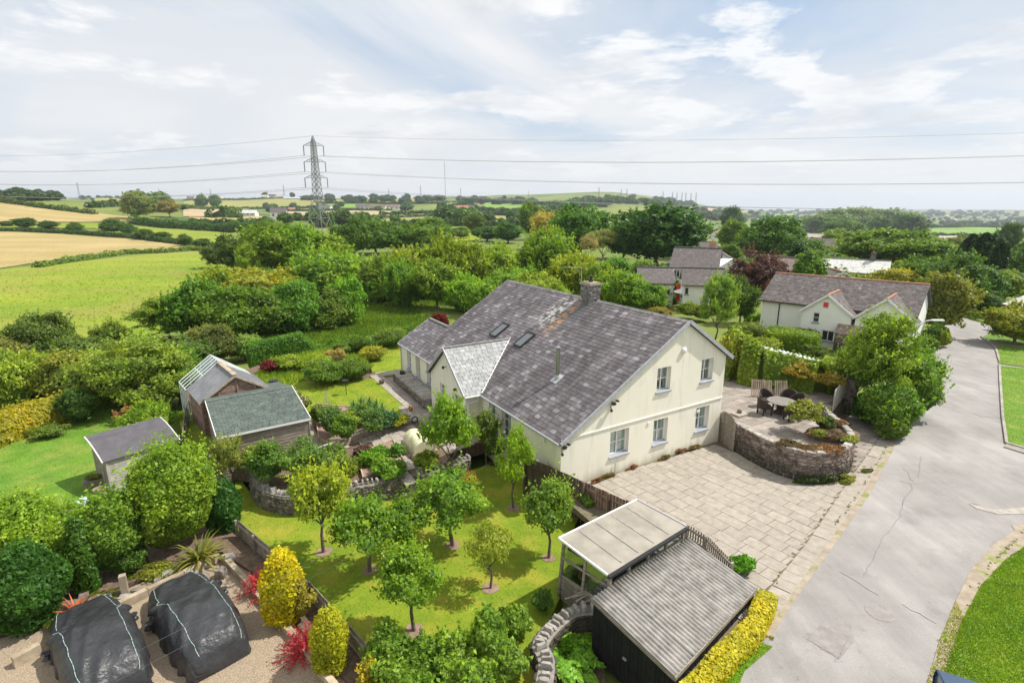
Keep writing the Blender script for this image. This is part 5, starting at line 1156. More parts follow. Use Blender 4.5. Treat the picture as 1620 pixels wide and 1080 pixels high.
# ------------------------------------------------------------------ covered cars
def covered_car(label, far, near, width, seed, ropes, notch=.0, height=1.2):
    far, near = Vector(far), Vector(near); ax = (near - far); Lc = ax.length; ax.normalize(); sd = Vector((-ax.y, ax.x, 0)); rs = random.Random(seed)
    t = thing('covered_car', label, 'car', (far + near) / 2)
    prof_t = [0, .015, .06, .16, .27, .36, .46, .62, .80, .92, .975, 1]; prof_h = [.30, .62, .74, .80, .86, 1.12, 1.33, 1.40, 1.34, 1.12, .78, .35]
    NI, NJ = 110, 72
    def surf(i, j, off=0.):
        t_ = i / NI; h = float(np.interp(t_, prof_t, prof_h)) * height / 1.42; wv = width / 2 * (1 - .26 * abs(2 * t_ - 1) ** 3.5)
        a = math.pi * j / NJ; e = 4.6; q = 1 / (abs(math.cos(a)) ** e + abs(math.sin(a)) ** e) ** (1 / e)
        yy = math.cos(a) * q; zz_ = math.sin(a) * q; z = zz_ * h; 
        tum = 1 - .24 * max(0, (z - .75)) / .65; x = (t_ - .5) * Lc; y = yy * wv * tum
        # folds of the sheet: taut over the top, gathered towards the hem
        k = 1 - zz_; f = .045 * k * math.sin(x * 9 + 2.1 * math.sin(x * 1.7 + seed)) + .018 * k * math.sin(x * 15 + seed + y * 2)
        wr = .055 * abs(math.sin(x * 2.3 + y * 3.1 + 1.3 * math.sin(y * 4 + seed))) ** 3 + .012 * math.sin(x * 5.3 + y * 4.1 + seed) * math.sin(y * 6 + x * 2) + .008 * math.sin(12 * (x * .6 + y) + seed * 2)
        if .2 < t_ < .5: wr += .016 * abs(math.sin((y * 3 + (t_ - .35) * 9) * 2.1)) * (1 - zz_ * .3)
        ends = max(0, abs(2 * t_ - 1) - .9) * 10
        y += math.copysign(f + .05 * k * k, y); z += wr * (zz_ ** .5 if zz_ > 0 else 0)
        y += ends * .03 * math.sin(j * .9)
        # rear-view mirror under the sheet
        if abs(t_ - .335) < .035 and .60 < z < .98: y += math.copysign(.17 * (1 - abs(t_ - .335) / .035), y)
        z = max(z, .0); P_ = (far + near) / 2 + ax * x + sd * y + Vector((0, 0, z)); 
        if off:
            c = (far + near) / 2 + ax * x + Vector((0, 0, .3)); P_ = P_ + (P_ - c).normalized() * off
        return P_
    V = [tuple(surf(i, j)) for i in range(NI + 1) for j in range(NJ + 1)]; w = NJ + 1
    Fq = [(i * w + j, i * w + j + 1, (i + 1) * w + j + 1, (i + 1) * w + j) for i in range(NI) for j in range(NJ)]
    # close the two ends
    cs = len(V); V.append(tuple((far + near) / 2 - ax * (Lc / 2 + .04) + Vector((0, 0, .05)))); V.append(tuple((far + near) / 2 + ax * (Lc / 2 + .04) + Vector((0, 0, .05))))
    Fq += [(cs, j + 1, j, cs) for j in range(NJ)] + [(cs + 1, NI * w + j, NI * w + j + 1, cs + 1) for j in range(NJ)]
    me = bpy.data.meshes.new('cover'); me.from_pydata(V, [], [f if f[0] != f[3] else f[:3] for f in Fq]); me.materials.append(MATS['tarp']); me.shade_smooth(); link('cover', me, t)
    for rn, (ja, jb, mt, i0, i1) in enumerate(ropes):
        b = MB(); pts = [surf(i, ja + (jb - ja) * i / NI + .18 * math.sin(i * .35), .012) for i in range(i0, i1 + 1, 3)]; b.tube(pts, .008, 5); ro = b.build('rope', mt, t)
        g = MB()
        for q in range(1, len(pts) - 1, 2): g.tube([pts[q].lerp(pts[q + 1], .2) , pts[q].lerp(pts[q + 1], .55)], .0105, 5)
        g.build('rope_fleck', 'rope_green', ro)
    # gathered corner tied in a bunch
    for sg in (1, -1):
        b = MB(); c = surf(int(NI * .34), 6 if sg > 0 else NJ - 6, .10) ; b.lathe(c - Vector((0, 0, .12)), [(.03, 0), (.13, .05), (.10, .12), (.04, .16), (.12, .25)], 9); b.build('tied_bunch', 'tarp', t)
    return t
covered_car('car under a black sheet held by two white ropes, right of the pair', (-11.9, 16.5, ZP), (-8.5, 13.2, ZP), 1.95, 3, [(52, 50, 'rope_white', 2, 108), (21, 19, 'rope_white', 2, 108)])
covered_car('car under a black sheet with a blue cord, left one by the frame corner', (-14.2, 15.3, ZP), (-10.75, 12.05, ZP), 1.95, 8, [(52, 53, 'rope_white', 2, 108), (21, 20, 'rope_white', 2, 108)])
# ------------------------------------------------------------------ plants round the yard
shrub_px('conifer', 'large dark green clipped conifer ball left of the covered cars', 'shrub', 50, 985, 866, 112, ZP, 16000, .075, (.035, .105, .02), bump=.09, jit=.8, aspect=2.2, core=.86)
shrub_px('shrub', 'big bright green bush behind the dark conifer ball', 'shrub', 62, 925, 772, 158, ZP, 12000, .10, (.145, .25, .03), K=46, rb=.3, core=.86, inner=.06)
shrub_px('conifer', 'slim dark conifer between the two bright bushes at the left', 'shrub', 140, 938, 826, 34, ZP, 4500, .07, (.05, .12, .02), shape='column', aspect=2.2, jit=.8, core=.9)
shrub_px('shrub', 'bright broad bush between the slim conifer and the grey shed', 'shrub', 185, 905, 770, 104, ZP, 8500, .10, (.11, .205, .03), K=40, rb=.3, core=.86)
shrub_px('shrub', 'tall rounded bright green bush in front of the grey shed', 'shrub', 292, 862, 693, 128, ZP, 13000, .10, (.145, .245, .03), K=44, rb=.32, core=.88)
shrub_px('shrub', 'olive green bush behind the spiky phormium', 'shrub', 262, 872, 752, 84, ZP, 6500, .10, (.14, .22, .035), K=30, rb=.33, core=.85)
shrub_px('conifer', 'narrow dark conifer column beside the broad bush', 'shrub', 218, 898, 800, 28, ZP, 3500, .07, (.035, .09, .02), shape='column', aspect=2.2, jit=.8, core=.9)
shrub_px('conifer', 'dark green conifer at the corner of the orchard fence', 'shrub', 357, 838, 762, 48, ZP, 6000, .065, (.03, .10, .02), shape='column', aspect=2.2, jit=.8, core=.9)
shrub_px('shrub', 'low green shrub under the slim dark conifers', 'shrub', 205, 905, 862, 62, ZP, 2600, .08, (.07, .14, .025), K=18, rb=.4, core=.8)
shrub_px('conifer', 'taller golden conifer beside the gravel yard', 'shrub', 452, 982, 876, 60, ZP, 9000, .06, (.33, .335, .015), shape='column', bump=.06, jit=.7, aspect=1.8, core=.93)
shrub_px('conifer', 'shorter golden green conifer nearest the bottom edge', 'shrub', 525, 1058, 966, 53, ZP, 8000, .055, (.25, .29, .018), shape='column', bump=.06, jit=.7, aspect=1.8, core=.93)
shrub_px('shrub', 'loose olive shrub between the two golden conifers', 'shrub', 478, 985, 918, 52, ZP, 2200, .07, (.20, .20, .035), K=18, rb=.4, core=.5, inner=.3)
shrub_px('shrub', 'yellow green shrub at the bottom end of the weathered fence', 'shrub', 592, 1110, 1040, 60, ZP, 1600, .07, (.24, .24, .03), K=16, rb=.4, core=.5, inner=.3)
def spiky(name, label, cat, base, n, ln, w, color, up=.6, droop=.6, seg=4, group=None):
    b = MB()
    for i in range(n):
        a = random.uniform(0, 6.28); l_ = ln * random.uniform(.55, 1.1); d = Vector((math.cos(a), math.sin(a), 0)); sd = Vector((-d.y, d.x, 0)); el = random.uniform(.35, 1.3) * up; P_ = Vector(base) + d * random.uniform(0, .12); vs = []
        for k in range(seg + 1):
            t_ = k / seg; ww = w * (1 - t_ ** 2) * .5 + .002; vs += [P_ + sd * ww, P_ - sd * ww]; an = el * 1.2 - droop * t_ * 2.1 * random.uniform(.8, 1.1); P_ = P_ + (d * math.cos(an) + Vector((0, 0, 1)) * math.sin(an)) * l_ / seg
        b.add(vs, [(2 * k, 2 * k + 1, 2 * k + 3, 2 * k + 2) for k in range(seg)], random.random())
    me = b.mesh(name, 'leaf', fix=False); me.materials.clear(); me.materials.append(LEAF); o = link(name, me, color=color); tagp(o, label, cat, group); return o
spiky('phormium', 'large spiky striped phormium at the back of the gravel yard', 'plant', at(318, 888, ZP + .1), 120, 1.3, .08, (.15, .17, .05), 1.0, .75)
spiky('phormium', 'orange red spiky phormium beside the dark conifer ball', 'plant', at(122, 972, ZP + .1), 70, .75, .06, (.42, .13, .07), .95, .6)
def spray(name, label, cat, base, R_, h, n, color, lf=.035):
    """arching twigs set with small leaves"""
    Ps, Ns = [], []
    for i in range(n):
        a = random.uniform(0, 6.28); el = random.uniform(.15, 1.35); L_ = R_ * random.uniform(.7, 1.15)
        for k in range(22):
            t_ = (k + 1) / 22 * L_; Ps.append([base[0] + math.cos(a) * math.cos(el) * t_ + random.gauss(0, .012), base[1] + math.sin(a) * math.cos(el) * t_ + random.gauss(0, .012), base[2] + math.sin(el) * t_ * h / R_ - .25 * (t_ / R_) ** 2 * R_ + .05]); Ns.append([math.cos(a) * .3, math.sin(a) * .3, 1])
    V, Fq, r = leaves(np.array(Ps), np.array(Ns, float), lf, .8, 1.8); o = link(name, mesh_np(name, V, Fq, LEAF, r), color=color); tagp(o, label, cat)
spray('berberis', 'crimson pink berberis by the taller golden conifer', 'shrub', at(412, 935, ZP), .85, .95, 170, (.30, .045, .075))
spray('berberis', 'crimson pink berberis by the shorter golden conifer', 'shrub', at(482, 1032, ZP), .85, .95, 170, (.28, .035, .065))
for i in range(22):
    u = 20 + i * 16.5 + random.uniform(-6, 6); v = 985 - (u - 20) * .27 + random.uniform(-30, 12)
    if 60 < u < 105 and v > 975: continue
    o = link('rock', stone_mesh('rock', 'coping' if i % 2 else 'stone_dark', i % 4), world=frame_m(at(u, v, ZP + .16), Vector((1, random.uniform(-1, 1), 0)).normalized(), Vector((random.uniform(-1, 0), 1, 0)).normalized(), (0, 0, 1), random.uniform(.2, .5), random.uniform(.2, .4), random.uniform(.15, .35)))
    tagp(o, ['rough', 'pale', 'dark', 'broad', 'small'][i % 5] + ' ' + ORD[i].replace('leftmost', 'first') + ' rock from the left in the bed behind the cars', 'rock', 'rocks in the planting bed behind the cars')
for u, v, s, cc_, lb in ((245, 905, .9, (.17, .20, .03), 'golden ground ivy behind the right covered car'), (165, 948, .7, (.16, .18, .03), 'olive ground cover between the slim conifer and the timber post'), (95, 990, .5, (.10, .14, .03), 'low green plant by the corner of the left covered car')):
    shrub('ground_ivy', lb, 'plant', at(u, v, ZP + .1), (s, s * .6, .16), 1500, .06, cc_, K=16, rb=.4, zc=.05, core=.5, inner=.3)
# ------------------------------------------------------------------ orchard trees
OR = [('apple', 512, 873, 735, 108, (.165, .235, .03), 'yellow green young tree by the curved garden wall', 0), ('apple', 585, 902, 790, 122, (.10, .20, .025), 'broad dark green orchard tree right of the yellow tree', 1), ('apple', 655, 997, 872, 122, (.11, .21, .025), 'round orchard tree nearest the camera with a mulched foot', 2), ('apple', 716, 862, 748, 128, (.10, .20, .03), 'wide orchard tree in the middle of the lawn', 0), ('sparse', 776, 930, 828, 96, (.20, .25, .035), 'thin yellowish orchard tree with sparse leaves', 0), ('apple', 812, 803, 683, 70, (.14, .25, .025), 'upright orchard tree near the dark board fence', 1), ('apple', 868, 882, 766, 96, (.12, .21, .04), 'grey green orchard tree beside the glass lean-to', 2), ('apple', 645, 888, 792, 88, (.11, .21, .025), 'small dense orchard tree between the middle tree and the yellow one', 2), ('apple', 714, 768, 636, 98, (.12, .23, .025), 'large leafy tree in front of the porch', 1), ('upright', 770, 735, 645, 46, (.10, .15, .035), 'narrow dark tree against the house front', 0), ('apple', 372, 780, 690, 62, (.16, .20, .06), 'small silvery tree in front of the green roofed shed', 0), ('upright', 884, 790, 712, 34, (.20, .26, .04), 'slender yellow green sapling at the gable corner', 0)]
for k_, u, vb, vt, w, c, lb, vr in OR:
    tree_px(k_, u, vb, vt + 4, w * .9, c, lb, 'young trees of the orchard and garden', 'fruit_tree', z=ZO, var=vr)
    if vb > 790:
        b = MB(); p = at(u, vb, ZO); rr = random.uniform(.26, .36); b.prism([(p.x + rr * random.uniform(.85, 1.1) * math.cos(a * .42), p.y + rr * random.uniform(.85, 1.1) * math.sin(a * .42)) for a in range(15)], ZO - .02, ZO + .015); o = struct('soil_patch', b, 'soil_pink')
SH = [(612, 1062, 992, 80), (668, 1075, 1010, 80), (715, 1075, 998, 90), (770, 1060, 965, 84), (815, 1010, 958, 60), (640, 1120, 1050, 120), (745, 1120, 1040, 90), (800, 1075, 1015, 70)]
SL = ['leafy green bush at the lower end of the weathered fence', 'low bush left of the middle of the bottom edge', 'tall bush with pale shoots at the bottom of the orchard', 'bush below the middle of the orchard lawn by the stone wall', 'bush filling the bend of the upright-coped wall', 'broad bush cut by the bottom edge of the picture', 'bush at the bottom edge left of the stone wall bend', 'bush pressed against the left face of the stone wall']
for (u, vb, vt, w), lb in zip(SH, SL): shrub_px('bush', lb, 'bush', u, vb, vt, w, ZO, 2600, .10, random.choice([(.12, .22, .035), (.10, .19, .03), (.14, .24, .05)]), K=24, rb=.34, core=.6, inner=.25, lower=-.5)
shrub_px('bush', 'low herbs in a round tub at the corner of the glass lean-to', 'bush', 858, 968, 935, 38, ZO, 900, .06, (.06, .13, .03), K=12, rb=.4, core=.6)
# ------------------------------------------------------------------ garden walls
stone_wall('dark dry-stone wall curving round the lower left of the vegetable terrace', [at(u, v, -.9) for u, v in [(398, 778), (408, 798), (440, 812), (480, 815), (530, 808), (565, 800)]], -.9, -.02, .38, 1, 'stone_dark', 'upright', rowh=.11, sw=(.14, .34))
stone_wall('dark dry-stone wall between the yellow tree and the garden steps', [at(u, v, -.9) for u, v in [(565, 800), (600, 793), (642, 782)]], -.9, .0, .38, 1, 'stone_dark', 'upright', rowh=.11, sw=(.14, .34))
stone_wall('dark dry-stone wall right of the garden steps under the large leafy tree', [at(u, v, -.9) for u, v in [(662, 780), (700, 770), (745, 752)]], -.9, .0, .38, 1, 'stone_dark', 'upright', rowh=.11, sw=(.14, .34))
stone_wall('rubble wall with upright coping stones winding down beside the garage', [at(u, v, -.35) for u, v in [(938, 955), (905, 958), (880, 972), (856, 995), (842, 1020), (852, 1046), (846, 1085)]], -1.5, -.35, .46, 1, 'stone_wall', 'upright', rowh=.12, both=True, sw=(.14, .34))
# steps
t = thing('garden_steps', 'worn stone steps through the gap in the dry-stone wall', 'steps', at(650, 782, -.9)); k = []
for i in range(5):
    p = at(650, 782, -.9) + Vector((.02 * i, .28 * i, 0)); k.append(frame_m(p + Vector((0, 0, .08 + .15 * i)), (1, .1, 0), (-.1, 1, 0), (0, 0, 1), .62, .34, .16))
pieces(t, 'step', k, [unit_mesh('step', 'slab', .03)], 'slab')
# fern
def fern(label, base, n, ln):
    Ps, Ns = [], []
    for i in range(n):
        a = 6.28 * i / n + random.uniform(-.2, .2); el = random.uniform(.6, 1.2); L_ = ln * random.uniform(.75, 1.15); d = Vector((math.cos(a), math.sin(a), 0)); sd = Vector((-d.y, d.x, 0))
        for k in range(26):
            t_ = (k + 1) / 26; c = Vector(base) + d * (math.cos(el) * L_ * t_ + .25 * t_ * t_) + Vector((0, 0, math.sin(el) * L_ * t_ - .6 * L_ * t_ ** 2.2)); wd = .22 * math.sin(math.pi * min(1, t_ * .85 + .12))
            for s in (-1, 1):
                for q in (.25, .6, .95): Ps.append(list(c + sd * s * wd * q)); Ns.append([d.x * .3, d.y * .3, 1])
    V, Fq, r = leaves(np.array(Ps), np.array(Ns, float), .075, .3, 1.9); o = link('fern', mesh_np('fern', V, Fq, LEAF, r), color=(.12, .27, .03)); tagp(o, label, 'fern')
fern('big bright fern between the rubble wall and the dark garage front', at(893, 1052, -1.2), 26, 1.35)
fern('smaller fern growing above the big bright fern by the rubble wall', at(905, 1005, -1.2), 16, .9)
patch('planting_bed', [(850, 1000), (905, 955), (945, 960), (960, 1100), (860, 1200), (840, 1060)], -1.3, 'soil', .4)
# ------------------------------------------------------------------ glass lean-to
gA, gB, gC, gD = at(884, 851, 1.38), at(1008, 790, 1.38), at(1086, 832, 1.12), at(961, 909, 1.12)
gh = thing('lean_to', 'timber and glass lean-to with a flat milky plastic roof', 'greenhouse', (gA.x, gA.y, ZO)); b = MB(); nrm = (gB - gA).cross(gD - gA).normalized(); nrm = nrm if nrm.z > 0 else -nrm
b.sheet([gA, gB, gC, gD], nrm, .03); rp_ = b.build('roof', 'polycarb', gh)
k = []
for i in range(1, 5):
    f = i / 5; a, c = gA.lerp(gB, f), gD.lerp(gC, f); k.append(frame_m((a + c) / 2 + nrm * .008, (c - a).normalized(), (gB - gA).normalized(), nrm, (c - a).length * (.9 if i else 1), .035, .02))
pieces(rp_, 'glazing_bar', k, [unit_mesh('glazing_bar', 'coping', .1)], 'coping')
b = MB(); b.bar(gA, gB, .05, .07); b.build('edge_trim', 'paint_white', rp_); b = MB(); b.bar(gA, gD, .05, .07); b.build('edge_trim', 'paint_white', rp_); b = MB(); b.bar(gB, gC, .05, .06); b.build('edge_trim', 'lead', rp_)
b = MB(); q_ = (gD - gA).normalized() * .05; b.bar(gD + q_ - Vector((0, 0, .06)), gC + q_ - Vector((0, 0, .06)), .10, .08); b.build('gutter', 'plastic_black', rp_)
ins = lambda p, c_, f: p.lerp(c_, f)
gm = (gA + gC) / 2
cor = [ins(p, gm, .05) for p in (gA, gB, gC, gD)]
po = []
def upr(p, q, n, zt1, zt2, nm='post'):
    for i in range(n + 1):
        c = p.lerp(q, i / n); z1 = zt1 + (zt2 - zt1) * i / n; po.append(frame_m(Vector((c.x, c.y, (ZO + z1) / 2 - .04)), (q - p).normalized(), Vector((0, 0, 1)).cross((q - p).normalized()), (0, 0, 1), .09, .09, z1 - ZO - .05))
upr(cor[0], cor[3], 2, 1.38, 1.12); upr(cor[3], cor[2], 4, 1.12, 1.12); upr(cor[0], cor[1], 3, 1.38, 1.38); upr(cor[1], cor[2], 2, 1.38, 1.12)
po2 = [];
for m in po:
    if all((m.translation - x.translation).length > .05 for x in po2): po2.append(m)
pieces(gh, 'post', po2, [unit_mesh('post', 'wood_grey', .05)], 'wood_grey')
rl = []
for p, q in ((cor[0], cor[3]), (cor[3], cor[2]), (cor[0], cor[1]), (cor[1], cor[2])):
    for z in (ZO + .85, ZO + 1.55): a, c = Vector((p.x, p.y, z)), Vector((q.x, q.y, z)); rl.append(frame_m((a + c) / 2, (c - a).normalized(), Vector((0, 0, 1)).cross((c - a).normalized()), (0, 0, 1), (c - a).length, .06, .07))
pieces(gh, 'rail', rl, [unit_mesh('rail', 'wood_grey', .05)], 'wood_grey')
for p, q in ((cor[0], cor[3]), (cor[3], cor[2]), (cor[0], cor[1])):
    b = MB(); a, c = Vector((p.x, p.y, ZO + 1.42)), Vector((q.x, q.y, ZO + 1.42)); b.bar(a, c, .008, 1.08); b.build('glazing', 'clear_glass', gh)
    k = []; d = (q - p); d.z = 0; L_ = d.length; d.normalize(); n_ = int(L_ / .14)
    for i in range(n_): k.append(frame_m(Vector((p.x, p.y, ZO + .42)) + d * (L_ * (i + .5) / n_), d, Vector((-d.y, d.x, 0)), (0, 0, 1), L_ / n_ - .006, .025, .84))
    pieces(gh, 'board', k, [unit_mesh('board', 'wood_grey', .03)], 'wood_grey')
b = MB(); b.prism([(p.x, p.y) for p in cor], ZO - .1, ZO + .02); b.build('floor', 'slab_grey', gh)
b = MB(); sh_ = cor[0].lerp(cor[3], .35); b.bar(Vector((sh_.x + .3, sh_.y + .3, ZO + .75)), Vector((cor[1].x - .3, cor[1].y - .6, ZO + .75)), .6, .04); b.build('bench', 'wood_sleeper', label='plain timber potting bench inside the glass lean-to', cat='bench')
b = MB(); p = cor[0].lerp(cor[3], .3) + (cor[1] - cor[0]) * .12; b.lathe((p.x, p.y, ZO + .77), [(.12, 0), (.19, .16), (.21, .16), (.21, .2), (.17, .2), (.14, .06)], 16); b.build('plant_pot', 'terracotta', label='round clay bowl on the bench just inside the lean-to glass', cat='pot')
p = at(930, 806, -.3); b = MB(); b.lathe(p - Vector((0, 0, .35)), [(.24, 0), (.33, .42), (.35, .42), (.35, .5), (.28, .5)], 16); b.build('plant_pot', 'terracotta', label='large terracotta pot of flowers outside behind the lean-to roof', cat='pot')
shrub('flowering_plant', 'bushy plant with small pink flowers in the large terracotta pot', 'plant', p + Vector((0, 0, .12)), (.42, .42, .3), 900, .07, (.12, .22, .04), K=14, rb=.4, core=.5, inner=.3)
# branches heaped in front of it
b = MB()
for i in range(9):
    a = at(905 + random.uniform(-15, 15), 948 + random.uniform(-6, 6), -.3); c = at(965 + random.uniform(-8, 12), 930 + random.uniform(-10, 6), -.05); m_ = a.lerp(c, .5) + Vector((0, random.uniform(-.1, .1), random.uniform(.05, .25))); b.tube([a, m_, c], .03, 5, r2=.015)
o = b.build('cut_branches', 'bark_pale', label='heap of bare grey branches lying between the lean-to and the garage', cat='branches'); o['kind'] = 'stuff'; del o['category']
# ------------------------------------------------------------------ corrugated garage
qa, qb, qc, qd = at(935, 945, .72), at(1090, 850, .72), at(1198, 929, .46), at(1068, 1071, .46)
ga_ = thing('garage', 'black timber garage with a weathered grey corrugated roof by the road', 'garage', (qd.x, qd.y, -1.2))
Lab = (qb - qa).length; ns = 5; period = .146
def corr(parent, a, b_, c, d, mat, nsheets, per, amp, over=.05, name='roof_sheet', lift=.012, th=.008):
    La = (b_ - a).length; nr = (b_ - a).cross(d - a).normalized(); nr = nr if nr.z > 0 else -nr
    for s in range(nsheets):
        f0, f1 = s / nsheets, min(1, (s + 1) / nsheets + .01); n = int((f1 - f0) * La / per * 6); V = []; up = lift * (s % 2)
        rows = 5
        for r_ in range(rows + 1):
            t_ = r_ / rows
            for i in range(n + 1):
                f = f0 + (f1 - f0) * i / n; p = a.lerp(b_, f).lerp(d.lerp(c, f), t_); V.append(p + nr * (amp * math.cos(f * La / per * 2 * math.pi) + up + .006 * math.sin(t_ * 5 + s)))
        w = n + 1; Fq = [(r_ * w + i, r_ * w + i + 1, (r_ + 1) * w + i + 1, (r_ + 1) * w + i) for r_ in range(rows) for i in range(n)]; k0 = len(V)
        V += [v - nr * th for v in V]; Fq += [tuple(k0 + q for q in reversed(f)) for f in Fq]
        edge = [(i, i + 1) for i in range(n)]; Fq += [(i, k0 + i, k0 + i + 1, i + 1) for i in range(n)] + [(rows * w + i, rows * w + i + 1, k0 + rows * w + i + 1, k0 + rows * w + i) for i in range(n)]
        b = MB(); b.add(V, Fq, random.random()); me = b.mesh(name, mat, True, fix=False); link(name, me, parent)
corr(ga_, qa, qb, qc, qd, 'corrugated', ns, period, .038)
gi = [p.lerp((qa + qc) / 2, .035) for p in (qa, qb, qc, qd)]
for (p, q, nm) in ((gi[0], gi[3], 'wall_board'), (gi[3], gi[2], 'wall_board'), (gi[0], gi[1], 'wall_board'), (gi[1], gi[2], 'wall_board')):
    d = q - p; Lh = Vector((d.x, d.y, 0)).length; dh = Vector((d.x, d.y, 0)).normalized(); k = []; m = int(Lh / .15)
    for i in range(m):
        f = (i + .5) / m; c = p.lerp(q, f); z1 = c.z - .07; z0 = -1.3; k.append(frame_m((c.x, c.y, (z0 + z1) / 2), dh, Vector((-dh.y, dh.x, 0)), (0, 0, 1), Lh / m - .01, .03 + .012 * (i % 2), z1 - z0))
    pieces(ga_, nm, k, [unit_mesh(nm, 'wood_black', .03)], 'wood_black')
b = MB(); b.bar(qa - Vector((0, 0, .06)), qd - Vector((0, 0, .06)), .03, .12); b.build('verge_board', 'wood_grey', ga_); b = MB(); b.bar(qd - Vector((0, 0, .06)), qc - Vector((0, 0, .06)), .03, .12); b.build('fascia_board', 'wood_grey', ga_)
b = MB(); hp = gi[0].lerp(gi[3], .45); b.box((hp.x - .05, hp.y - .05, -.35), (.05, .12, .05), rz=.6); b.build('door_handle', 'galv', ga_)
hedge_line('hedge', 'clipped hedge with bright yellow leaves along the roadside of the garage', [at(u, v, -.05) for u, v in [(1212, 958), (1190, 1010), (1140, 1062), (1095, 1110), (1040, 1160)]], .60, .55, .06, 520, (.33, .34, .03), clip=True, lumpy=.08)
shrub('bush', 'small bright green bush at the end of the grey picket fence', 'bush', at(1172, 905, 0), (.42, .36, .30), 1800, .06, (.10, .25, .02), K=18, rb=.35, core=.8)
# ------------------------------------------------------------------ sheds
def boards_wall(parent, p, q, z0, ztops, mat, bw=.12, horiz=True, name='board', th=.022):
    p, q = Vector(p), Vector(q); d = q - p; d.z = 0; Lw = d.length; d.normalize(); n = Vector((d.y, -d.x, 0)); zt = ztops if isinstance(ztops, (list, tuple)) else (ztops, ztops); k = []
    xs = np.linspace(0, Lw, len(zt))
    if horiz:
        z = z0; zm = max(zt)
        while z < zm - .02:
            lo_ = [x for x in np.linspace(0, Lw, 60) if np.interp(x, xs, zt) >= z + bw * .5]
            if lo_: a, c = min(lo_), max(lo_); k.append(frame_m(p + d * ((a + c) / 2) + Vector((0, 0, z + bw / 2 - p.z)) , d, (n * .12 + Vector((0, 0, 1))).normalized(), (n - Vector((0, 0, .12))).normalized(), c - a, bw * .98, th))
            z += bw
    else:
        m = int(Lw / bw)
        for i in range(m): x = Lw * (i + .5) / m; z1 = float(np.interp(x, xs, zt)); k.append(frame_m(p + d * x + Vector((0, 0, (z0 + z1) / 2 - p.z)), d, Vector((0, 0, 1)), n, Lw / m - .006, z1 - z0, th))
    pieces(parent, name, k, [unit_mesh(name, mat, .03)], mat)
# black felt shed
FL_, FR_ = at(163, 731, .72), at(284, 695, .72); dd_ = (FR_ - FL_).normalized(); bk = Vector((-dd_.y, dd_.x, 0)); dp_ = 2.35
s1 = thing('garden_shed', 'pale grey plank shed with a curved black felt roof on the left lawn', 'shed', (FL_.x, FL_.y, ZL))
b = MB(); nA = 10; vs = []
for i in range(nA + 1):
    t_ = i / nA; z = .72 + .62 * math.sin(t_ * 1.45) ; pL = FL_ + bk * dp_ * t_; pR = FR_ + bk * dp_ * t_; vs += [(pL.x, pL.y, z), (pR.x, pR.y, z), (pL.x, pL.y, z - .05), (pR.x, pR.y, z - .05)]
fs = []
for i in range(nA): a = 4 * i; fs += [(a, a + 1, a + 5, a + 4), (a + 2, a + 6, a + 7, a + 3), (a, a + 4, a + 6, a + 2), (a + 1, a + 3, a + 7, a + 5)]
fs += [(0, 2, 3, 1), (4 * nA, 4 * nA + 1, 4 * nA + 3, 4 * nA + 2)]
b.add(vs, fs, 0); b.build('roof', 'felt_black', s1)
b = MB(); b.tube([FL_ + bk * dp_ * t_ + Vector((0, 0, .62 * math.sin(t_ * 1.45) - .03)) - dd_ * .02 for t_ in [i / 8 for i in range(9)]], .035, 5); b.build('edge_trim', 'paint_white', s1)
b = MB(); b.tube([FR_ + bk * dp_ * t_ + Vector((0, 0, .62 * math.sin(t_ * 1.45) - .03)) + dd_ * .02 for t_ in [i / 8 for i in range(9)]], .035, 5); b.build('edge_trim', 'paint_white', s1)
c1_, c2_ = FL_ + dd_ * .15 + bk * .12, FR_ - dd_ * .15 + bk * .12; c3_, c4_ = c2_ + bk * (dp_ - .2), c1_ + bk * (dp_ - .2)
boards_wall(s1, c1_, c2_, ZL, .72, 'wood_clad', .13); boards_wall(s1, c4_, c1_, ZL, (1.28, 1.15, .95, .72), 'wood_grey', .13, False); boards_wall(s1, c2_, c3_, ZL, (.72, .95, 1.15, 1.28), 'wood_clad', .13); boards_wall(s1, c3_, c4_, ZL, 1.28, 'wood_clad', .13)
b = MB(); b.box(c1_ + Vector((0, 0, (ZL - .72) / 2)), (.09, .09, .72 - ZL), rz=.6); b.build('corner_post', 'wood_clad', s1)
for (u, v, lb, mt_) in ((150, 768, 'dark wooden planter trough beside the grey shed', 'wood_grey'),):
    p = at(u, v, ZL); b = MB(); b.box(p + Vector((0, 0, .18)), (.8, .35, .36), rz=.6); b.build('planter', mt_, label=lb, cat='planter')
    shrub('plant', 'green and red plants in the planter trough by the grey shed', 'plant', p + Vector((0, 0, .36)), (.38, .2, .12), 400, .05, (.12, .16, .04), K=8, rb=.4)
p = at(160, 788, ZL); b = MB(); b.lathe(p, [(.20, 0), (.24, .45), (.26, .45), (.26, .5), (.21, .5), (.2, .3)], 14); b.build('plant_pot', 'wood_sleeper', label='tan clay chimney-like pot at the corner of the grey shed', cat='pot')
b = MB(); p = at(146, 800, ZL)
for i in range(7): a = p + Vector((random.uniform(-.3, .3), random.uniform(-.2, .2), .05)); b.tube([a, a + Vector((random.uniform(-.2, .2), random.uniform(-.2, .2), .3)), a + Vector((random.uniform(-.4, .4), random.uniform(-.2, .2), random.uniform(.1, .5)))], .07, 6, r2=.03)
o = b.build('garden_cloth', 'cloth_blue', label='crumpled pale blue cloth bundle in front of the grey shed', cat='cloth')
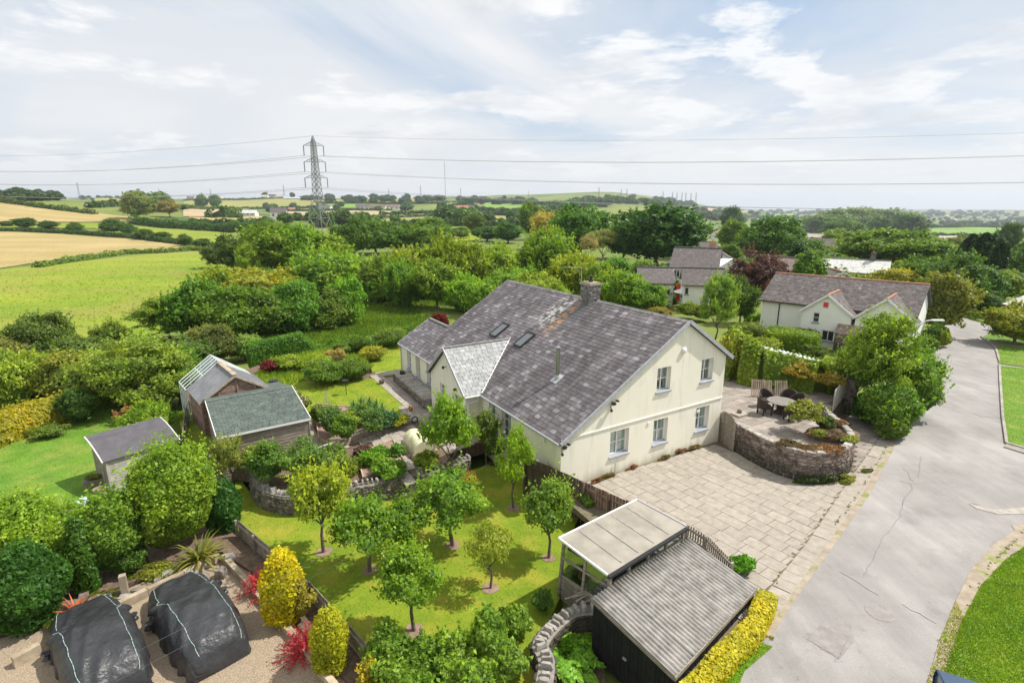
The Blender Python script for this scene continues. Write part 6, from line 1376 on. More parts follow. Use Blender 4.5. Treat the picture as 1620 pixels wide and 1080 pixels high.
# green shingle shed
eL, eR = at(343, 692, 1.62), at(491, 661, 1.62); d_ = (eR - eL).normalized(); bk = Vector((-d_.y, d_.x, 0)); rL = at(330, 634, 2.3); dep = (rL - eL).dot(bk); Lg = (eR - eL).length
s2_ = thing('garden_shed', 'weathered shed with a green felt shingle roof beside the vegetable plots', 'shed', (eL.x, eL.y, ZT)); b = MB(); UPZ = Vector((0, 0, .70))
deck(b, [eL, eR, eR + bk * dep + UPZ, eL + bk * dep + UPZ], .05); deck(b, [eL + bk * dep + UPZ, eR + bk * dep + UPZ, eR + bk * 2 * dep, eL + bk * 2 * dep], .05); r2_ = b.build('roof', 'felt_green', s2_)
eu = (bk * dep + UPZ).normalized(); ls = (bk * dep + UPZ).length
pieces(r2_, 'shingle', tile_mats(eL, d_, eu, [(0, 0), (Lg, 0), (Lg, ls), (0, ls)], .145, .33, .008, .03, .0), [unit_mesh('shingle', 'felt_green', .01)], 'felt_green')
k = []
for i in range(14):
    for sg in (-1, 1): x = (bk * sg * dep - UPZ).normalized(); n = x.cross(d_); n = n if n.z > 0 else -n; k.append(frame_m(eL + bk * dep + UPZ + d_ * (Lg * (i + .5) / 14) + x * .09 + Vector((0, 0, .03)), x, d_, n, .2, Lg / 14 - .01, .015))
pieces(r2_, 'ridge_shingle', k, [unit_mesh('ridge_shingle', 'felt_green', .03)], 'felt_green')
b = MB(); b.bar(eL - Vector((0, 0, .06)), eR - Vector((0, 0, .06)), .03, .11); b.build('fascia_board', 'paint_white', r2_)
for e_ in (eL - d_ * .02, eR + d_ * .02): b = MB(); b.bar(e_ - Vector((0, 0, .03)), e_ + bk * dep + UPZ - Vector((0, 0, .03)), .03, .11); b.build('bargeboard', 'paint_white', r2_)
w1_, w2_ = eL + d_ * .12 + bk * .14, eR - d_ * .12 + bk * .14; w3_, w4_ = w2_ + bk * (2 * dep - .28), w1_ + bk * (2 * dep - .28)
boards_wall(s2_, w1_, w2_, ZT - .6, 1.60, 'wood_grey', .15); boards_wall(s2_, w2_, w3_, ZT - .2, (1.60, 2.2, 1.60), 'wood_grey', .15); boards_wall(s2_, w4_, w1_, ZT - .6, (1.60, 2.2, 1.60), 'wood_grey', .15); boards_wall(s2_, w3_, w4_, ZT - .2, 1.6, 'wood_grey', .15)
b = MB(); b.bar(w2_ + d_ * .05 + Vector((0, 0, -1.75)), w2_ + d_ * .05, .07); b.build('corner_post', 'wood_grey', s2_)
# louvred summerhouse with glazed back
ap = at(366, 578, 3.05); el_, er_ = at(318, 634, 1.95), at(426, 612, 1.95); d_ = (er_ - el_).normalized(); bk = Vector((-d_.y, d_.x, 0)); wd = (er_ - el_).length; mid = (el_ + er_) / 2; AP = Vector((mid.x, mid.y, 3.05)); LB = 3.1
s3_ = thing('outbuilding', 'red-brown louvred gable shed with grey metal sheet roof and a glazed rear', 'shed', (mid.x, mid.y, ZT)); b = MB()
f0_ = -.12
for e_ in (el_, er_): o_ = (e_ - mid).normalized() * .14 - Vector((0, 0, .1)); deck(b, [e_ + o_ + bk * f0_, e_ + o_ + bk * LB, AP + bk * LB, AP + bk * f0_], .04)
r3_ = b.build('roof', 'tin_grey', s3_)
k = []
for e_ in (el_, er_):
    o_ = (e_ - mid).normalized() * .14 - Vector((0, 0, .1)); u_ = (AP - e_ - o_); ln = u_.length; u_.normalize(); n = u_.cross(bk); n = n if n.z > 0 else -n
    for i in range(11): k.append(frame_m((e_ + o_ + AP) / 2 + bk * (f0_ + (LB - f0_) * (i + .5) / 11) + n * .012, u_, bk, n, ln, .03, .03)); 
pieces(r3_, 'standing_seam', k, [unit_mesh('standing_seam', 'tin_grey', .05)], 'tin_grey')
k = [frame_m(AP + bk * (f0_ + (LB - f0_) * (i + .5) / 7) + Vector((0, 0, .03)), d_, bk, (0, 0, 1), .24, (LB - f0_) / 7 - .01, .07) for i in range(7)]; pieces(r3_, 'ridge_tile', k, [unit_mesh('ridge_tile', 'wood_sleeper', .2)], 'wood_sleeper')
for e_ in (el_, er_): o_ = (e_ - mid).normalized() * .14 - Vector((0, 0, .1)); b = MB(); b.bar(e_ + o_ + bk * (f0_ - .02) - Vector((0, 0, .06)), AP + bk * (f0_ - .02) - Vector((0, 0, .06)), .04, .10); b.build('bargeboard', 'wood_sleeper', r3_)
boards_wall(s3_, el_, er_, ZT, (1.95, 3.0, 1.95), 'wood_brown', .075, name='louvre', th=.03)
for f in (.25, .52, .78): b = MB(); p = el_.lerp(er_, f); zt_ = 1.95 + 1.05 * (1 - abs(2 * f - 1)); b.bar(Vector((p.x, p.y, ZT)) - bk * .04, Vector((p.x, p.y, zt_ - .05)) - bk * .04, .06); b.build('stud', 'wood_brown', s3_)
boards_wall(s3_, er_, er_ + bk * LB, ZT, 1.95, 'wood_brown', .12); boards_wall(s3_, el_ + bk * LB, el_, ZT, 1.95, 'wood_brown', .12)
# glazed rear part: wider greenhouse behind
gh2 = thing('greenhouse', 'white framed glass greenhouse behind the louvred shed', 'greenhouse', (mid.x, mid.y, ZT)); base = mid + bk * (LB + .05); hw_ = wd / 2 + .12; bars = []; AG = Vector((base.x, base.y, 3.12))
LG = 2.0
def pG(s, t_, z): q = base + d_ * s + bk * t_; return Vector((q.x, q.y, z))
b = MB()
for t_ in np.linspace(0, LG, 5):
    for sg in (-1, 1): bars.append((pG(sg * hw_, t_, 1.75), pG(0, t_, 3.12))); bars.append((pG(sg * hw_, t_, ZT), pG(sg * hw_, t_, 1.75)))
for sg in (-1, 1): bars += [(pG(sg * hw_, 0, 1.75), pG(sg * hw_, LG, 1.75)), (pG(sg * hw_ * .5, 0, 2.43), pG(sg * hw_ * .5, LG, 2.43))]
bars.append((pG(0, -.0, 3.12), pG(0, LG, 3.12)))
for i in range(1, 6): bars.append((pG(-hw_ + i * hw_ / 3, LG, ZT), pG(-hw_ + i * hw_ / 3, LG, 3.12 - 1.37 * abs(-1 + i / 3))))
k = [frame_m((a + c) / 2, (c - a).normalized(), (c - a).normalized().orthogonal(), (c - a).normalized().cross((c - a).normalized().orthogonal()), (c - a).length, .028, .028) for a, c in bars]
pieces(gh2, 'glazing_bar', k, [unit_mesh('glazing_bar', 'paint_white', .05)], 'paint_white')
for sg in (-1, 1):
    b = MB(); b.sheet([pG(sg * hw_, 0, 1.75), pG(sg * hw_, LG, 1.75), pG(0, LG, 3.12), pG(0, 0, 3.12)], (0, 0, 1), .006); b.build('roof_glass', 'clear_glass', gh2)
    b = MB(); b.sheet([pG(sg * hw_, 0, ZT), pG(sg * hw_, LG, ZT), pG(sg * hw_, LG, 1.75), pG(sg * hw_, 0, 1.75)], d_ * sg, .006); b.build('side_glass', 'clear_glass', gh2)
b = MB(); b.lathe(pG(0, -.1, 3.12), [(.03, 0), (.05, .08), (.02, .14), (.02, .2)], 6); b.build('finial', 'paint_white', gh2)
# water butts
for u, v, lb, r_, h_ in ((434, 618, 'black plastic water butt right of the louvred shed', .32, .75), (306, 612, 'dark water butt at the left of the glazed shed', .35, .9)):
    p = at(u, v, ZT + .1); b = MB(); b.lathe(p, [(r_ * .8, 0), (r_, h_ * .3), (r_, h_ * .7), (r_ * .85, h_ * .95), (r_ * .9, h_), (r_ * .3, h_ + .03)], 18); b.build('water_butt', 'plastic_black', smooth=False, label=lb, cat='water butt')
# ================================================================== vegetable garden and patio things
def ordl(i, n, what): return ('%s of %s' if i == 0 else '%s from the left of %s') % (ORD[i] if i < n - 1 or n == 1 else 'rightmost', what) if not (i == n - 1 and n > 1) else 'rightmost of ' + what
stone_wall('low dark stone planter ledge with slab top along the garden wing', [H3(-1.32, 12.4), H3(-1.25, 15.5), H3(-1.15, 18.7)], ZT - .05, .46, 1.1, -1, 'stone_dark', 'flat', rowh=.12, name='stone_ledge')
def flowers(o, n, R3, zc, mat='flower_pink', size=.07, base=(0, 0, 0)):
    d = rand_dir(n); d[:, 2] = np.abs(d[:, 2]) * .9; P = d * np.array(R3) * RS.uniform(.82, 1.05, (n, 1)); P[:, 2] += zc
    V, Fq, r = leaves(P, d, size, .6, 1.1); me = mesh_np('flowers', V, Fq, mat, r); f = link('flowers', me, o, local=I4); f['kind'] = 'stuff'
for u, v, R_, n, c, lb in ((455, 655, (1.0, .8, .8), 3800, (.12, .17, .05), 'big bush of pale pink roses behind the green roofed shed'), (478, 650, (.6, .5, .5), 1500, (.13, .18, .05), 'lower rose bush spilling over the edge of the upper lawn')):
    p = at(u, v, ZT); o = shrub('rose_bush', lb, 'rose bush', p, R_, n, .085, c, K=30, rb=.35, core=.6, inner=.25); flowers(o, 260 if n > 2000 else 90, R_, R_[2])
for (u, vb, vt, w, c, lb, k_) in [(515, 606, 564, 84, (.09, .17, .03), 'dense green bush at the left end of the upper lawn', 3600), (560, 600, 566, 66, (.09, .16, .03), 'leafy bush at the short brown fence', 3000), (500, 585, 560, 60, (.16, .25, .03), 'bright feathery plants behind the rose bushes', 1800), (455, 585, 560, 50, (.20, .28, .04), 'yellow green plants behind the red maple', 1500), (430, 588, 566, 36, (.15, .02, .028), 'small crimson maple behind the water butt', 1500), (572, 556, 530, 46, (.06, .12, .02), 'dark rounded shrub in the border before the wet meadow', 1800), (618, 548, 516, 62, (.11, .18, .04), 'grey green shrub by the far lawn border', 2200), (545, 560, 540, 40, (.10, .17, .03), 'low shrub between the clipped hedge humps and the far lawn', 1200), (590, 570, 545, 50, (.24, .26, .04), 'yellow flowering clump on the island border of the far lawn', 1500), (530, 572, 552, 44, (.22, .20, .10), 'pinkish heather clump by the gravel edge', 1300)]:
    shrub_px('shrub', lb, 'shrub', u, vb, vt, w, ZT, k_, .10, c, K=24, rb=.35, core=.7, inner=.2)
for i in range(20):
    o = link('rock', stone_mesh('rock', 'coping', i % 4), world=frame_m(at(560 + 45 * math.cos(i * .33) * random.uniform(.8, 1), 560 + 10 * math.sin(i * .33), ZT + .06), (1, 0, 0), (0, 1, 0), (0, 0, 1), random.uniform(.2, .4), random.uniform(.2, .35), .2)); tagp(o, ['squat', 'pale', 'pointed', 'flat'][i % 4] + ' ' + ORD[i].replace('leftmost', 'first') + ' rock clockwise round the island border by the lawn', 'rock', 'rocks edging the far border')
tree_px('round', 697, 535, 492, 28, (.10, .010, .012), 'small dark red leaved tree showing over the garden wing', name='tree', z=-1.1)
# clipped hedges
hedge_line('hedge', 'tall clipped dark hedge with a sloping swept top beyond the red maple', [at(u, v, -.9) for u, v in [(395, 580), (440, 573), (478, 568), (505, 566)]], 1.5, 2.0, .10, 420, (.07, .17, .02), clip=True, lumpy=.03, hs=[1.9, 2.15, 2.35, .9])
hedge_line('hedge', 'clipped hedge in low humps beside the tall swept hedge', [at(u, v, -.9) for u, v in [(508, 566), (532, 562), (560, 560)]], 1.2, 1.0, .11, 210, (.085, .19, .02), lumpy=.3, hs=[1., 1.5, 1.2])
hedge_line('hedge', 'long rounded hedge bordering the wet meadow', [at(u, v, -.9) for u, v in [(560, 556), (585, 545), (620, 538), (650, 534), (700, 540)]], 1.3, 1.05, .11, 200, (.08, .17, .025), lumpy=.15)
hedge_line('hedge', 'dark end hump of the clipped hedge by the border shrub', [at(u, v, -.9) for u, v in [(536, 566), (556, 562)]], 1.5, 1.35, .11, 210, (.045, .12, .02), lumpy=.1)
# vegetable beds
def bed(label, px, z, h=.18):
    P_ = [at(u, v, z) for u, v in px]; t = thing('vegetable_bed', label, 'bed', P_[0]); b = MB(); b.prism([(p.x, p.y) for p in P_], z - .1, z + h - .05); b.build('soil', 'soil_pink', t); k = []
    for i in range(len(P_)): a, c = P_[i], P_[(i + 1) % len(P_)]; x = (c - a).normalized(); k.append(frame_m((a + c) / 2 + Vector((0, 0, h / 2 - .02)), x, Vector((-x.y, x.x, 0)), (0, 0, 1), (c - a).length, .06, h + .06))
    pieces(t, 'edging_board', k, [unit_mesh('edging_board', 'wood_sleeper', .03)], 'wood_sleeper')
bed('large raised vegetable bed full of leafy crops by the wheelbarrow', [(498, 645), (612, 655), (632, 668), (528, 712), (505, 700)], ZT, .3)
bed('raised bed of carrots and lettuces behind the dry-stone wall', [(565, 722), (622, 700), (640, 735), (575, 760)], ZT, .2)
VG = [(525, 690, 640, 44, (.09, .17, .05), 'tall leafy beans at the left end of the large vegetable bed'), (548, 700, 655, 40, (.11, .20, .03), 'bright leafy crop in the front left of the large bed'), (570, 672, 640, 44, (.09, .17, .06), 'mid green crop in the middle of the large bed'), (592, 688, 645, 46, (.09, .17, .06), 'bushy potato plants in the front of the large bed'), (612, 682, 648, 36, (.05, .13, .07), 'blue green leaves at the right end of the large bed'), (505, 672, 640, 30, (.10, .17, .04), 'climbing plants on the left edge of the large bed'), (556, 680, 652, 34, (.15, .22, .03), 'pale green low crop between the taller beds'), (627, 672, 655, 44, (.24, .27, .03), 'yellow flowering edging by the wheelbarrow')]
for u, vb, vt, w, c, lb in VG: shrub_px('vegetable', lb, 'plant', u, vb, vt - 2, w * 1.1, ZT + .2, 1700, .09, c, K=20, rb=.38, core=.55, inner=.3)
for i, (u, v) in enumerate([(560, 652), (572, 648), (585, 646), (596, 650), (605, 655)]): spiky('leek', ordl(i, 5, 'the blue green leeks in the large bed'), 'plant', at(u, v, ZT + .2), 46, .85, .07, (.045, .13, .08), 1.25, .35)
for u, vb, vt, w, c, lb in [(585, 740, 715, 36, (.09, .21, .02), 'bright green feathery carrots in the small bed'), (600, 728, 706, 30, (.08, .20, .02), 'second patch of feathery carrots nearer the path'), (575, 722, 708, 26, (.10, .06, .08), 'purple kale at the corner of the small bed'), (612, 755, 728, 60, (.11, .22, .03), 'leafy bush along the top of the dry-stone wall'), (628, 722, 704, 30, (.09, .20, .05), 'cabbage plants at the right corner of the small bed'), (430, 765, 700, 62, (.09, .18, .04), 'dark leafy fruit bush inside the curved terrace wall'), (480, 762, 695, 70, (.10, .19, .05), 'big grey green bush behind the yellow tree'), (525, 758, 705, 60, (.11, .19, .05), 'loose fruit bush right of the yellow tree'), (555, 770, 722, 46, (.14, .20, .04), 'pale shrub hanging over the dry-stone wall'), (410, 752, 705, 36, (.16, .24, .06), 'pale green bush at the left end of the terrace wall'), (675, 745, 712, 40, (.13, .20, .03), 'climbing leaves on the wall right of the garden steps'), (735, 775, 745, 40, (.26, .22, .04), 'small yellowish shrub at the foot of the wall under the large tree'), (783, 725, 690, 30, (.07, .12, .03), 'dark bush low against the house front')]:
    shrub_px('bush', lb, 'bush', u, vb, vt - 2, w * 1.12, ZT if vb < 770 else ZO, 2300, .09, c, K=26, rb=.34, core=.5, inner=.3, lower=-.6)
# cloche tunnel
ca, cb_ = at(655, 716, ZT + .25), at(680, 726, ZT + .25); cl = thing('cloche', 'fleece covered arched cloche on a timber frame by the garden steps', 'cloche', (ca.x, ca.y, ZT)); ax = (at(672, 716, ZT) - at(648, 690, ZT)); ax.z = 0; ax.normalize(); sd = Vector((-ax.y, ax.x, 0)); cc0 = at(663, 712, ZT); hwc = .55; lc = .9; V = []; b = MB()
for i in range(13):
    for j in range(17): a = math.pi * j / 16; x = -lc + 2 * lc * i / 12; rr = hwc * (1 + .02 * math.sin(i * 2.2)); V.append(cc0 + ax * x + sd * math.cos(a) * rr + Vector((0, 0, .28 + math.sin(a) * .58)))
fs = [(i * 17 + j, i * 17 + j + 1, (i + 1) * 17 + j + 1, (i + 1) * 17 + j) for i in range(12) for j in range(16)] + [tuple(range(17)), tuple(range(12 * 17 + 16, 12 * 17 - 1, -1))]
b.add(V, fs, 0); b.build('cover', 'fleece', cl)
b = MB()
for sg in (-1, 1): b.bar(cc0 + sd * sg * (hwc + .05) - ax * (lc + .1) + Vector((0, 0, .14)), cc0 + sd * sg * (hwc + .05) + ax * (lc + .1) + Vector((0, 0, .14)), .06, .3); b.bar(cc0 + ax * sg * (lc + .08) - sd * (hwc + .05) + Vector((0, 0, .14)), cc0 + ax * sg * (lc + .08) + sd * (hwc + .05) + Vector((0, 0, .14)), .06, .3)
b.build('timber_frame', 'wood_sleeper', cl)
# wheelbarrow
wb = thing('wheelbarrow', 'grey metal wheelbarrow with rusty soil standing on the garden path', 'wheelbarrow', at(636, 680, ZT)); w0 = at(637, 672, ZT); wx = Vector((.88, .47, 0)); wy = Vector((-wx.y, wx.x, 0)); P3 = lambda x, y, z: w0 + wx * x + wy * y + Vector((0, 0, z))
b = MB(); to = [P3(-.5, -.33, .62), P3(.48, -.30, .66), P3(.48, .30, .66), P3(-.5, .33, .62)]; bo = [P3(-.28, -.2, .32), P3(.25, -.18, .30), P3(.25, .18, .30), P3(-.28, .2, .32)]; ti = [p.lerp((to[0] + to[2]) / 2, .05) for p in to]; bi = [p.lerp((bo[0] + bo[2]) / 2, .05) + Vector((0, 0, .02)) for p in bo]
b.add(to + bo + ti + bi, [(4, 5, 6, 7)] + [(i, (i + 1) % 4, 4 + (i + 1) % 4, 4 + i) for i in range(4)] + [(i, (i + 1) % 4, 8 + (i + 1) % 4, 8 + i) for i in range(4)] + [(8 + i, 8 + (i + 1) % 4, 12 + (i + 1) % 4, 12 + i) for i in range(4)], 0); b.build('tray', 'galv', wb)
b = MB(); m_ = [p.lerp(q, .35) for p, q in zip(ti, bi)]; b.add(m_ + [(m_[0] + m_[2]) / 2 + Vector((0, 0, .05))], [(0, 1, 4), (1, 2, 4), (2, 3, 4), (3, 0, 4)], 0); b.build('soil_load', 'terracotta', wb)
for sg in (-1, 1):
    b = MB(); b.tube([P3(.75, sg * .05, .2), P3(.2, sg * .2, .3), P3(-.4, sg * .25, .36), P3(-.95, sg * .28, .5)], .017, 6); b.build('handle', 'galv', wb); b = MB(); b.tube([P3(-.3, sg * .24, .34), P3(-.35, sg * .24, 0)], .015, 6); b.build('leg', 'galv', wb)
b = MB(); tor = [P3(.72 + .17 * math.cos(a), 0, .19 + .17 * math.sin(a)) for a in [i * math.pi / 8 for i in range(17)]]; b.tube(tor, .04, 6); b.build('wheel', 'plastic_black', wb)
# bird table, pots, boots
p = at(548, 624, ZT + .04); bt = thing('bird_table', 'black bird table on a thin post on the upper lawn', 'bird table', p); b = MB(); b.tube([p, p + Vector((0, 0, .95))], .022, 6); b.build('post', 'plastic_black', bt); b = MB(); b.lathe(p + Vector((0, 0, .95)), [(.05, 0), (.2, .03), (.22, .06), (.18, .06), (.17, .04)], 12); b.build('bowl', 'plastic_black', bt)
for u, v, r_, h_, mt, lb in ((650, 650, .14, .22, 'terracotta', 'small terracotta pot on the pale edging of the garden path'), (604, 607, .2, .26, 'wood_dark', 'dark wooden half barrel at the far end of the garden path')):
    p = at(u, v, ZT + .03); b = MB(); b.lathe(p, [(r_ * .7, 0), (r_, h_ * .9), (r_ * 1.08, h_ * .9), (r_ * 1.08, h_), (r_ * .85, h_), (r_ * .8, h_ * .8)], 14); b.build('plant_pot', mt, label=lb, cat='pot')
spiky('pot_plant', 'small orange tinted plant in the terracotta pot on the path', 'plant', at(650, 650, ZT + .03) + Vector((0, 0, .2)), 26, .28, .03, (.34, .22, .06), 1.1, .5)
bo_ = thing('boots', 'pair of dark boots standing on the stone ledge of the wing', 'boots', H3(-.75, 18.1, .52))
for s_ in (0, .16): b = MB(); p = H3(-.75 + s_, 18.1 - s_ * .3, .52); b.box(p + Vector((0, 0, .05)), (.26, .1, .1), rz=1.1); b.box(p + Vector((-.05, -.04, .16)), (.11, .1, .2), rz=1.1); b.build('boot', 'plastic_black', bo_)
b = MB(); posts_ = []
t = thing('rope_fence', 'thin timber hand rail on posts above the flagged garden path', 'fence', at(500, 700, ZT)); k = []
for i in range(6): p = at(470 + i * 34, 742 - i * 13.5, ZT + .0); k.append(frame_m(p + Vector((0, 0, .3)), (1, 0, 0), (0, 1, 0), (0, 0, 1), .05, .05, .7))
pieces(t, 'post', k, [unit_mesh('post', 'wood_grey', .05)], 'wood_grey'); a, c = at(462, 742, ZT) + Vector((0, 0, .6)), at(645, 672, ZT) + Vector((0, 0, .6)); x = (c - a).normalized(); link('rail', unit_mesh('rail', 'wood_clad', .05), t, world=frame_m((a + c) / 2, x, Vector((-x.y, x.x, 0)), (0, 0, 1), (c - a).length, .05, .05))
t = thing('obelisk', 'thin grey metal plant obelisk at the left corner of the large bed', 'plant support', at(520, 655, ZT + .2)); b = MB(); p = at(518, 655, ZT + .2)
for a in range(4): q = Vector((math.cos(a * 1.57 + .4), math.sin(a * 1.57 + .4), 0)); b.tube([p + q * .25, p + q * .03 + Vector((0, 0, 1.5))], .012, 5)
b.build('frame', 'galv', t)['kind'] = 'stuff'
# ------------------------------------------------------------------ patio table, chairs, pallets
ZPt = 1.07
tp = at(1237, 634, ZPt + .72); tb = thing('patio_table', 'round dark patio table in the middle of the raised patio', 'table', (tp.x, tp.y, ZPt)); b = MB(); b.lathe((tp.x, tp.y, ZPt + .68), [(.70, 0), (.74, .01), (.74, .04), (.70, .05)], 32); b.build('table_top', 'table_top', tb); b = MB(); b.lathe((tp.x, tp.y, ZPt), [(.40, 0), (.34, .05), (.2, .3), (.3, .68)], 16); b.build('base', 'rattan', tb)
def chair(p, face, label):
    t = thing('patio_chair', label, 'chair', p, 'rattan tub chairs round the patio table', face); M3 = lambda o: o
    def loc(b, nm, mt): link(nm, b.mesh(nm, mt), t, local=I4)
    t.scale = (1.2, 1.2, 1.12)
    b = MB(); b.box((0, 0, .40), (.52, .5, .10)); loc(b, 'seat', 'rattan')
    b = MB(); vs = []
    for i in range(13):
        a = math.pi * (-.02 + 1.04 * i / 12); hh = .62 + .26 * math.sin(max(0, min(math.pi, a))); r_ = .30; x, y = math.cos(a) * r_, math.sin(a) * r_ * .95
        vs += [(x, y, .40), (x * 1.05, y * 1.05, hh), (x * 1.22, y * 1.22, hh), (x * 1.14, y * 1.14, .38)]
    b.add(vs, [(4 * i + j, 4 * i + (j + 1) % 4, 4 * i + 4 + (j + 1) % 4, 4 * i + 4 + j) for i in range(12) for j in range(4)] + [(0, 1, 2, 3), (51, 50, 49, 48)], .3); loc(b, 'backrest', 'rattan')
    for sx in (-1, 1):
        for sy in (-1, 1): b = MB(); b.box((sx * .22, sy * .2, .18), (.05, .05, .37)); loc(b, 'leg', 'rattan')
for dx, dy, lb in ((-.95, -.15, 'dark rattan chair left of the patio table'), (.05, -1.05, 'dark rattan chair in front of the patio table with its back to the drive'), (-.35, .95, 'dark rattan chair behind the patio table before the pallets'), (1.0, .35, 'dark rattan chair right of the patio table'), (.85, .95, 'dark rattan chair in the shade at the back right of the table')):
    chair((tp.x + dx, tp.y + dy, ZPt), math.atan2(dy, dx) - math.pi / 2, lb)
def pallet(label, u, v, w, h, n, rz, lean):
    p = at(u, v, ZPt); t = thing('pallet', label, 'pallet', p); ex = Vector((math.cos(rz), math.sin(rz), 0)); up = (Vector((-ex.y, ex.x, 0)) * math.sin(lean) + Vector((0, 0, 1)) * math.cos(lean)).normalized(); nn = ex.cross(up); k = []
    for i in range(n): k.append(frame_m(p + ex * (w * (i + .5) / n - w / 2) + up * h / 2, ex, up, nn, w / n * .62, h, .02))
    pieces(t, 'slat', k, [unit_mesh('slat', 'wood_sleeper', .03)], 'wood_sleeper'); k = [frame_m(p + up * h * f - nn * .05, ex, up, nn, w, .09, .05) for f in (.08, .5, .92)]; pieces(t, 'crossbar', k, [unit_mesh('crossbar', 'wood_sleeper', .03)], 'wood_sleeper')
pallet('larger slatted wooden pallet leaning on the ivy hedge', 1204, 630, 1.15, 1.1, 10, -.25, .35); pallet('smaller slatted wooden pallet behind the patio chair', 1236, 627, .75, .95, 7, -.1, .35)
b = MB(); p = at(1170, 657, ZPt); b.box(p + Vector((0, 0, .08)), (.8, .6, .12), rz=.5); b.build('stone_plinth', 'slab', label='low stone plinth on the patio just inside the arched gate', cat='plinth'); b = MB(); b.lathe(p + Vector((0, .05, .14)), [(.05, 0), (.14, .05), (.12, .14), (.05, .2)], 9); b.build('urn', 'stone_dark', label='small dark round ornament on the stone plinth', cat='ornament')
# gate and pillar at the road end of the patio
ga1, gb1 = at(1316, 652, .9), at(1338, 622, 1.0); k = []; t = thing('timber_gate', 'plain board gate beside the pillar at the road end of the patio', 'gate', ga1); d = gb1 - ga1; d.z = 0
for i in range(8): k.append(frame_m(Vector((ga1.x, ga1.y, 1.55)) + d * ((i + .5) / 8), d.normalized(), Vector((-d.y, d.x, 0)).normalized(), (0, 0, 1), d.length / 8 - .006, .03, 1.25))
pieces(t, 'board', k, [unit_mesh('board', 'wood_clad', .03)], 'wood_clad')
p = at(1342, 655, .0); b = MB(); b.box(p + Vector((0, 0, 1.0)), (.4, .4, 2.2), rz=.5); t = thing('stone_pillar', 'stone gate pillar at the road end of the patio by the big bush', 'pillar', p); b.build('core', 'mortar', t); k = []
for zc in range(14):
    for fc in range(4): n = Matrix.Rotation(.5 + fc * math.pi / 2, 3, 'Z') @ Vector((1, 0, 0)); s_ = Vector((-n.y, n.x, 0)); k += [frame_m(p + n * .205 + s_ * o_ + Vector((0, 0, .08 + zc * .155)), s_, Vector((0, 0, 1)), n, .2, .14, .05) for o_ in (-.1, .1)]
pieces(t, 'stone', k, [stone_mesh('stone', 'stone_wall', i) for i in range(4)], 'stone_wall')
# ivy hedge behind the patio
hp_ = [at(u, v, 1.0) for u, v in [(1150, 592), (1172, 604), (1200, 609), (1245, 611), (1290, 620), (1332, 612)]]
hedge_line('hedge', 'long tall ivy covered hedge along the back of the patio', hp_, 1.7, 2.3, .12, 620, (.14, .22, .03), lumpy=.07, hs=[3.1, 2.8, 2.3, 2.0, 1.85, 1.8])
shrub_px('shrub', 'pale leaved bush above the ivy beside the cream gable', 'shrub', 1150, 600, 532, 60, .9, 4500, .11, (.22, .27, .06), K=26, rb=.32, core=.7)
shrub_px('ivy', 'rusty orange patch of ivy along the top of the patio hedge', 'ivy', 1262, 600, 572, 60, 1.8, 2000, .11, (.17, .16, .03), K=20, rb=.35, core=.6, inner=.2)
shrub_px('ivy', 'rusty ivy growing over the right end of the patio hedge', 'ivy', 1312, 612, 590, 44, 1.8, 1500, .11, (.16, .15, .03), K=16, rb=.35, core=.6, inner=.2)
# tree and bushes by the road
tree_px('loose', 1384, 660, 492, 122, (.125, .21, .03), 'tall bright airy tree between the patio and the road', z=0, name='tree')
tree_px('loose', 1352, 640, 532, 80, (.12, .20, .03), 'lower airy tree leaning towards the patio', z=0, name='tree')
for u, vb, vt, w, c, lb in [(1440, 660, 552, 84, (.09, .18, .03), 'broad dark green bush at the road edge below the airy tree'), (1402, 682, 596, 90, (.09, .18, .03), 'leafy bush on the pavement side of the airy tree'), (1452, 630, 548, 56, (.11, .22, .03), 'bush nearest the road in front of the street lamp'), (1375, 672, 618, 60, (.04, .10, .02), 'shaded bush behind the stone gate pillar'), (1408, 694, 655, 54, (.09, .16, .03), 'low growth at the corner of the pavement')]:
    shrub_px('bush', lb, 'bush', u, vb, vt, w, 0, 7000 if w > 60 else 3000, .13, c, K=36, rb=.32, core=.82, lower=-.7, inner=.12)
# ------------------------------------------------------------------ carport
t = thing('carport', 'white corrugated carport roof behind the ivy hedge', 'carport', at(1260, 575, 2.4)); k0 = [at(1203, 546, 2.5), at(1330, 577, 2.5), at(1324, 592, 2.35), at(1192, 558, 2.35)]
corr(t, k0[0], k0[1], k0[2], k0[3], 'corr_white', 4, .30, .035)
b = MB()
for p in k0: b.bar(Vector((p.x, p.y, 0)), Vector((p.x, p.y, p.z - .06)), .1)
b.build('post', 'wood_dark', t)['kind'] = 'stuff'
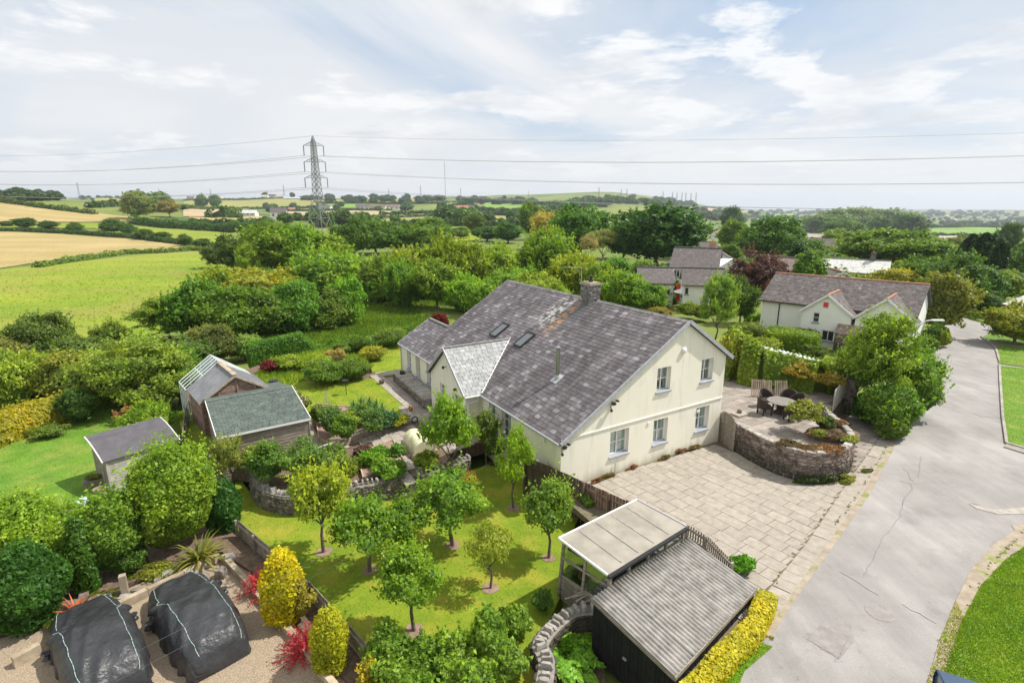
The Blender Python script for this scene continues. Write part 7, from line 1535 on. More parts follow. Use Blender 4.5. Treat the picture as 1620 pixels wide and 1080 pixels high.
# ------------------------------------------------------------------ other houses
def gable_house(label, eL, eR, W_, he, hr, z0, wallm, roofm, ridgem='ridge_grey', wins=(), chim=None, gable=False, name='house', over=.25, tiles=0, doors=(), sidewins=()):
    """eL, eR: ground x,y of the two corners of the side that faces us; W_ depth away; gable: that side is the gable"""
    a, c = Vector((eL[0], eL[1], 0)), Vector((eR[0], eR[1], 0)); d = (c - a); Lh = d.length; d.normalize(); bk = Vector((-d.y, d.x, 0)); t = thing(name, label, 'house', (a.x, a.y, z0)); P = lambda x, y, z: a + d * x + bk * y + Vector((0, 0, z0 + z))
    b = MB(); hl = [(w[0] * Lh, w[1] * Lh, z0 + w[2], z0 + w[3]) for w in list(wins) + list(doors)]
    if gable: outs = [([(0, z0 + he, z0 - 1.5), (Lh / 2, z0 + hr), (Lh, z0 + he)], P(0, 0, -z0), d, -bk, Lh), ([(0, z0 + he, z0 - 1.5), (W_, z0 + he)], P(Lh, 0, -z0), bk, d, W_), ([(0, z0 + he, z0 - 1.5), (Lh / 2, z0 + hr), (Lh, z0 + he)], P(Lh, W_, -z0), -d, bk, Lh), ([(0, z0 + he, z0 - 1.5), (W_, z0 + he)], P(0, W_, -z0), -bk, -d, W_)]
    else: outs = [([(0, z0 + he, z0 - 1.5), (Lh, z0 + he)], P(0, 0, -z0), d, -bk, Lh), ([(0, z0 + he, z0 - 1.5), (W_ / 2, z0 + hr), (W_, z0 + he)], P(Lh, 0, -z0), bk, d, W_), ([(0, z0 + he, z0 - 1.5), (Lh, z0 + he)], P(Lh, W_, -z0), -d, bk, Lh), ([(0, z0 + he, z0 - 1.5), (W_ / 2, z0 + hr), (W_, z0 + he)], P(0, W_, -z0), -bk, -d, W_)]
    for i, (o_, O__, ex, n, _) in enumerate(outs): wall_mesh(b, O__, ex, o_, hl if i == 0 else [], .12, n)
    b.build('wall', wallm, t)
    for w in wins: window(t, P(0, 0, 0), d, -bk, w[0] * Lh, w[1] * Lh, w[2], w[3], .12, w[4] if len(w) > 4 else 2, 1, .07, name='window', mats=('upvc', 'pane_dark'))
    for w in doors: window(t, P(0, 0, 0), d, -bk, w[0] * Lh, w[1] * Lh, w[2], w[3], .12, 1, 1, .1, sill=False, name='door', mats=('upvc', 'pane_dark'))
    r = MB(); o = over; dz = (hr - he) / ((Lh if gable else W_) / 2) * o
    if gable: sl = [([P(-o, -o, he - dz), P(-o, W_ + o, he - dz), P(Lh / 2, W_ + o, hr), P(Lh / 2, -o, hr)]), ([P(Lh + o, -o, he - dz), P(Lh + o, W_ + o, he - dz), P(Lh / 2, W_ + o, hr), P(Lh / 2, -o, hr)])]; rl = (P(Lh / 2, -o, hr + .03), P(Lh / 2, W_ + o, hr + .03))
    else: sl = [([P(-o, -o, he - dz), P(Lh + o, -o, he - dz), P(Lh + o, W_ / 2, hr), P(-o, W_ / 2, hr)]), ([P(-o, W_ + o, he - dz), P(Lh + o, W_ + o, he - dz), P(Lh + o, W_ / 2, hr), P(-o, W_ / 2, hr)])]; rl = (P(-o, W_ / 2, hr + .03), P(Lh + o, W_ / 2, hr + .03))
    for s in sl: deck(r, [p + Vector((0, 0, .06)) for p in s], .1)
    ro = r.build('roof', roofm, t)
    if tiles:
        for s in sl:
            e1 = (s[1] - s[0]); la = e1.length; e1.normalize(); e2 = (s[3] - s[0]); lb = e2.length; e2.normalize(); O = s[0]
            if e1.cross(e2).z < 0: O = s[1]; e1 = -e1
            n_ = e1.cross(e2); tt = MATS[roofm]
            if n_.y > .05 and not gable: continue
            pieces(ro, 'tile', tile_mats(O + Vector((0, 0, .06)), e1, e2, [(0, 0), (la, 0), (la, lb), (0, lb)], tiles, tiles * 1.35, .03, .07, .004), [unit_mesh('tile', roofm, .02)], roofm, cap=290)
    b = MB(); b.bar(rl[0] + Vector((0, 0, .06)), rl[1] + Vector((0, 0, .06)), .24, .08); b.build('ridge', ridgem, ro)
    if chim is not None:
        cx_ = chim[0]; p = rl[0].lerp(rl[1], cx_); b = MB(); b.box(p + Vector((0, 0, .45)), (.7, .55, 1.4), rz=math.atan2(d.y, d.x)); ch = b.build('chimney', chim[1], ro); b = MB(); b.lathe(p + Vector((0, 0, 1.15)), [(.12, 0), (.1, .35), (.13, .35)], 8); b.build('chimney_pot', 'terracotta', ch)
    fb = MB()
    if gable:
        for sg in (0, 1): fb.bar(P(-o if not sg else Lh + o, -o - .02, he - dz), P(Lh / 2, -o - .02, hr), .04, .16)
    else: fb.bar(P(-o, -o - .04, he - dz), P(Lh + o, -o - .04, he - dz), .06, .12)
    fb.build('fascia', 'paint_white' if gable else 'wood_dark', ro)['kind'] = 'stuff'
    return t, P
def hpx(label, eL, eR, he, W_, hr, wallm, roofm, vb=None, z0=0., **k):
    if vb is not None: z0 = hit(*vb).z
    a, c = at(eL[0], eL[1], z0 + he), at(eR[0], eR[1], z0 + he); return gable_house(label, a, c, W_, he, hr, z0, wallm, roofm, **k)
# the cottage across the hedge
C0 = at(1200, 528, 0); nd = Vector((math.cos(R(-43.2)), math.sin(R(-43.2)), 0)); nb_ = Vector((-nd.y, nd.x, 0)); C1 = C0 + nd * 11.9
t, P = gable_house('white cottage with two front gables and a long tiled roof beyond the carport', C0, C1, 7.6, 3.42, 5.5, 0, 'render_white', 'roof_tile', 'ridge_red', tiles=.26, wins=())
nbT = t
for (x0, x1, za, ze_, ps, pfx) in ((3.97, 7.8, 4.62, 3.1, 1.5, 0), (8.1, 12.16, 4.75, 3.0, 1.5, 1)):
    b = MB(); O__ = C0 - nb_ * ps; hl = [(.9, 1.45, 2.1, 3.0), (1.75, 2.75, .6, 1.55)] if pfx == 0 else [(1.6, 2.1, 2.5, 3.1)]; L_ = x1 - x0
    wall_mesh(b, O__ + nd * x0, nd, [(0, ze_, -1.), (L_ / 2, za - .06), (L_, ze_)], hl, .12, -nb_); wall_mesh(b, O__ + nd * x1, nb_, [(0, ze_, -1.), (ps, ze_)], [], .1, nd); wall_mesh(b, C0 + nd * x0, -nb_, [(0, ze_, -1.), (ps, ze_)], [], .1, -nd)
    b.build('front_gable', 'render_white', nbT)
    for h_ in hl: window(nbT, O__ + nd * x0, nd, -nb_, *h_, .12, 2 if h_[1] - h_[0] > .8 else 1, 2 if h_[1] - h_[0] < .8 else 1, .07, mats=('upvc', 'pane_dark'))
    bk_ = lambda z: ps + (z - 3.42) / (5.5 - 3.42) * 3.8 + .1; b = MB(); A0 = O__ + nd * (x0 + L_ / 2) - nb_ * .2 + Vector((0, 0, za))
    rk = []
    for sg in (-1, 1):
        E0 = O__ + nd * (x0 + L_ / 2 + sg * (L_ / 2 + .2)) - nb_ * .2 + Vector((0, 0, ze_ - .1)); pts = [E0, E0 + nb_ * (ps + .5), A0 + nb_ * (bk_(za) + .2), A0]; deck(b, pts, .08); rk.append(pts)
    gr = b.build('gable_roof', 'roof_tile', nbT)
    for pts in rk:
        E0, E1, A1, A0_ = pts; e1 = (E1 - E0).normalized(); up_ = (A0_ - E0); ls_ = up_.length; up_.normalize(); O = E0; f = 1
        if e1.cross(up_).z < 0: O = E0; 
        poly_ = [(0, 0), ((E1 - E0).length, 0), ((A1 - A0_).length, ls_), (0, ls_)]
        if e1.cross(up_).z < 0: e1 = -e1; poly_ = [(-x, y) for x, y in poly_]
        pieces(gr, 'tile', tile_mats(O, e1, up_, poly_, .24, .33, .025, .07, .004), [unit_mesh('tile', 'roof_tile', .02)], 'roof_tile', cap=140)
    b = MB(); b.bar(A0 + Vector((0, 0, .05)), A0 + nb_ * bk_(za) + Vector((0, 0, .05)), .2, .07); b.build('gable_ridge', 'ridge_red', gr)
    for sg in (-1, 1): b = MB(); b.bar(A0 - nb_ * .03, O__ + nd * (x0 + L_ / 2 + sg * (L_ / 2 + .2)) - nb_ * .23 + Vector((0, 0, ze_ - .12)), .04, .15); b.build('bargeboard', 'paint_white', gr)
b = MB(); O__ = C0 - nb_ * 1.54 + nd * 5.78; b.box(O__ + Vector((0, 0, 3.75)), (.36, .07, .42), rz=R(-43.2)); b.build('alarm_box', 'red_paint', nbT)
b = MB(); q = C0 - nb_ * 2.4 + nd * 6.9; deck(b, [q + Vector((0, 0, 1.6)), q + nd * 2 + Vector((0, 0, 1.6)), q + nd * 2 + nb_ * .9 + Vector((0, 0, 2.3)), q + nb_ * .9 + Vector((0, 0, 2.3))], .08); b.box(q + nd * 1. + nb_ * .45 + Vector((0, 0, .3)), (1.9, .85, 2.6), rz=R(-43.2)); b.build('entrance_porch', 'stone_wall', nbT)
b = MB(); q = C0 + nd * 1.6 - nb_ * .06; b.tube([q + Vector((0, 0, 3.2)), q + Vector((0, 0, .8))], .05, 5); b.build('downpipe', 'plastic_black', nbT)
# white houses between the gable and the cottage
hpx('low white outbuilding with a purple slate roof left of the white houses', (1012, 446), (1066, 447), 2.5, 5, 4.1, 'render_white', 'roof_tile', tiles=0, wins=[(.72, .92, .9, 1.7)])
hpx('white house with a satellite dish and black downpipe behind the birch', (1082, 449), (1146, 451), 3.0, 5.5, 4.6, 'render_white', 'roof_tile', wins=[(.03, .14, 1.7, 2.6, 1)])
b = MB(); p = at(1074, 478, .2); b.box(p + Vector((0, .6, 1.2)), (.5, .1, 2.1)); b.build('door_panel', 'red_paint', label='bright red board door between the two white houses', cat='door')
hpx('large white house with a wide dark tiled roof behind the low outbuilding', (1062, 421), (1135, 424), 3.9, 7.5, 6.2, 'render_white', 'roof_tile', wins=[(.05, .2, 2.4, 3.4)])
hpx('white gable house with a grey glazed lean-to roof behind the purple tree', (1092, 426), (1182, 424), 3.1, 8, 5.6, 'render_white', 'roof_tile', gable=True, chim=(.3, 'brick_red'))
hpx('white rendered house with a brown roof right of the purple tree', (1186, 425), (1250, 431), 3.2, 6, 4.9, 'render_white', 'roof_brown', wins=[(.35, .5, 1.4, 2.4)])
hpx('long low house with a lichen-white roof and stone chimney', (1298, 427), (1404, 433), 2.3, 6, 3.9, 'render_white', 'roof_lime', chim=(.74, 'chimney_stone'), wins=[(.55, .62, .9, 1.7)])
hpx('small dark tiled gable roof just behind the white cottage', (1310, 441), (1354, 442), 2.6, 5, 3.5, 'render_white', 'roof_tile', gable=True, ridgem='ridge_red')
b = MB(); s0_, s1_ = at(1122, 424, 4.0), at(1152, 405, 5.0); b.sheet([at(1112, 424, 3.6), at(1135, 424, 3.6), at(1160, 409, 4.8), at(1140, 409, 4.8)], (0, -.5, 1), .06); b.build('conservatory_roof', 'galv', label='pale metal lean-to roof on the front of the white gable house', cat='roof')
FH = [((1262, 374), (1303, 376), 'roof_pale', 'tan hip-like bungalow roof left of the distant estate', (1280, 385)), ((1282, 388), (1322, 389), 'roof_tile', 'grey roofed white bungalow above the bright hedge', (1300, 398)), ((1322, 384), (1345, 383), 'roof_lime', 'pale grey bungalow roof between trees', (1330, 392)), ((1378, 378), (1406, 378), 'roof_brown', 'brown roofed bungalow behind the broad bushy tree', (1390, 388)), ((1492, 380), (1532, 380), 'roof_pale', 'tan roofed house before the flat green field', (1510, 388)), ((1592, 384), (1625, 384), 'roof_pale', 'tan roof at the right edge before the blue ridge', (1610, 394)), ((1130, 372), (1160, 372), 'roof_brown', 'brown roof showing between the two oaks', (1150, 384)), ((1110, 400), (1140, 400), 'roof_tile', 'dark roof behind the large white house', (1125, 412))]
for eL, eR, rm, lb, vb in FH: hpx(lb, eL, eR, 2.6, 8, 4.9, 'render_white', rm, vb=vb, wins=[(.2, .35, .9, 1.9)])
hpx('weathered house roof at the right edge beyond the bend of the road', (1592, 480), (1680, 500), 2.6, 7, 4.3, 'render_cream', 'roof_lime', wins=[(.1, .2, .9, 1.8)])
# satellite dish
b = MB(); p = at(1079, 470, 1.2); b.lathe(p, [(.02, 0), (.25, .05), (.33, .12)], 14); b.build('satellite_dish', 'plastic_black', label='dark satellite dish on the white house by the red door', cat='satellite dish')
# parasol / awning, pale
b = MB(); p = at(1088, 482, 0); b.lathe(p + Vector((0, 0, 1.6)), [(1.9, 0), (1.0, .35), (.05, .6)], 10); o = b.build('parasol', 'paint_white', label='pale garden parasol open below the white house', cat='parasol')
# ------------------------------------------------------------------ garden trees round the houses
for u, vb, vt, w, key, c, lb, z in [(1132, 535, 432, 66, 'loose', (.14, .24, .05), 'slim young birch-like tree behind the cream gable', 0), (1190, 490, 392, 88, 'loose', (.075, .04, .055), 'purple leaved beech between the white houses and the cottage', 0), (1228, 468, 412, 36, 'loose', (.07, .04, .05), 'smaller purple leaved tree right of the beech', 0), (1260, 455, 385, 40, 'conifer', (.03, .08, .02), 'dark conifer left of the lime green conifer', 0), (1276, 470, 395, 46, 'conifer', (.09, .19, .025), 'lime tipped conifer behind the cottage roof', 0), (1170, 510, 440, 52, 'round', (.06, .12, .02), 'dark bush-tree beside the purple beech', 0), (1020, 500, 446, 70, 'round', (.10, .20, .02), 'bright tree behind the chimney side of the ridge', 0), (985, 495, 425, 80, 'round', (.11, .21, .02), 'leafy green tree just right of the chimney', 0), (1040, 510, 486, 50, 'round', (.17, .16, .05), 'low yellowish shrub tree behind the ridge', 0), (1410, 480, 425, 80, 'round', (.20, .22, .03), 'golden yellow tree behind the cottage roof', 0), (1478, 530, 428, 92, 'round', (.14, .17, .04), 'olive round tree at the right end of the cottage', 0), (1440, 480, 430, 60, 'round', (.20, .25, .03), 'pale green tree joining the golden and olive trees', 0), (1245, 520, 487, 50, 'loose', (.20, .27, .08), 'small flowering pale bush tree before the cottage wall', 0)]:
    tree_px(key, u, vb, vt, w, c, lb, name='tree', z=z)
p = at(1252, 560, 0); shrub('hedge', 'bright green clipped block hedge in front of the cottage', 'hedge', at(1250, 552, 0), (2.1, 1.5, .85), 9000, .11, (.115, .20, .022), shape='box', bump=.02, jit=.5, core=.94, rotz=R(-30))
shrub_px('hedge', 'small clipped green cube hedge by the purple beech', 'hedge', 1191, 512, 496, 24, 0, 900, .12, (.13, .25, .02), shape='box', bump=.02, core=.92)
for u, vb, vt, w, c, lb in [(1476, 545, 510, 38, (.05, .11, .02), 'round dark bush on the verge behind the street lamp'), (1462, 560, 528, 40, (.08, .15, .03), 'low green bush at the foot of the street lamp'), (1490, 548, 522, 24, (.16, .22, .03), 'yellow green bush on the verge nearest the far road'), (1090, 500, 478, 40, (.13, .20, .03), 'low hedge bush below the parasol'), (1110, 505, 480, 40, (.10, .14, .03), 'brown green bush behind the birch'), (1185, 540, 505, 60, (.12, .18, .05), 'pale shrubbery between the birch and the cottage'), (1210, 560, 530, 50, (.16, .22, .05), 'light green bush at the left of the block hedge'), (1285, 572, 545, 40, (.07, .12, .03), 'dark bush under the cottage window')]:
    shrub_px('bush', lb, 'bush', u, vb, vt, w, 0, 2600, .13, c, K=22, rb=.36, core=.75, lower=-.7, inner=.12)
p = at(1463, 566, 0); b = MB(); b.box(p + Vector((0, 0, .4)), (.6, .45, .8), rz=.3); b.build('gate_pillar', 'stone_wall', label='short stone gate pillar at the road edge below the street lamp', cat='pillar')
# street lamp
p5 = at(1461, 508, 4.8); lp = thing('street_lamp', 'curved grey street lamp leaning over the road edge', 'street lamp', (p5.x - .3, p5.y, 0)); b = MB(); base = Vector((p5.x - .45, p5.y, 0)); b.tube([base, base + Vector((0, 0, 3.4)), base + Vector((.08, 0, 4.1)), base + Vector((.3, 0, 4.6)), base + Vector((.65, 0, 4.82)), base + Vector((1.0, 0, 4.86))], .06, 8, r2=.035); b.build('column', 'galv', lp); b = MB(); b.box(base + Vector((1.35, 0, 4.86)), (.75, .2, .1)); b.build('lamp_head', 'paint_white', lp)
# ------------------------------------------------------------------ right side bushes and trees
RB = [(1605, 545, 480, 90, 'round', (.16, .20, .03), 'yellow green tree on the right verge cut by the frame'), (1640, 520, 445, 70, 'round', (.10, .18, .03), 'green tree at the right edge above the yellow one'), (1558, 500, 460, 62, 'round', (.045, .10, .02), 'dark low round bush beyond the bend of the road')]
for u, vb, vt, w, k_, c, lb in RB: tree_px(k_, u, vb, vt, w, c, lb, z=0)
MR = [(1500, 490, 400, 100, 'round', (.055, .12, .025)), (1455, 470, 405, 80, 'round', (.07, .14, .025)), (1530, 485, 420, 90, 'round', (.05, .12, .025)), (1385, 425, 362, 120, 'round', (.10, .18, .025)), (1440, 430, 366, 110, 'round', (.09, .17, .025)), (1350, 420, 385, 70, 'loose', (.13, .19, .04)), (1300, 415, 385, 70, 'loose', (.11, .18, .04)), (1572, 460, 376, 26, 'conifer', (.02, .055, .015)), (1548, 450, 368, 40, 'conifer', (.02, .055, .015)), (1527, 440, 370, 36, 'conifer', (.022, .06, .015)), (1592, 400, 352, 40, 'round', (.045, .10, .03)), (1605, 450, 388, 60, 'round', (.06, .13, .03)), (1625, 420, 380, 50, 'round', (.08, .16, .03)), (1560, 478, 430, 60, 'round', (.06, .14, .03)), (1590, 440, 405, 60, 'round', (.06, .13, .03)), (1480, 420, 380, 60, 'round', (.12, .19, .03)), (1260, 420, 372, 70, 'round', (.05, .12, .02)), (1222, 415, 342, 100, 'round', (.055, .13, .02)), (1160, 400, 348, 60, 'round', (.09, .17, .02)), (1190, 410, 365, 60, 'round', (.07, .14, .02)), (1332, 380, 345, 60, 'round', (.06, .13, .03)), (1310, 375, 332, 80, 'round', (.09, .16, .05)), (1350, 372, 328, 90, 'round', (.11, .18, .06)), (1400, 370, 330, 90, 'round', (.10, .17, .06)), (1391, 378, 343, 50, 'round', (.05, .12, .03)), (1437, 378, 339, 56, 'round', (.035, .09, .02)), (1155, 372, 326, 36, 'round', (.04, .10, .03)), (1325, 395, 360, 50, 'round', (.11, .19, .03)), (1285, 372, 350, 40, 'round', (.05, .11, .03)), (1520, 400, 372, 50, 'round', (.10, .15, .03)), (1560, 395, 372, 40, 'round', (.10, .16, .04))]
MR.sort(key=lambda q: q[0])
for i, (u, vb, vt, w, k_, c) in enumerate(MR): tree_px(k_, u, vb, vt, w, c, ordl(i, len(MR), 'the garden trees round the distant roofs at the right'), 'trees round the distant roofs at the right')
rowt_ex = [(1015, 470, 415, 60, 'round', (.09, .16, .03)), (975, 455, 400, 60, 'round', (.08, .16, .03)), (1150, 430, 385, 50, 'round', (.07, .14, .03)), (1330, 470, 430, 56, 'round', (.12, .2, .03)), (1370, 470, 432, 50, 'round', (.10, .18, .03)), (1230, 400, 358, 60, 'round', (.06, .13, .03)), (1270, 440, 392, 60, 'round', (.09, .17, .03)), (1425, 455, 415, 60, 'round', (.12, .18, .03)), (1590, 478, 430, 70, 'round', (.08, .15, .03))]
# big oaks and the trees behind the house
for u, vb, vt, w, c, lb, k_ in [(920, 408, 323, 108, (.055, .14, .02), 'large bright-topped oak left of the bare grey tree', 'round'), (1040, 424, 316, 148, (.032, .09, .018), 'largest dark green oak above the house ridge', 'round'), (1085, 410, 340, 70, (.05, .12, .02), 'lower crown right of the largest oak', 'round'), (985, 410, 350, 60, (.035, .09, .02), 'dark tree between the two big oaks', 'round'), (952, 425, 362, 52, (.17, .20, .09), 'half bare grey green willow in front of the oaks', 'sparse'), (930, 430, 368, 30, (.22, .22, .14), 'nearly bare grey tree in front of the oaks', 'sparse')]:
    tree_px(k_, u, vb, vt, w, c, lb)
def rowt(lst, what, group, name='tree'):
    lst = sorted(lst, key=lambda q: q[0])
    for i, (u, vb, vt, w, k_, c) in enumerate(lst):
        f = random.uniform(.78, 1.3); c = (c[0] * f * random.uniform(.85, 1.2), c[1] * f, c[2] * f * random.uniform(.8, 1.3)); big = (vb - vt) * .16
        tree_px(random.choice((k_, k_, 'loose', 'willow', 'round')) if w > 50 else k_, u, vb, vt + random.uniform(-big, big), w * random.uniform(.85, 1.2), c, ordl(i, len(lst), what), group, name)
rowt([(372, 432, 372, 62, 'round', (.05, .10, .025)), (398, 448, 380, 52, 'willow', (.13, .20, .03)), (440, 440, 352, 104, 'round', (.085, .175, .018)), (482, 440, 348, 100, 'round', (.10, .20, .018)), (522, 432, 362, 80, 'round', (.11, .20, .02)), (345, 425, 376, 40, 'round', (.07, .12, .03)), (415, 465, 425, 60, 'round', (.08, .16, .025))], 'the tall clump of trees in front of the pylon foot', 'clump of trees in front of the pylon')
rowt([(350, 495, 432, 80, 'willow', (.13, .19, .03)), (400, 490, 424, 100, 'willow', (.20, .24, .03)), (455, 485, 424, 96, 'willow', (.17, .22, .03)), (510, 480, 404, 90, 'willow', (.13, .21, .03)), (560, 478, 396, 88, 'willow', (.14, .22, .03)), (610, 478, 396, 88, 'willow', (.12, .21, .03)), (655, 470, 388, 80, 'willow', (.14, .23, .03)), (700, 468, 388, 84, 'willow', (.12, .21, .025)), (745, 468, 385, 84, 'willow', (.13, .22, .025)), (790, 465, 380, 84, 'willow', (.15, .24, .03)), (868, 462, 372, 110, 'willow', (.15, .23, .025)), (830, 470, 420, 60, 'willow', (.14, .25, .03)), (905, 480, 412, 80, 'willow', (.16, .25, .03)), (950, 485, 410, 70, 'willow', (.12, .22, .025))], 'the back row of the willow thicket', 'back row of the willow thicket')
rowt([(270, 540, 462, 96, 'round', (.11, .19, .03)), (320, 540, 455, 100, 'round', (.09, .18, .025)), (372, 545, 462, 100, 'round', (.08, .17, .025)), (425, 540, 455, 100, 'round', (.085, .175, .025)), (475, 535, 450, 100, 'round', (.075, .165, .025)), (520, 530, 448, 84, 'round', (.09, .18, .025)), (550, 525, 440, 62, 'round', (.12, .22, .03)), (600, 482, 420, 80, 'willow', (.14, .23, .03)), (640, 486, 420, 84, 'willow', (.12, .22, .025)), (690, 488, 412, 84, 'willow', (.13, .22, .025)), (735, 492, 428, 76, 'willow', (.12, .23, .025)), (765, 500, 442, 60, 'willow', (.15, .26, .03)), (800, 490, 420, 80, 'willow', (.13, .23, .03)), (850, 500, 425, 80, 'willow', (.14, .24, .03)), (880, 500, 440, 60, 'willow', (.14, .25, .03))], 'the front row of trees round the wet meadow', 'front row of trees round the wet meadow')
tree_px('round', 598, 482, 454, 22, (.11, .19, .02), 'small round-headed standard tree in the wet meadow', z=-1.1)
rowt([(30, 600, 520, 90, 'round', (.11, .15, .04)), (75, 590, 500, 110, 'round', (.07, .12, .03)), (130, 600, 515, 90, 'round', (.10, .15, .03)), (180, 560, 505, 60, 'round', (.12, .18, .04)), (60, 640, 560, 90, 'round', (.13, .20, .03)), (20, 650, 570, 80, 'round', (.12, .20, .03)), (120, 640, 560, 80, 'round', (.14, .20, .04)), (180, 650, 550, 120, 'round', (.12, .19, .035)), (235, 660, 525, 150, 'loose', (.13, .19, .04)), (285, 640, 540, 90, 'round', (.09, .17, .03)), (215, 620, 530, 110, 'round', (.12, .18, .035)), (300, 590, 530, 80, 'round', (.07, .14, .03)), (350, 575, 520, 60, 'round', (.11, .15, .05)), (390, 570, 525, 60, 'round', (.09, .18, .04)), (-30, 620, 520, 90, 'round', (.10, .15, .03)), (330, 560, 515, 60, 'round', (.10, .14, .04))], 'the mixed trees along the left side of the gardens', 'mixed trees beyond the left lawn')
hedge_line('hedge', 'golden yellow topped conifer hedge at the back of the left lawn', [at(u, v, ZL) for u, v in [(-80, 735), (0, 700), (60, 678), (128, 655)]], 1.5, 1.75, .12, 330, (.25, .25, .025), lumpy=.06)
shrub_px('bush', 'dark leafy bush closing the right end of the golden hedge', 'bush', 128, 668, 612, 60, ZL, 3000, .12, (.05, .11, .025), K=24, rb=.35, core=.8)
shrub_px('bush', 'bright green bush behind the grey shed', 'bush', 240, 690, 636, 80, ZL, 3600, .11, (.15, .25, .025), K=26, rb=.35, core=.8)
shrub_px('bush', 'tuft of pinkish brown stems behind the grey shed', 'bush', 203, 668, 640, 36, ZL, 900, .09, (.30, .17, .12), K=12, rb=.4, core=.4, inner=.3)
shrub_px('bush', 'low weeds and stones bank in front of the golden hedge', 'bush', 75, 690, 672, 60, ZL, 1500, .09, (.13, .19, .04), K=16, rb=.4, core=.6, inner=.3)
# ------------------------------------------------------------------ middle distance
rowt([(560, 408, 352, 60, 'round', (0.072, 0.154, 0.024)), (595, 402, 345, 66, 'round', (0.080, 0.168, 0.024)), (632, 400, 350, 66, 'round', (0.064, 0.147, 0.024)), (660, 400, 358, 50, 'round', (0.072, 0.154, 0.024)), (682, 390, 336, 58, 'round', (0.064, 0.140, 0.024)), (705, 385, 350, 40, 'round', (0.080, 0.154, 0.024)), (751, 372, 334, 34, 'round', (0.080, 0.154, 0.036)), (770, 382, 352, 44, 'round', (0.056, 0.126, 0.024)), (803, 385, 346, 48, 'round', (0.048, 0.119, 0.024)), (838, 380, 322, 36, 'round', (0.080, 0.168, 0.036)), (862, 395, 342, 54, 'loose', (0.208, 0.238, 0.072)), (545, 400, 372, 60, 'round', (0.080, 0.168, 0.024)), (880, 380, 348, 40, 'round', (0.080, 0.154, 0.036)), (615, 372, 348, 40, 'round', (0.064, 0.140, 0.024)), (590, 370, 350, 40, 'round', (0.080, 0.154, 0.024)), (730, 378, 360, 34, 'round', (0.096, 0.168, 0.036))], 'the dark trees along the far side of the thicket', 'dark trees beyond the thicket')
rowt([(38, 352, 346, 30, 'round', (.05, .11, .02)), (12, 358, 348, 24, 'round', (.05, .11, .02)), (40, 362, 345, 34, 'round', (.05, .11, .02)), (78, 362, 349, 34, 'round', (.06, .12, .02)), (120, 368, 353, 26, 'round', (.06, .12, .02)), (180, 370, 342, 44, 'round', (.08, .16, .025)), (205, 372, 352, 28, 'round', (.05, .11, .02)), (228, 380, 360, 30, 'round', (.045, .10, .02)), (255, 382, 364, 28, 'round', (.05, .11, .02)), (293, 390, 368, 26, 'round', (.045, .10, .02)), (320, 394, 374, 30, 'round', (.06, .12, .02))], 'the round bushes along the hedge between the two golden fields', 'bushes between the golden fields', 'bush')
def hline(label, px, w, h, color, leaf=.6, dens=3.2, lumpy=.3, group=None, name='hedge'):
    pts = []
    for i in range(len(px) - 1):
        for k in range(3): f = k / 3; pts.append(hit(px[i][0] * (1 - f) + px[i + 1][0] * f, px[i][1] * (1 - f) + px[i + 1][1] * f))
    pts.append(hit(*px[-1])); pts = [p for i, p in enumerate(pts) if i == 0 or (p - pts[i - 1]).length > .5]
    return hedge_line(name, label, pts, w, h, leaf, dens, color, group=group, lumpy=lumpy)
hline('thin hedge bank between the green meadow and the lower golden field', [(60, 424), (130, 412), (200, 402), (260, 400), (300, 396), (345, 397)], 2.2, 1.3, (.10, .17, .03), .3, 12)
hline('dark hedge below the upper golden field', [(-30, 366), (60, 368), (130, 371), (200, 377), (260, 384), (300, 389)], 3, 2.0, (.04, .09, .02), .5, 5, .15)
hline('wide dark hedge behind the round bushes', [(210, 354), (260, 360), (330, 366), (400, 366), (430, 362)], 6, 4.5, (.045, .11, .018), .7, 2.4, .2)
hline('hedge along the top edge of the upper golden field', [(-30, 317), (40, 326), (90, 333), (150, 340)], 5, 3.2, (.07, .12, .03), .8, 2.2, .3)
hline('dark hedge clump in the tan field', [(338, 344), (380, 345)], 14, 8, (.05, .11, .02), 1.2, 1, .1)
for i, (px, h) in enumerate([([(440, 335), (520, 333), (620, 333)], 3), ([(455, 349), (560, 348), (690, 343)], 3), ([(600, 341), (720, 338), (830, 343)], 4), ([(620, 357), (720, 358), (830, 357)], 4), ([(290, 332), (400, 331), (500, 329)], 3.5), ([(290, 318), (400, 316), (500, 314)], 4), ([(500, 322), (600, 323), (760, 322)], 4), ([(700, 331), (780, 335), (860, 338)], 5), ([(1465, 373), (1540, 375), (1640, 377)], 4), ([(1465, 361), (1540, 360), (1640, 362)], 7), ([(300, 354), (360, 356), (430, 352)], 3), ([(1100, 338), (1180, 344), (1265, 346)], 6), ([(1110, 330), (1170, 332), (1240, 338)], 6), ([(140, 329), (210, 325), (290, 328)], 4), ([(830, 323), (900, 325), (960, 328)], 6)]):
    hline('field hedge number', px, 3 + h * .6, h, (.04, .09, .025), 1.5, .9, .3)
    o = bpy.data.objects[-1] if False else None
fl = [o for o in bpy.data.objects if o.get('label') == 'field hedge number']
HL = ['long hedge behind the big tan field left of centre', 'hedge along the near edge of the big tan field', 'hedge behind the olive field before the village', 'hedge on the near side of the olive field before the village', 'hedge between the olive and tan fields left of the pylon', 'skyline hedge above the olive field left of the pylon', 'long hedge on the far ridge behind the pylon', 'hedge crossing the small green fields in the centre', 'near hedge of the flat green field at the right', 'far wooded hedge of the flat green field at the right', 'short hedge right of the little gold field', 'lower hedge of the distant patchwork fields right of the oak', 'upper hedge of the distant patchwork fields right of the oak', 'hedge above the tan strip beyond the golden fields', 'hedge on the slope of the wooded hill']
for o, lb in zip(fl, HL): o['label'] = lb
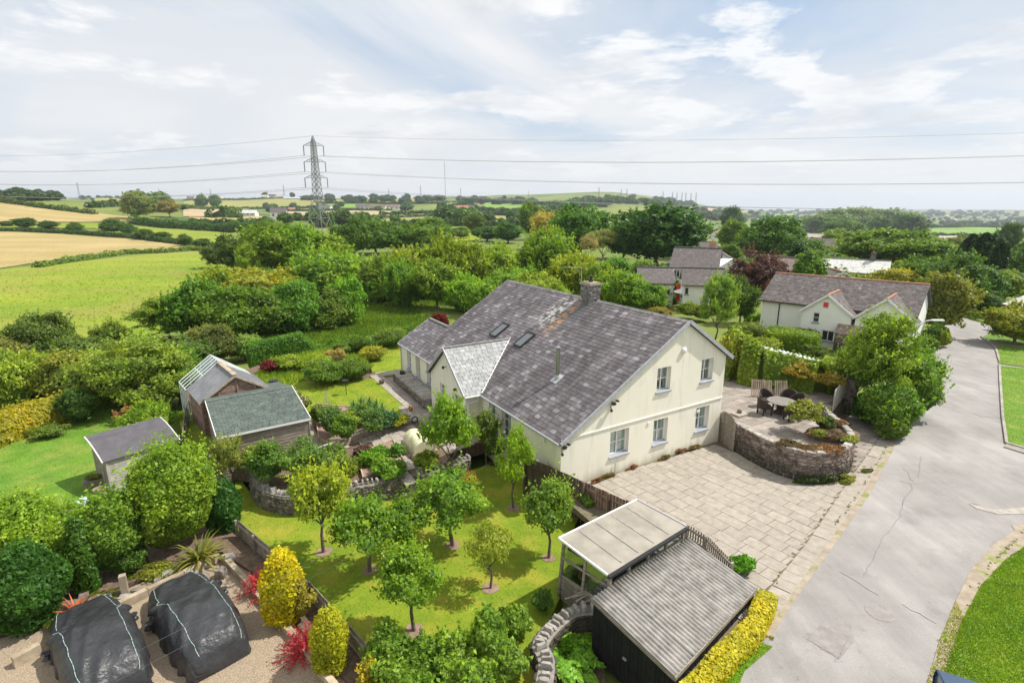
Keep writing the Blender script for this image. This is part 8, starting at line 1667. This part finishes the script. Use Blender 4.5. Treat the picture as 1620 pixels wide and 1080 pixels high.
def far_row(px, n, hmin, hmax, what, group, c=(.04, .09, .03), jv=1.0, wide=1.1):
    us = sorted(random.uniform(px[0][0], px[-1][0]) for _ in range(n))
    for i, u in enumerate(us):
        v = float(np.interp(u, [p[0] for p in px], [p[1] for p in px])) + random.uniform(-jv, jv); p = hit(u, v); h = random.uniform(hmin, hmax); k_ = random.uniform(.75, 1.35)
        tree('far', p.x, p.y, p.z, h, h * wide * random.uniform(.9, 1.4), (c[0] * k_, c[1] * k_, c[2] * k_), ordl(i, n, what), group)
far_row([(200, 311), (330, 313), (420, 312), (480, 312)], 26, 9, 17, 'the skyline trees among the ridge houses', 'ridge trees left of the pylon', (.03, .075, .03), 2)
far_row([(520, 316), (640, 318), (760, 320), (850, 322)], 26, 8, 14, 'the trees on the far village slope right of the pylon', 'village trees right of the pylon', (.035, .08, .035), 4)
far_row([(640, 333), (700, 334), (760, 332)], 12, 9, 15, 'the dark trees round the red roofed village', 'trees round the red roofed village', (.03, .08, .025), 2)
far_row([(190, 338), (260, 333), (330, 330)], 9, 9, 16, 'the trees in the hollow beyond the golden field', 'trees in the hollow beyond the golden field', (.07, .12, .04), 4)
far_row([(420, 333), (520, 330), (620, 332)], 14, 7, 12, 'the trees round the farm behind the pylon', 'trees round the farm behind the pylon', (.04, .09, .03), 3)
far_row([(1250, 350), (1330, 352), (1460, 360)], 24, 8, 14, 'the trees behind the estate roofs on the right plain', 'trees behind the estate roofs', (.04, .09, .04), 6)
far_row([(690, 352), (800, 350), (900, 352)], 16, 7, 12, 'the trees in the olive field hedges', 'hedge trees of the olive field', (.05, .11, .03), 5)
far_row([(440, 352), (520, 356), (640, 362)], 16, 6, 10, 'the small trees round the pylon foot', 'trees near the pylon foot', (.06, .12, .03), 5)
tree_px('round', 217, 348, 304, 46, (.13, .18, .05), 'pale tall tree beyond the upper golden field'); tree_px('loose', 268, 344, 316, 38, (.18, .18, .08), 'sparse brownish tree beyond the upper golden field'); tree_px('round', 320, 330, 307, 20, (.07, .14, .04), 'left of the two matching trees in the olive field'); tree_px('round', 341, 330, 308, 20, (.07, .14, .04), 'right of the two matching trees in the olive field')
def far_wood(label, px, n, hmin, hmax, c, jv=2., wide=1.25):
    Vs, Fs, rs, off = [], [], [], 0; cache = []
    for cr, _, H, Rr in PROTO['far']:
        v = np.empty(len(cr.vertices) * 3, np.float32); cr.vertices.foreach_get('co', v); f = np.empty(len(cr.polygons) * 4, np.int32); cr.polygons.foreach_get('vertices', f); r = np.empty(len(cr.polygons), np.float32); cr.attributes['rnd'].data.foreach_get('value', r); cache.append((v.reshape(-1, 3), f.reshape(-1, 4), r, H, Rr))
    for i in range(n):
        u = random.uniform(px[0][0], px[-1][0]); v_ = float(np.interp(u, [p[0] for p in px], [p[1] for p in px])) + random.uniform(-jv, jv); p = hit(u, v_); h = random.uniform(hmin, hmax); w = h * wide * random.uniform(.9, 1.5)
        v, f, r, H, Rr = cache[i % len(cache)]; a = random.uniform(0, 6.28); s_ = w / 2 / Rr; ca, sa = math.cos(a), math.sin(a); q = v.copy(); X = (v[:, 0] * ca - v[:, 1] * sa) * s_; Y = (v[:, 0] * sa + v[:, 1] * ca) * s_
        Vs.append(np.stack([X + p.x, Y + p.y, v[:, 2] * h / H + p.z - h * .06], 1)); Fs.append(f + off); rs.append(np.clip(r * .8 + random.uniform(-.15, .2), 0, 1)); off += len(v)
    o = link('woodland', mesh_np('woodland', np.concatenate(Vs), np.concatenate(Fs), LEAF, np.concatenate(rs)), color=c); o['kind'] = 'stuff'; o['label'] = label
far_wood('dense plantation covering the distant hill', [(870, 331), (940, 322), (1010, 318), (1100, 326)], 110, 9, 15, (.045, .095, .04), 5)
far_wood('scattered woods of the distant patchwork fields', [(1090, 340), (1180, 344), (1290, 348)], 90, 8, 14, (.04, .09, .045), 8)
far_wood('wooded plain at the right below the sea', [(1280, 350), (1400, 347), (1640, 352)], 150, 8, 15, (.035, .085, .045), 10)
far_wood('blue wooded ridge at the right below the sea', [(1200, 337), (1400, 338), (1640, 340)], 110, 14, 24, (.04, .085, .05), 3)
far_wood('skyline wood above the upper golden field', [(-30, 316), (60, 316), (130, 314), (220, 312)], 70, 5, 9, (.038, .08, .04), 3)
far_wood('woods on the far ridge behind the village', [(480, 318), (700, 320), (880, 324)], 60, 8, 15, (.035, .08, .035), 4)
far_wood('undergrowth closing the gaps of the willow thicket', [(330, 500), (480, 488), (600, 462), (760, 455), (960, 460)], 90, 3.0, 4.6, (.10, .18, .03), 12)
far_wood('undergrowth round the left gardens', [(-60, 640), (60, 620), (200, 600), (330, 580)], 46, 1.6, 2.4, (.09, .15, .03), 16)
far_wood('undergrowth between the village gardens', [(1000, 470), (1150, 450), (1300, 440), (1480, 440), (1620, 430)], 90, 2.5, 4.2, (.08, .15, .03), 18)
rowt(rowt_ex, 'the garden trees filling the gaps between the village roofs', 'trees between the village roofs')
# villages far off
def cottage(u, v, w, he, hr, W_, wm, rm, lb, grp=None, rot=0.):
    p = hit(u, v); ww = w * p.y * 1.03 / F_PX; a = math.atan2(p.x, p.y); ex = Vector((math.cos(rot), math.sin(rot), 0))
    t, P = gable_house(lb, (p.x - ex.x * ww / 2, p.y - ex.y * ww / 2), (p.x + ex.x * ww / 2, p.y + ex.y * ww / 2), W_, he, hr, p.z, wm, rm, wins=[(.12, .24, he * .45, he * .8, 1), (.44, .56, he * .45, he * .8, 1), (.76, .88, he * .45, he * .8, 1)], over=.3, chim=(.1, 'brick_red'))
    if grp: t['group'] = grp
cottage(441, 347, 22, 5.5, 9, 9, 'render_white', 'roof_tile', 'bright white farmhouse standing alone left of the pylon foot', rot=.3)
cottage(392, 342, 22, 2.5, 5, 7, 'render_white', 'roof_lime', 'low grey roofed barn in the tan field left of the farmhouse')
cottage(512, 333, 22, 5, 8.5, 9, 'render_white', 'roof_tile', 'white farmhouse with a grey roof behind the pylon legs', rot=-.3)
cottage(461, 334, 10, 3, 6, 8, 'brick_red', 'ridge_red', 'small orange roofed building left of the pylon')
cottage(436, 333, 28, 2.5, 4.5, 8, 'render_white', 'roof_lime', 'long low farm shed by the orange roofed building')
VL = [(573, 332, 20, 'roof_tile'), (596, 333, 26, 'roof_brown'), (620, 332, 22, 'roof_brown'), (704, 334, 12, 'roof_tile'), (716, 335, 14, 'roof_brown'), (732, 336, 16, 'ridge_red'), (745, 335, 10, 'roof_tile')]
for i, (u, v, w, rm) in enumerate(VL): cottage(u, v, w, 5, 9, 9, 'render_white', rm, ordl(i, len(VL), 'the village houses right of the pylon'), 'village houses right of the pylon')
SL_ = [(301, 317), (345, 316), (366, 314), (386, 314), (397, 313), (418, 314), (430, 313), (442, 314)]
for i, (u, v) in enumerate(SL_): cottage(u, v, 11, 5, 9, 9, 'render_white', ['roof_tile', 'roof_pale'][i % 2], ordl(i, len(SL_), 'the white houses on the ridge left of the pylon'), 'ridge houses left of the pylon')
cottage(470, 316, 40, 4, 6, 14, 'galv', 'cloth_blue', 'long blue roofed barn on the ridge just left of the pylon')
for i in range(26):
    u = 1450 + i * 6.6 + random.uniform(-2, 2); v = 348 + random.uniform(-5, 4); p = hit(u, v); t = thing('house', ordl(i, 26, 'the tiny pale houses of the distant town at the right'), 'house', p, 'distant town at the right'); s_ = random.uniform(9, 15); b = MB(); b.box(p + Vector((0, 0, 2.5)), (s_, 9, 6)); b.build('wall', 'render_white', t); b = MB(); b.add([p + Vector((x * s_ / 2 * 1.05, y * 5, 5.5)) for x in (-1, 1) for y in (-1, 1)] + [p + Vector((x * s_ / 2, 0, 9)) for x in (-1, 1)], [(0, 2, 5, 4), (1, 4, 5, 3), (0, 4, 1), (2, 3, 5), (0, 1, 3, 2)]); b.build('roof', random.choice(['roof_pale', 'roof_brown', 'roof_tile']), t)
# ------------------------------------------------------------------ pylons and power lines
def lattice(b, base, H_, w0, w1, zk, r, panels, rz=0.):
    def wz(z): return float(np.interp(z, [0, zk, H_ * .93, H_], [w0, w1 * 1.9, w1, .2]))
    cr = lambda z, i: base + Matrix.Rotation(rz, 3, 'Z') @ Vector(((1, 1, -1, -1)[i] * wz(z) / 2, (1, -1, -1, 1)[i] * wz(z) / 2, 0)) + Vector((0, 0, z))
    zs = [0]; z = 0
    while z < H_ * .96: z += max(wz(z) * .85, 1.1) * panels; zs.append(min(z, H_))
    if zs[-1] < H_: zs.append(H_)
    for za, zb in zip(zs[:-1], zs[1:]):
        for i in range(4):
            j = (i + 1) % 4; b.bar(cr(za, i), cr(zb, i), r * 1.5); b.bar(cr(za, i), cr(zb, j), r); b.bar(cr(za, j), cr(zb, i), r); b.bar(cr(zb, i), cr(zb, j), r)
    return cr
PB = at(508, 378, -2.9); PB.z = zfs(PB.x, PB.y); PH = hpt(PB, 215) - PB.z
PD = (Vector((212, 158, 0)) - Vector((PB.x, PB.y, 0))).normalized(); PN = Vector((-PD.y, PD.x, 0)); PRZ = math.atan2(PN.y, PN.x)
py = thing('pylon', 'tall grey lattice electricity pylon with three pairs of arms left of centre', 'pylon', PB)
b = MB(); lattice(b, PB, PH, 9.0, 1.6, PH * .42, .16, 1.0, PRZ); b.build('lattice_tower', 'pylon_steel', py)['kind'] = 'stuff'
ARM = [(PH * .905, 4.3), (PH * .745, 4.6), (PH * .585, 4.9)]; arm_dir = Vector((1, .15, 0)).normalized(); TIPS = []
for z, ln in ARM:
    for sg in (-1, 1):
        b = MB(); tip = PB + arm_dir * sg * ln + Vector((0, 0, z)); rt = PB + Vector((0, 0, z))
        for q in (-.6, .6): b.bar(rt + Vector((0, q, -.1)), tip, .15); b.bar(rt + Vector((0, q, 2.0)), tip, .13)
        for f in (.25, .5, .75): b.bar(rt.lerp(tip, f), (rt + Vector((0, 0, 2.0))).lerp(tip, f), .09); b.bar(rt.lerp(tip, f), (rt + Vector((0, 0, 2.0))).lerp(tip, max(0, f - .25)), .08)
        ar = b.build('arm', 'pylon_steel', py); b = MB(); b.tube([tip, tip - Vector((0, 0, 4.2))], .22, 6); b.build('insulator', 'pylon_steel', py); TIPS.append(tip - Vector((0, 0, 4.3)))
def wire(a, c, sag, r, label, cat='power line', mat='cable_black', n=30, grp=None, name='power_line'):
    b = MB(); b.tube([a.lerp(c, i / n) - Vector((0, 0, 4 * sag * (i / n) * (1 - i / n))) for i in range(n + 1)], r, 4, cap=False); b.build(name, mat, label=label, cat=cat, group=grp)
mk('wire', (.36, .37, .38), None, 1, .6)
NX = Vector((212 - PB.x, 158 - PB.y, 0)); nrmz = ['top', 'middle', 'lowest']
for i, tpp in enumerate(TIPS):
    lv, sg = i // 2, i % 2; off = PN * (ARM[lv][1]) * (-1 if sg == 0 else 1)
    a = tpp; wz_ = [29.2, 21.2, 13.2][lv]
    c = Vector((250, 143, 0)) + PN * (3.0 * (1 if sg == 0 else -1)) + Vector((0, 0, wz_ + (3.5, 3.3, 2.5)[lv] - 3.6))
    wire(a, c, (4.5, 4.5, 4.5)[lv], .055, '%s power line running right from the pylon, %s wire of its pair' % (nrmz[lv], ['far', 'near'][sg]), grp='power lines right of the pylon', mat='wire')
    c = Vector((-520, 420, 0)) + Vector((0, 1, 0)) * (6 * (1 if sg == 0 else -1)) + Vector((0, 0, [48, 40, 33][lv]))
    wire(a, c, 9, .08, '%s power line running left from the pylon, %s wire of its pair' % (nrmz[lv], ['far', 'near'][sg]), grp='power lines left of the pylon', mat='wire')
topp = PB + Vector((0, 0, PH)); wire(topp, Vector((250, 143, 34.5)), 4, .05, 'thin earth wire running right from the pylon top', mat='wire'); wire(topp, Vector((-520, 420, 55)), 8, .07, 'thin earth wire running left from the pylon top', mat='wire')
SP = [(127, 318, 288, 1), (253, 312, 283, 1), (334, 312, 294, 1), (450, 314, 292, 1), (616, 318, 299, 1), (666, 318, 293, 1), (729, 320, 297, 1), (836, 322, 302, 1), (947, 320, 296, 1), (982, 318, 299, 1), (991, 318, 298, 1), (1048, 322, 302, 1), (1063, 323, 303, 1), (1070, 323, 304, 1), (1078, 323, 304, 1), (1084, 324, 304, 1), (1092, 325, 305, 1), (1100, 326, 304, 1)]
for i, (u, v, vt, _) in enumerate(SP):
    p = hit(u, v); h = min(hpt(p, vt) - p.z, 75); p2 = p; t = thing('pylon', ordl(i, len(SP), 'the tiny distant pylons on the skyline'), 'pylon', p2, 'distant pylons on the skyline'); b = MB(); rr = p2.y / 3000 * .32; lattice(b, p2, h, h * .16, h * .035, h * .4, rr * .8, 2.4); b.build('lattice_tower', 'pylon_far', t)['kind'] = 'stuff'
    b = MB()
    for f, l_ in ((.9, .09), (.76, .11), (.62, .10)): b.bar(p2 + Vector((-h * l_, 0, h * f)), p2 + Vector((h * l_, 0, h * f)), rr * 1.2)
    b.build('arms', 'pylon_far', t)['kind'] = 'stuff'
p = hit(705, 322); h = hpt(p, 256) - p.z; b = MB(); b.bar(p, p + Vector((0, 0, h)), p.y / 860 * .55); b.build('mast', 'pylon_far', label='tall thin distant mast rising over the far ridge right of the pylon', cat='mast')
# service cables of the house
wire(H3(-.1, 1.5, 2.15), at(55, 1110, 3.2) , .25, .004, 'upper service cable sloping across the orchard to the house corner', 'cable', 'cable_black', 24, name='service_cable')
wire(H3(-.1, 1.3, 1.75), at(90, 1125, 3.0) , .25, .004, 'lower service cable sloping across the orchard to the house corner', 'cable', 'cable_black', 24, name='service_cable')
for i, (px, n_, c_, hh) in enumerate((([(0, 430), (345, 400), (420, 455), (0, 545)], 8000, (.20, .27, .03), .16), ([(0, 372), (290, 390), (200, 400), (0, 424)], 2200, (.30, .25, .10), .18))):
    G_ = [hit(*p) for p in px]; P_ = []
    for q in range(n_): a_, b_ = random.random(), random.random(); p = G_[0].lerp(G_[1], a_).lerp(G_[3].lerp(G_[2], a_), b_); P_.append((p.x, p.y, p.z))
    P_ = np.array(P_); P_[:, 2] = zf(P_[:, 0], P_[:, 1]) + .15; V, Fq, r = leaves(P_, np.tile([0, -.3, 1.], (n_, 1)), hh, .5, 2.4); o = link('grass', mesh_np('grass', V, Fq, LEAF, r * .6), color=c_); o['kind'] = 'stuff'
# ------------------------------------------------------------------ car cut by the bottom edge on the right
def car(label, p, rz):
    t = thing('parked_car', label, 'car', p, None, rz); W2 = .86
    def loc(b, nm, mt, parent=t, smooth=False): return link(nm, b.mesh(nm, mt, smooth), parent, local=I4)
    prof = [(-2.05, .35), (-2.1, .7), (-1.95, .92), (-1.1, 1.0), (1.35, .98), (2.0, .80), (2.1, .5), (2.0, .3)]
    b = MB(); n = len(prof); vs = []
    for sg, f in ((-1, .94), (-1, 1), (1, 1), (1, .94)): vs += [(x, sg * W2 * f, z if abs(f) == 1 else z) for x, z in prof]
    b.add(vs, [(r * n + i, r * n + i + 1, (r + 1) * n + i + 1, (r + 1) * n + i) for r in range(3) for i in range(n - 1)] + [tuple(range(n)), tuple(range(4 * n - 1, 3 * n - 1, -1))], .1); loc(b, 'body', 'car_paint')
    b = MB(); lo_ = [(-1.75, .95), (1.15, .97)]; vs = [(-1.85, -.78, .97), (1.2, -.78, .97), (1.2, .78, .97), (-1.85, .78, .97), (-1.35, -.6, 1.46), (.35, -.6, 1.48), (.35, .6, 1.48), (-1.35, .6, 1.46)]; b.add(vs, [(0, 1, 5, 4), (1, 2, 6, 5), (2, 3, 7, 6), (3, 0, 4, 7)], 0); loc(b, 'windows', 'pane_dark')
    b = MB(); b.add([(-1.38, -.62, 1.455), (.38, -.62, 1.475), (.38, .62, 1.475), (-1.38, .62, 1.455), (-1.3, -.5, 1.50), (.3, -.5, 1.52), (.3, .5, 1.52), (-1.3, .5, 1.50)], [(0, 1, 5, 4), (1, 2, 6, 5), (2, 3, 7, 6), (3, 0, 4, 7), (4, 5, 6, 7), (3, 2, 1, 0)], 0); loc(b, 'roof', 'car_paint')
    for x in (-1.3, 1.3):
        for s in (-1, 1): b = MB(); b.tube([(x, s * .66, .31), (x, s * .87, .31)], .31, 16); w_ = loc(b, 'wheel', 'plastic_black'); b = MB(); b.tube([(x, s * .86, .31), (x, s * .885, .31)], .19, 12); link('rim', b.mesh('rim', 'galv'), w_, local=I4)
    for s in (-1, 1): b = MB(); b.box((2.03, s * .62, .66), (.14, .3, .13)); loc(b, 'headlight', 'paint_white')
cp = at(1538, 1091, 1.5); car('dark blue car cut by the bottom edge of the picture on the verge', (cp.x + .1, cp.y - .9, 0), R(62))

# ------------------------------------------------------------------ small weeds in the joints and on the verge
Pw, Nw = [], []
for u0, v0, u1, v1, n_ in ((1403, 706, 1366, 768, 26), (1362, 775, 1322, 828, 20), (1328, 781, 1213, 936, 30), (1345, 760, 1372, 735, 16), (1200, 1002, 1225, 1010, 10), (1590, 700, 1582, 590, 18), (1500, 1060, 1560, 900, 40), (1560, 900, 1618, 842, 24)):
    for i in range(n_):
        f = random.random(); p = at(u0 + (u1 - u0) * f + random.gauss(0, 1.5 if n_ < 40 else 9), v0 + (v1 - v0) * f + random.gauss(0, 1.5), .02); r_ = random.uniform(.008, .035)
        for q in range(int(5 + r_ * 300)): Pw.append([p.x + random.gauss(0, r_), p.y + random.gauss(0, r_), .02 + abs(random.gauss(0, r_ * .5))]); Nw.append([random.gauss(0, .5), random.gauss(0, .5), 1])
V, Fq, r = leaves(np.array(Pw), np.array(Nw), .022, .6, 2.0); o = link('weeds', mesh_np('weeds', V, Fq, LEAF, r), color=(.13, .16, .035)); o['kind'] = 'stuff'
# ------------------------------------------------------------------ the air
HZD = .00013
b = MB(); b.box((2500, 9800, 45), (36500, 20800, 246)); me = b.mesh('haze', 'wire'); me.materials.clear(); hm = bpy.data.materials.new('air'); hm.use_nodes = True; hn = hm.node_tree.nodes; hn.clear()
pv = hn.new('ShaderNodeVolumePrincipled'); pv.inputs['Color'].default_value = (.86, .92, 1.0, 1); pv.inputs['Density'].default_value = HZD; pv.inputs['Anisotropy'].default_value = .2
ho = hn.new('ShaderNodeOutputMaterial'); hm.node_tree.links.new(pv.outputs[0], ho.inputs['Volume']); me.materials.append(hm); o = link('haze', me); o['kind'] = 'stuff'
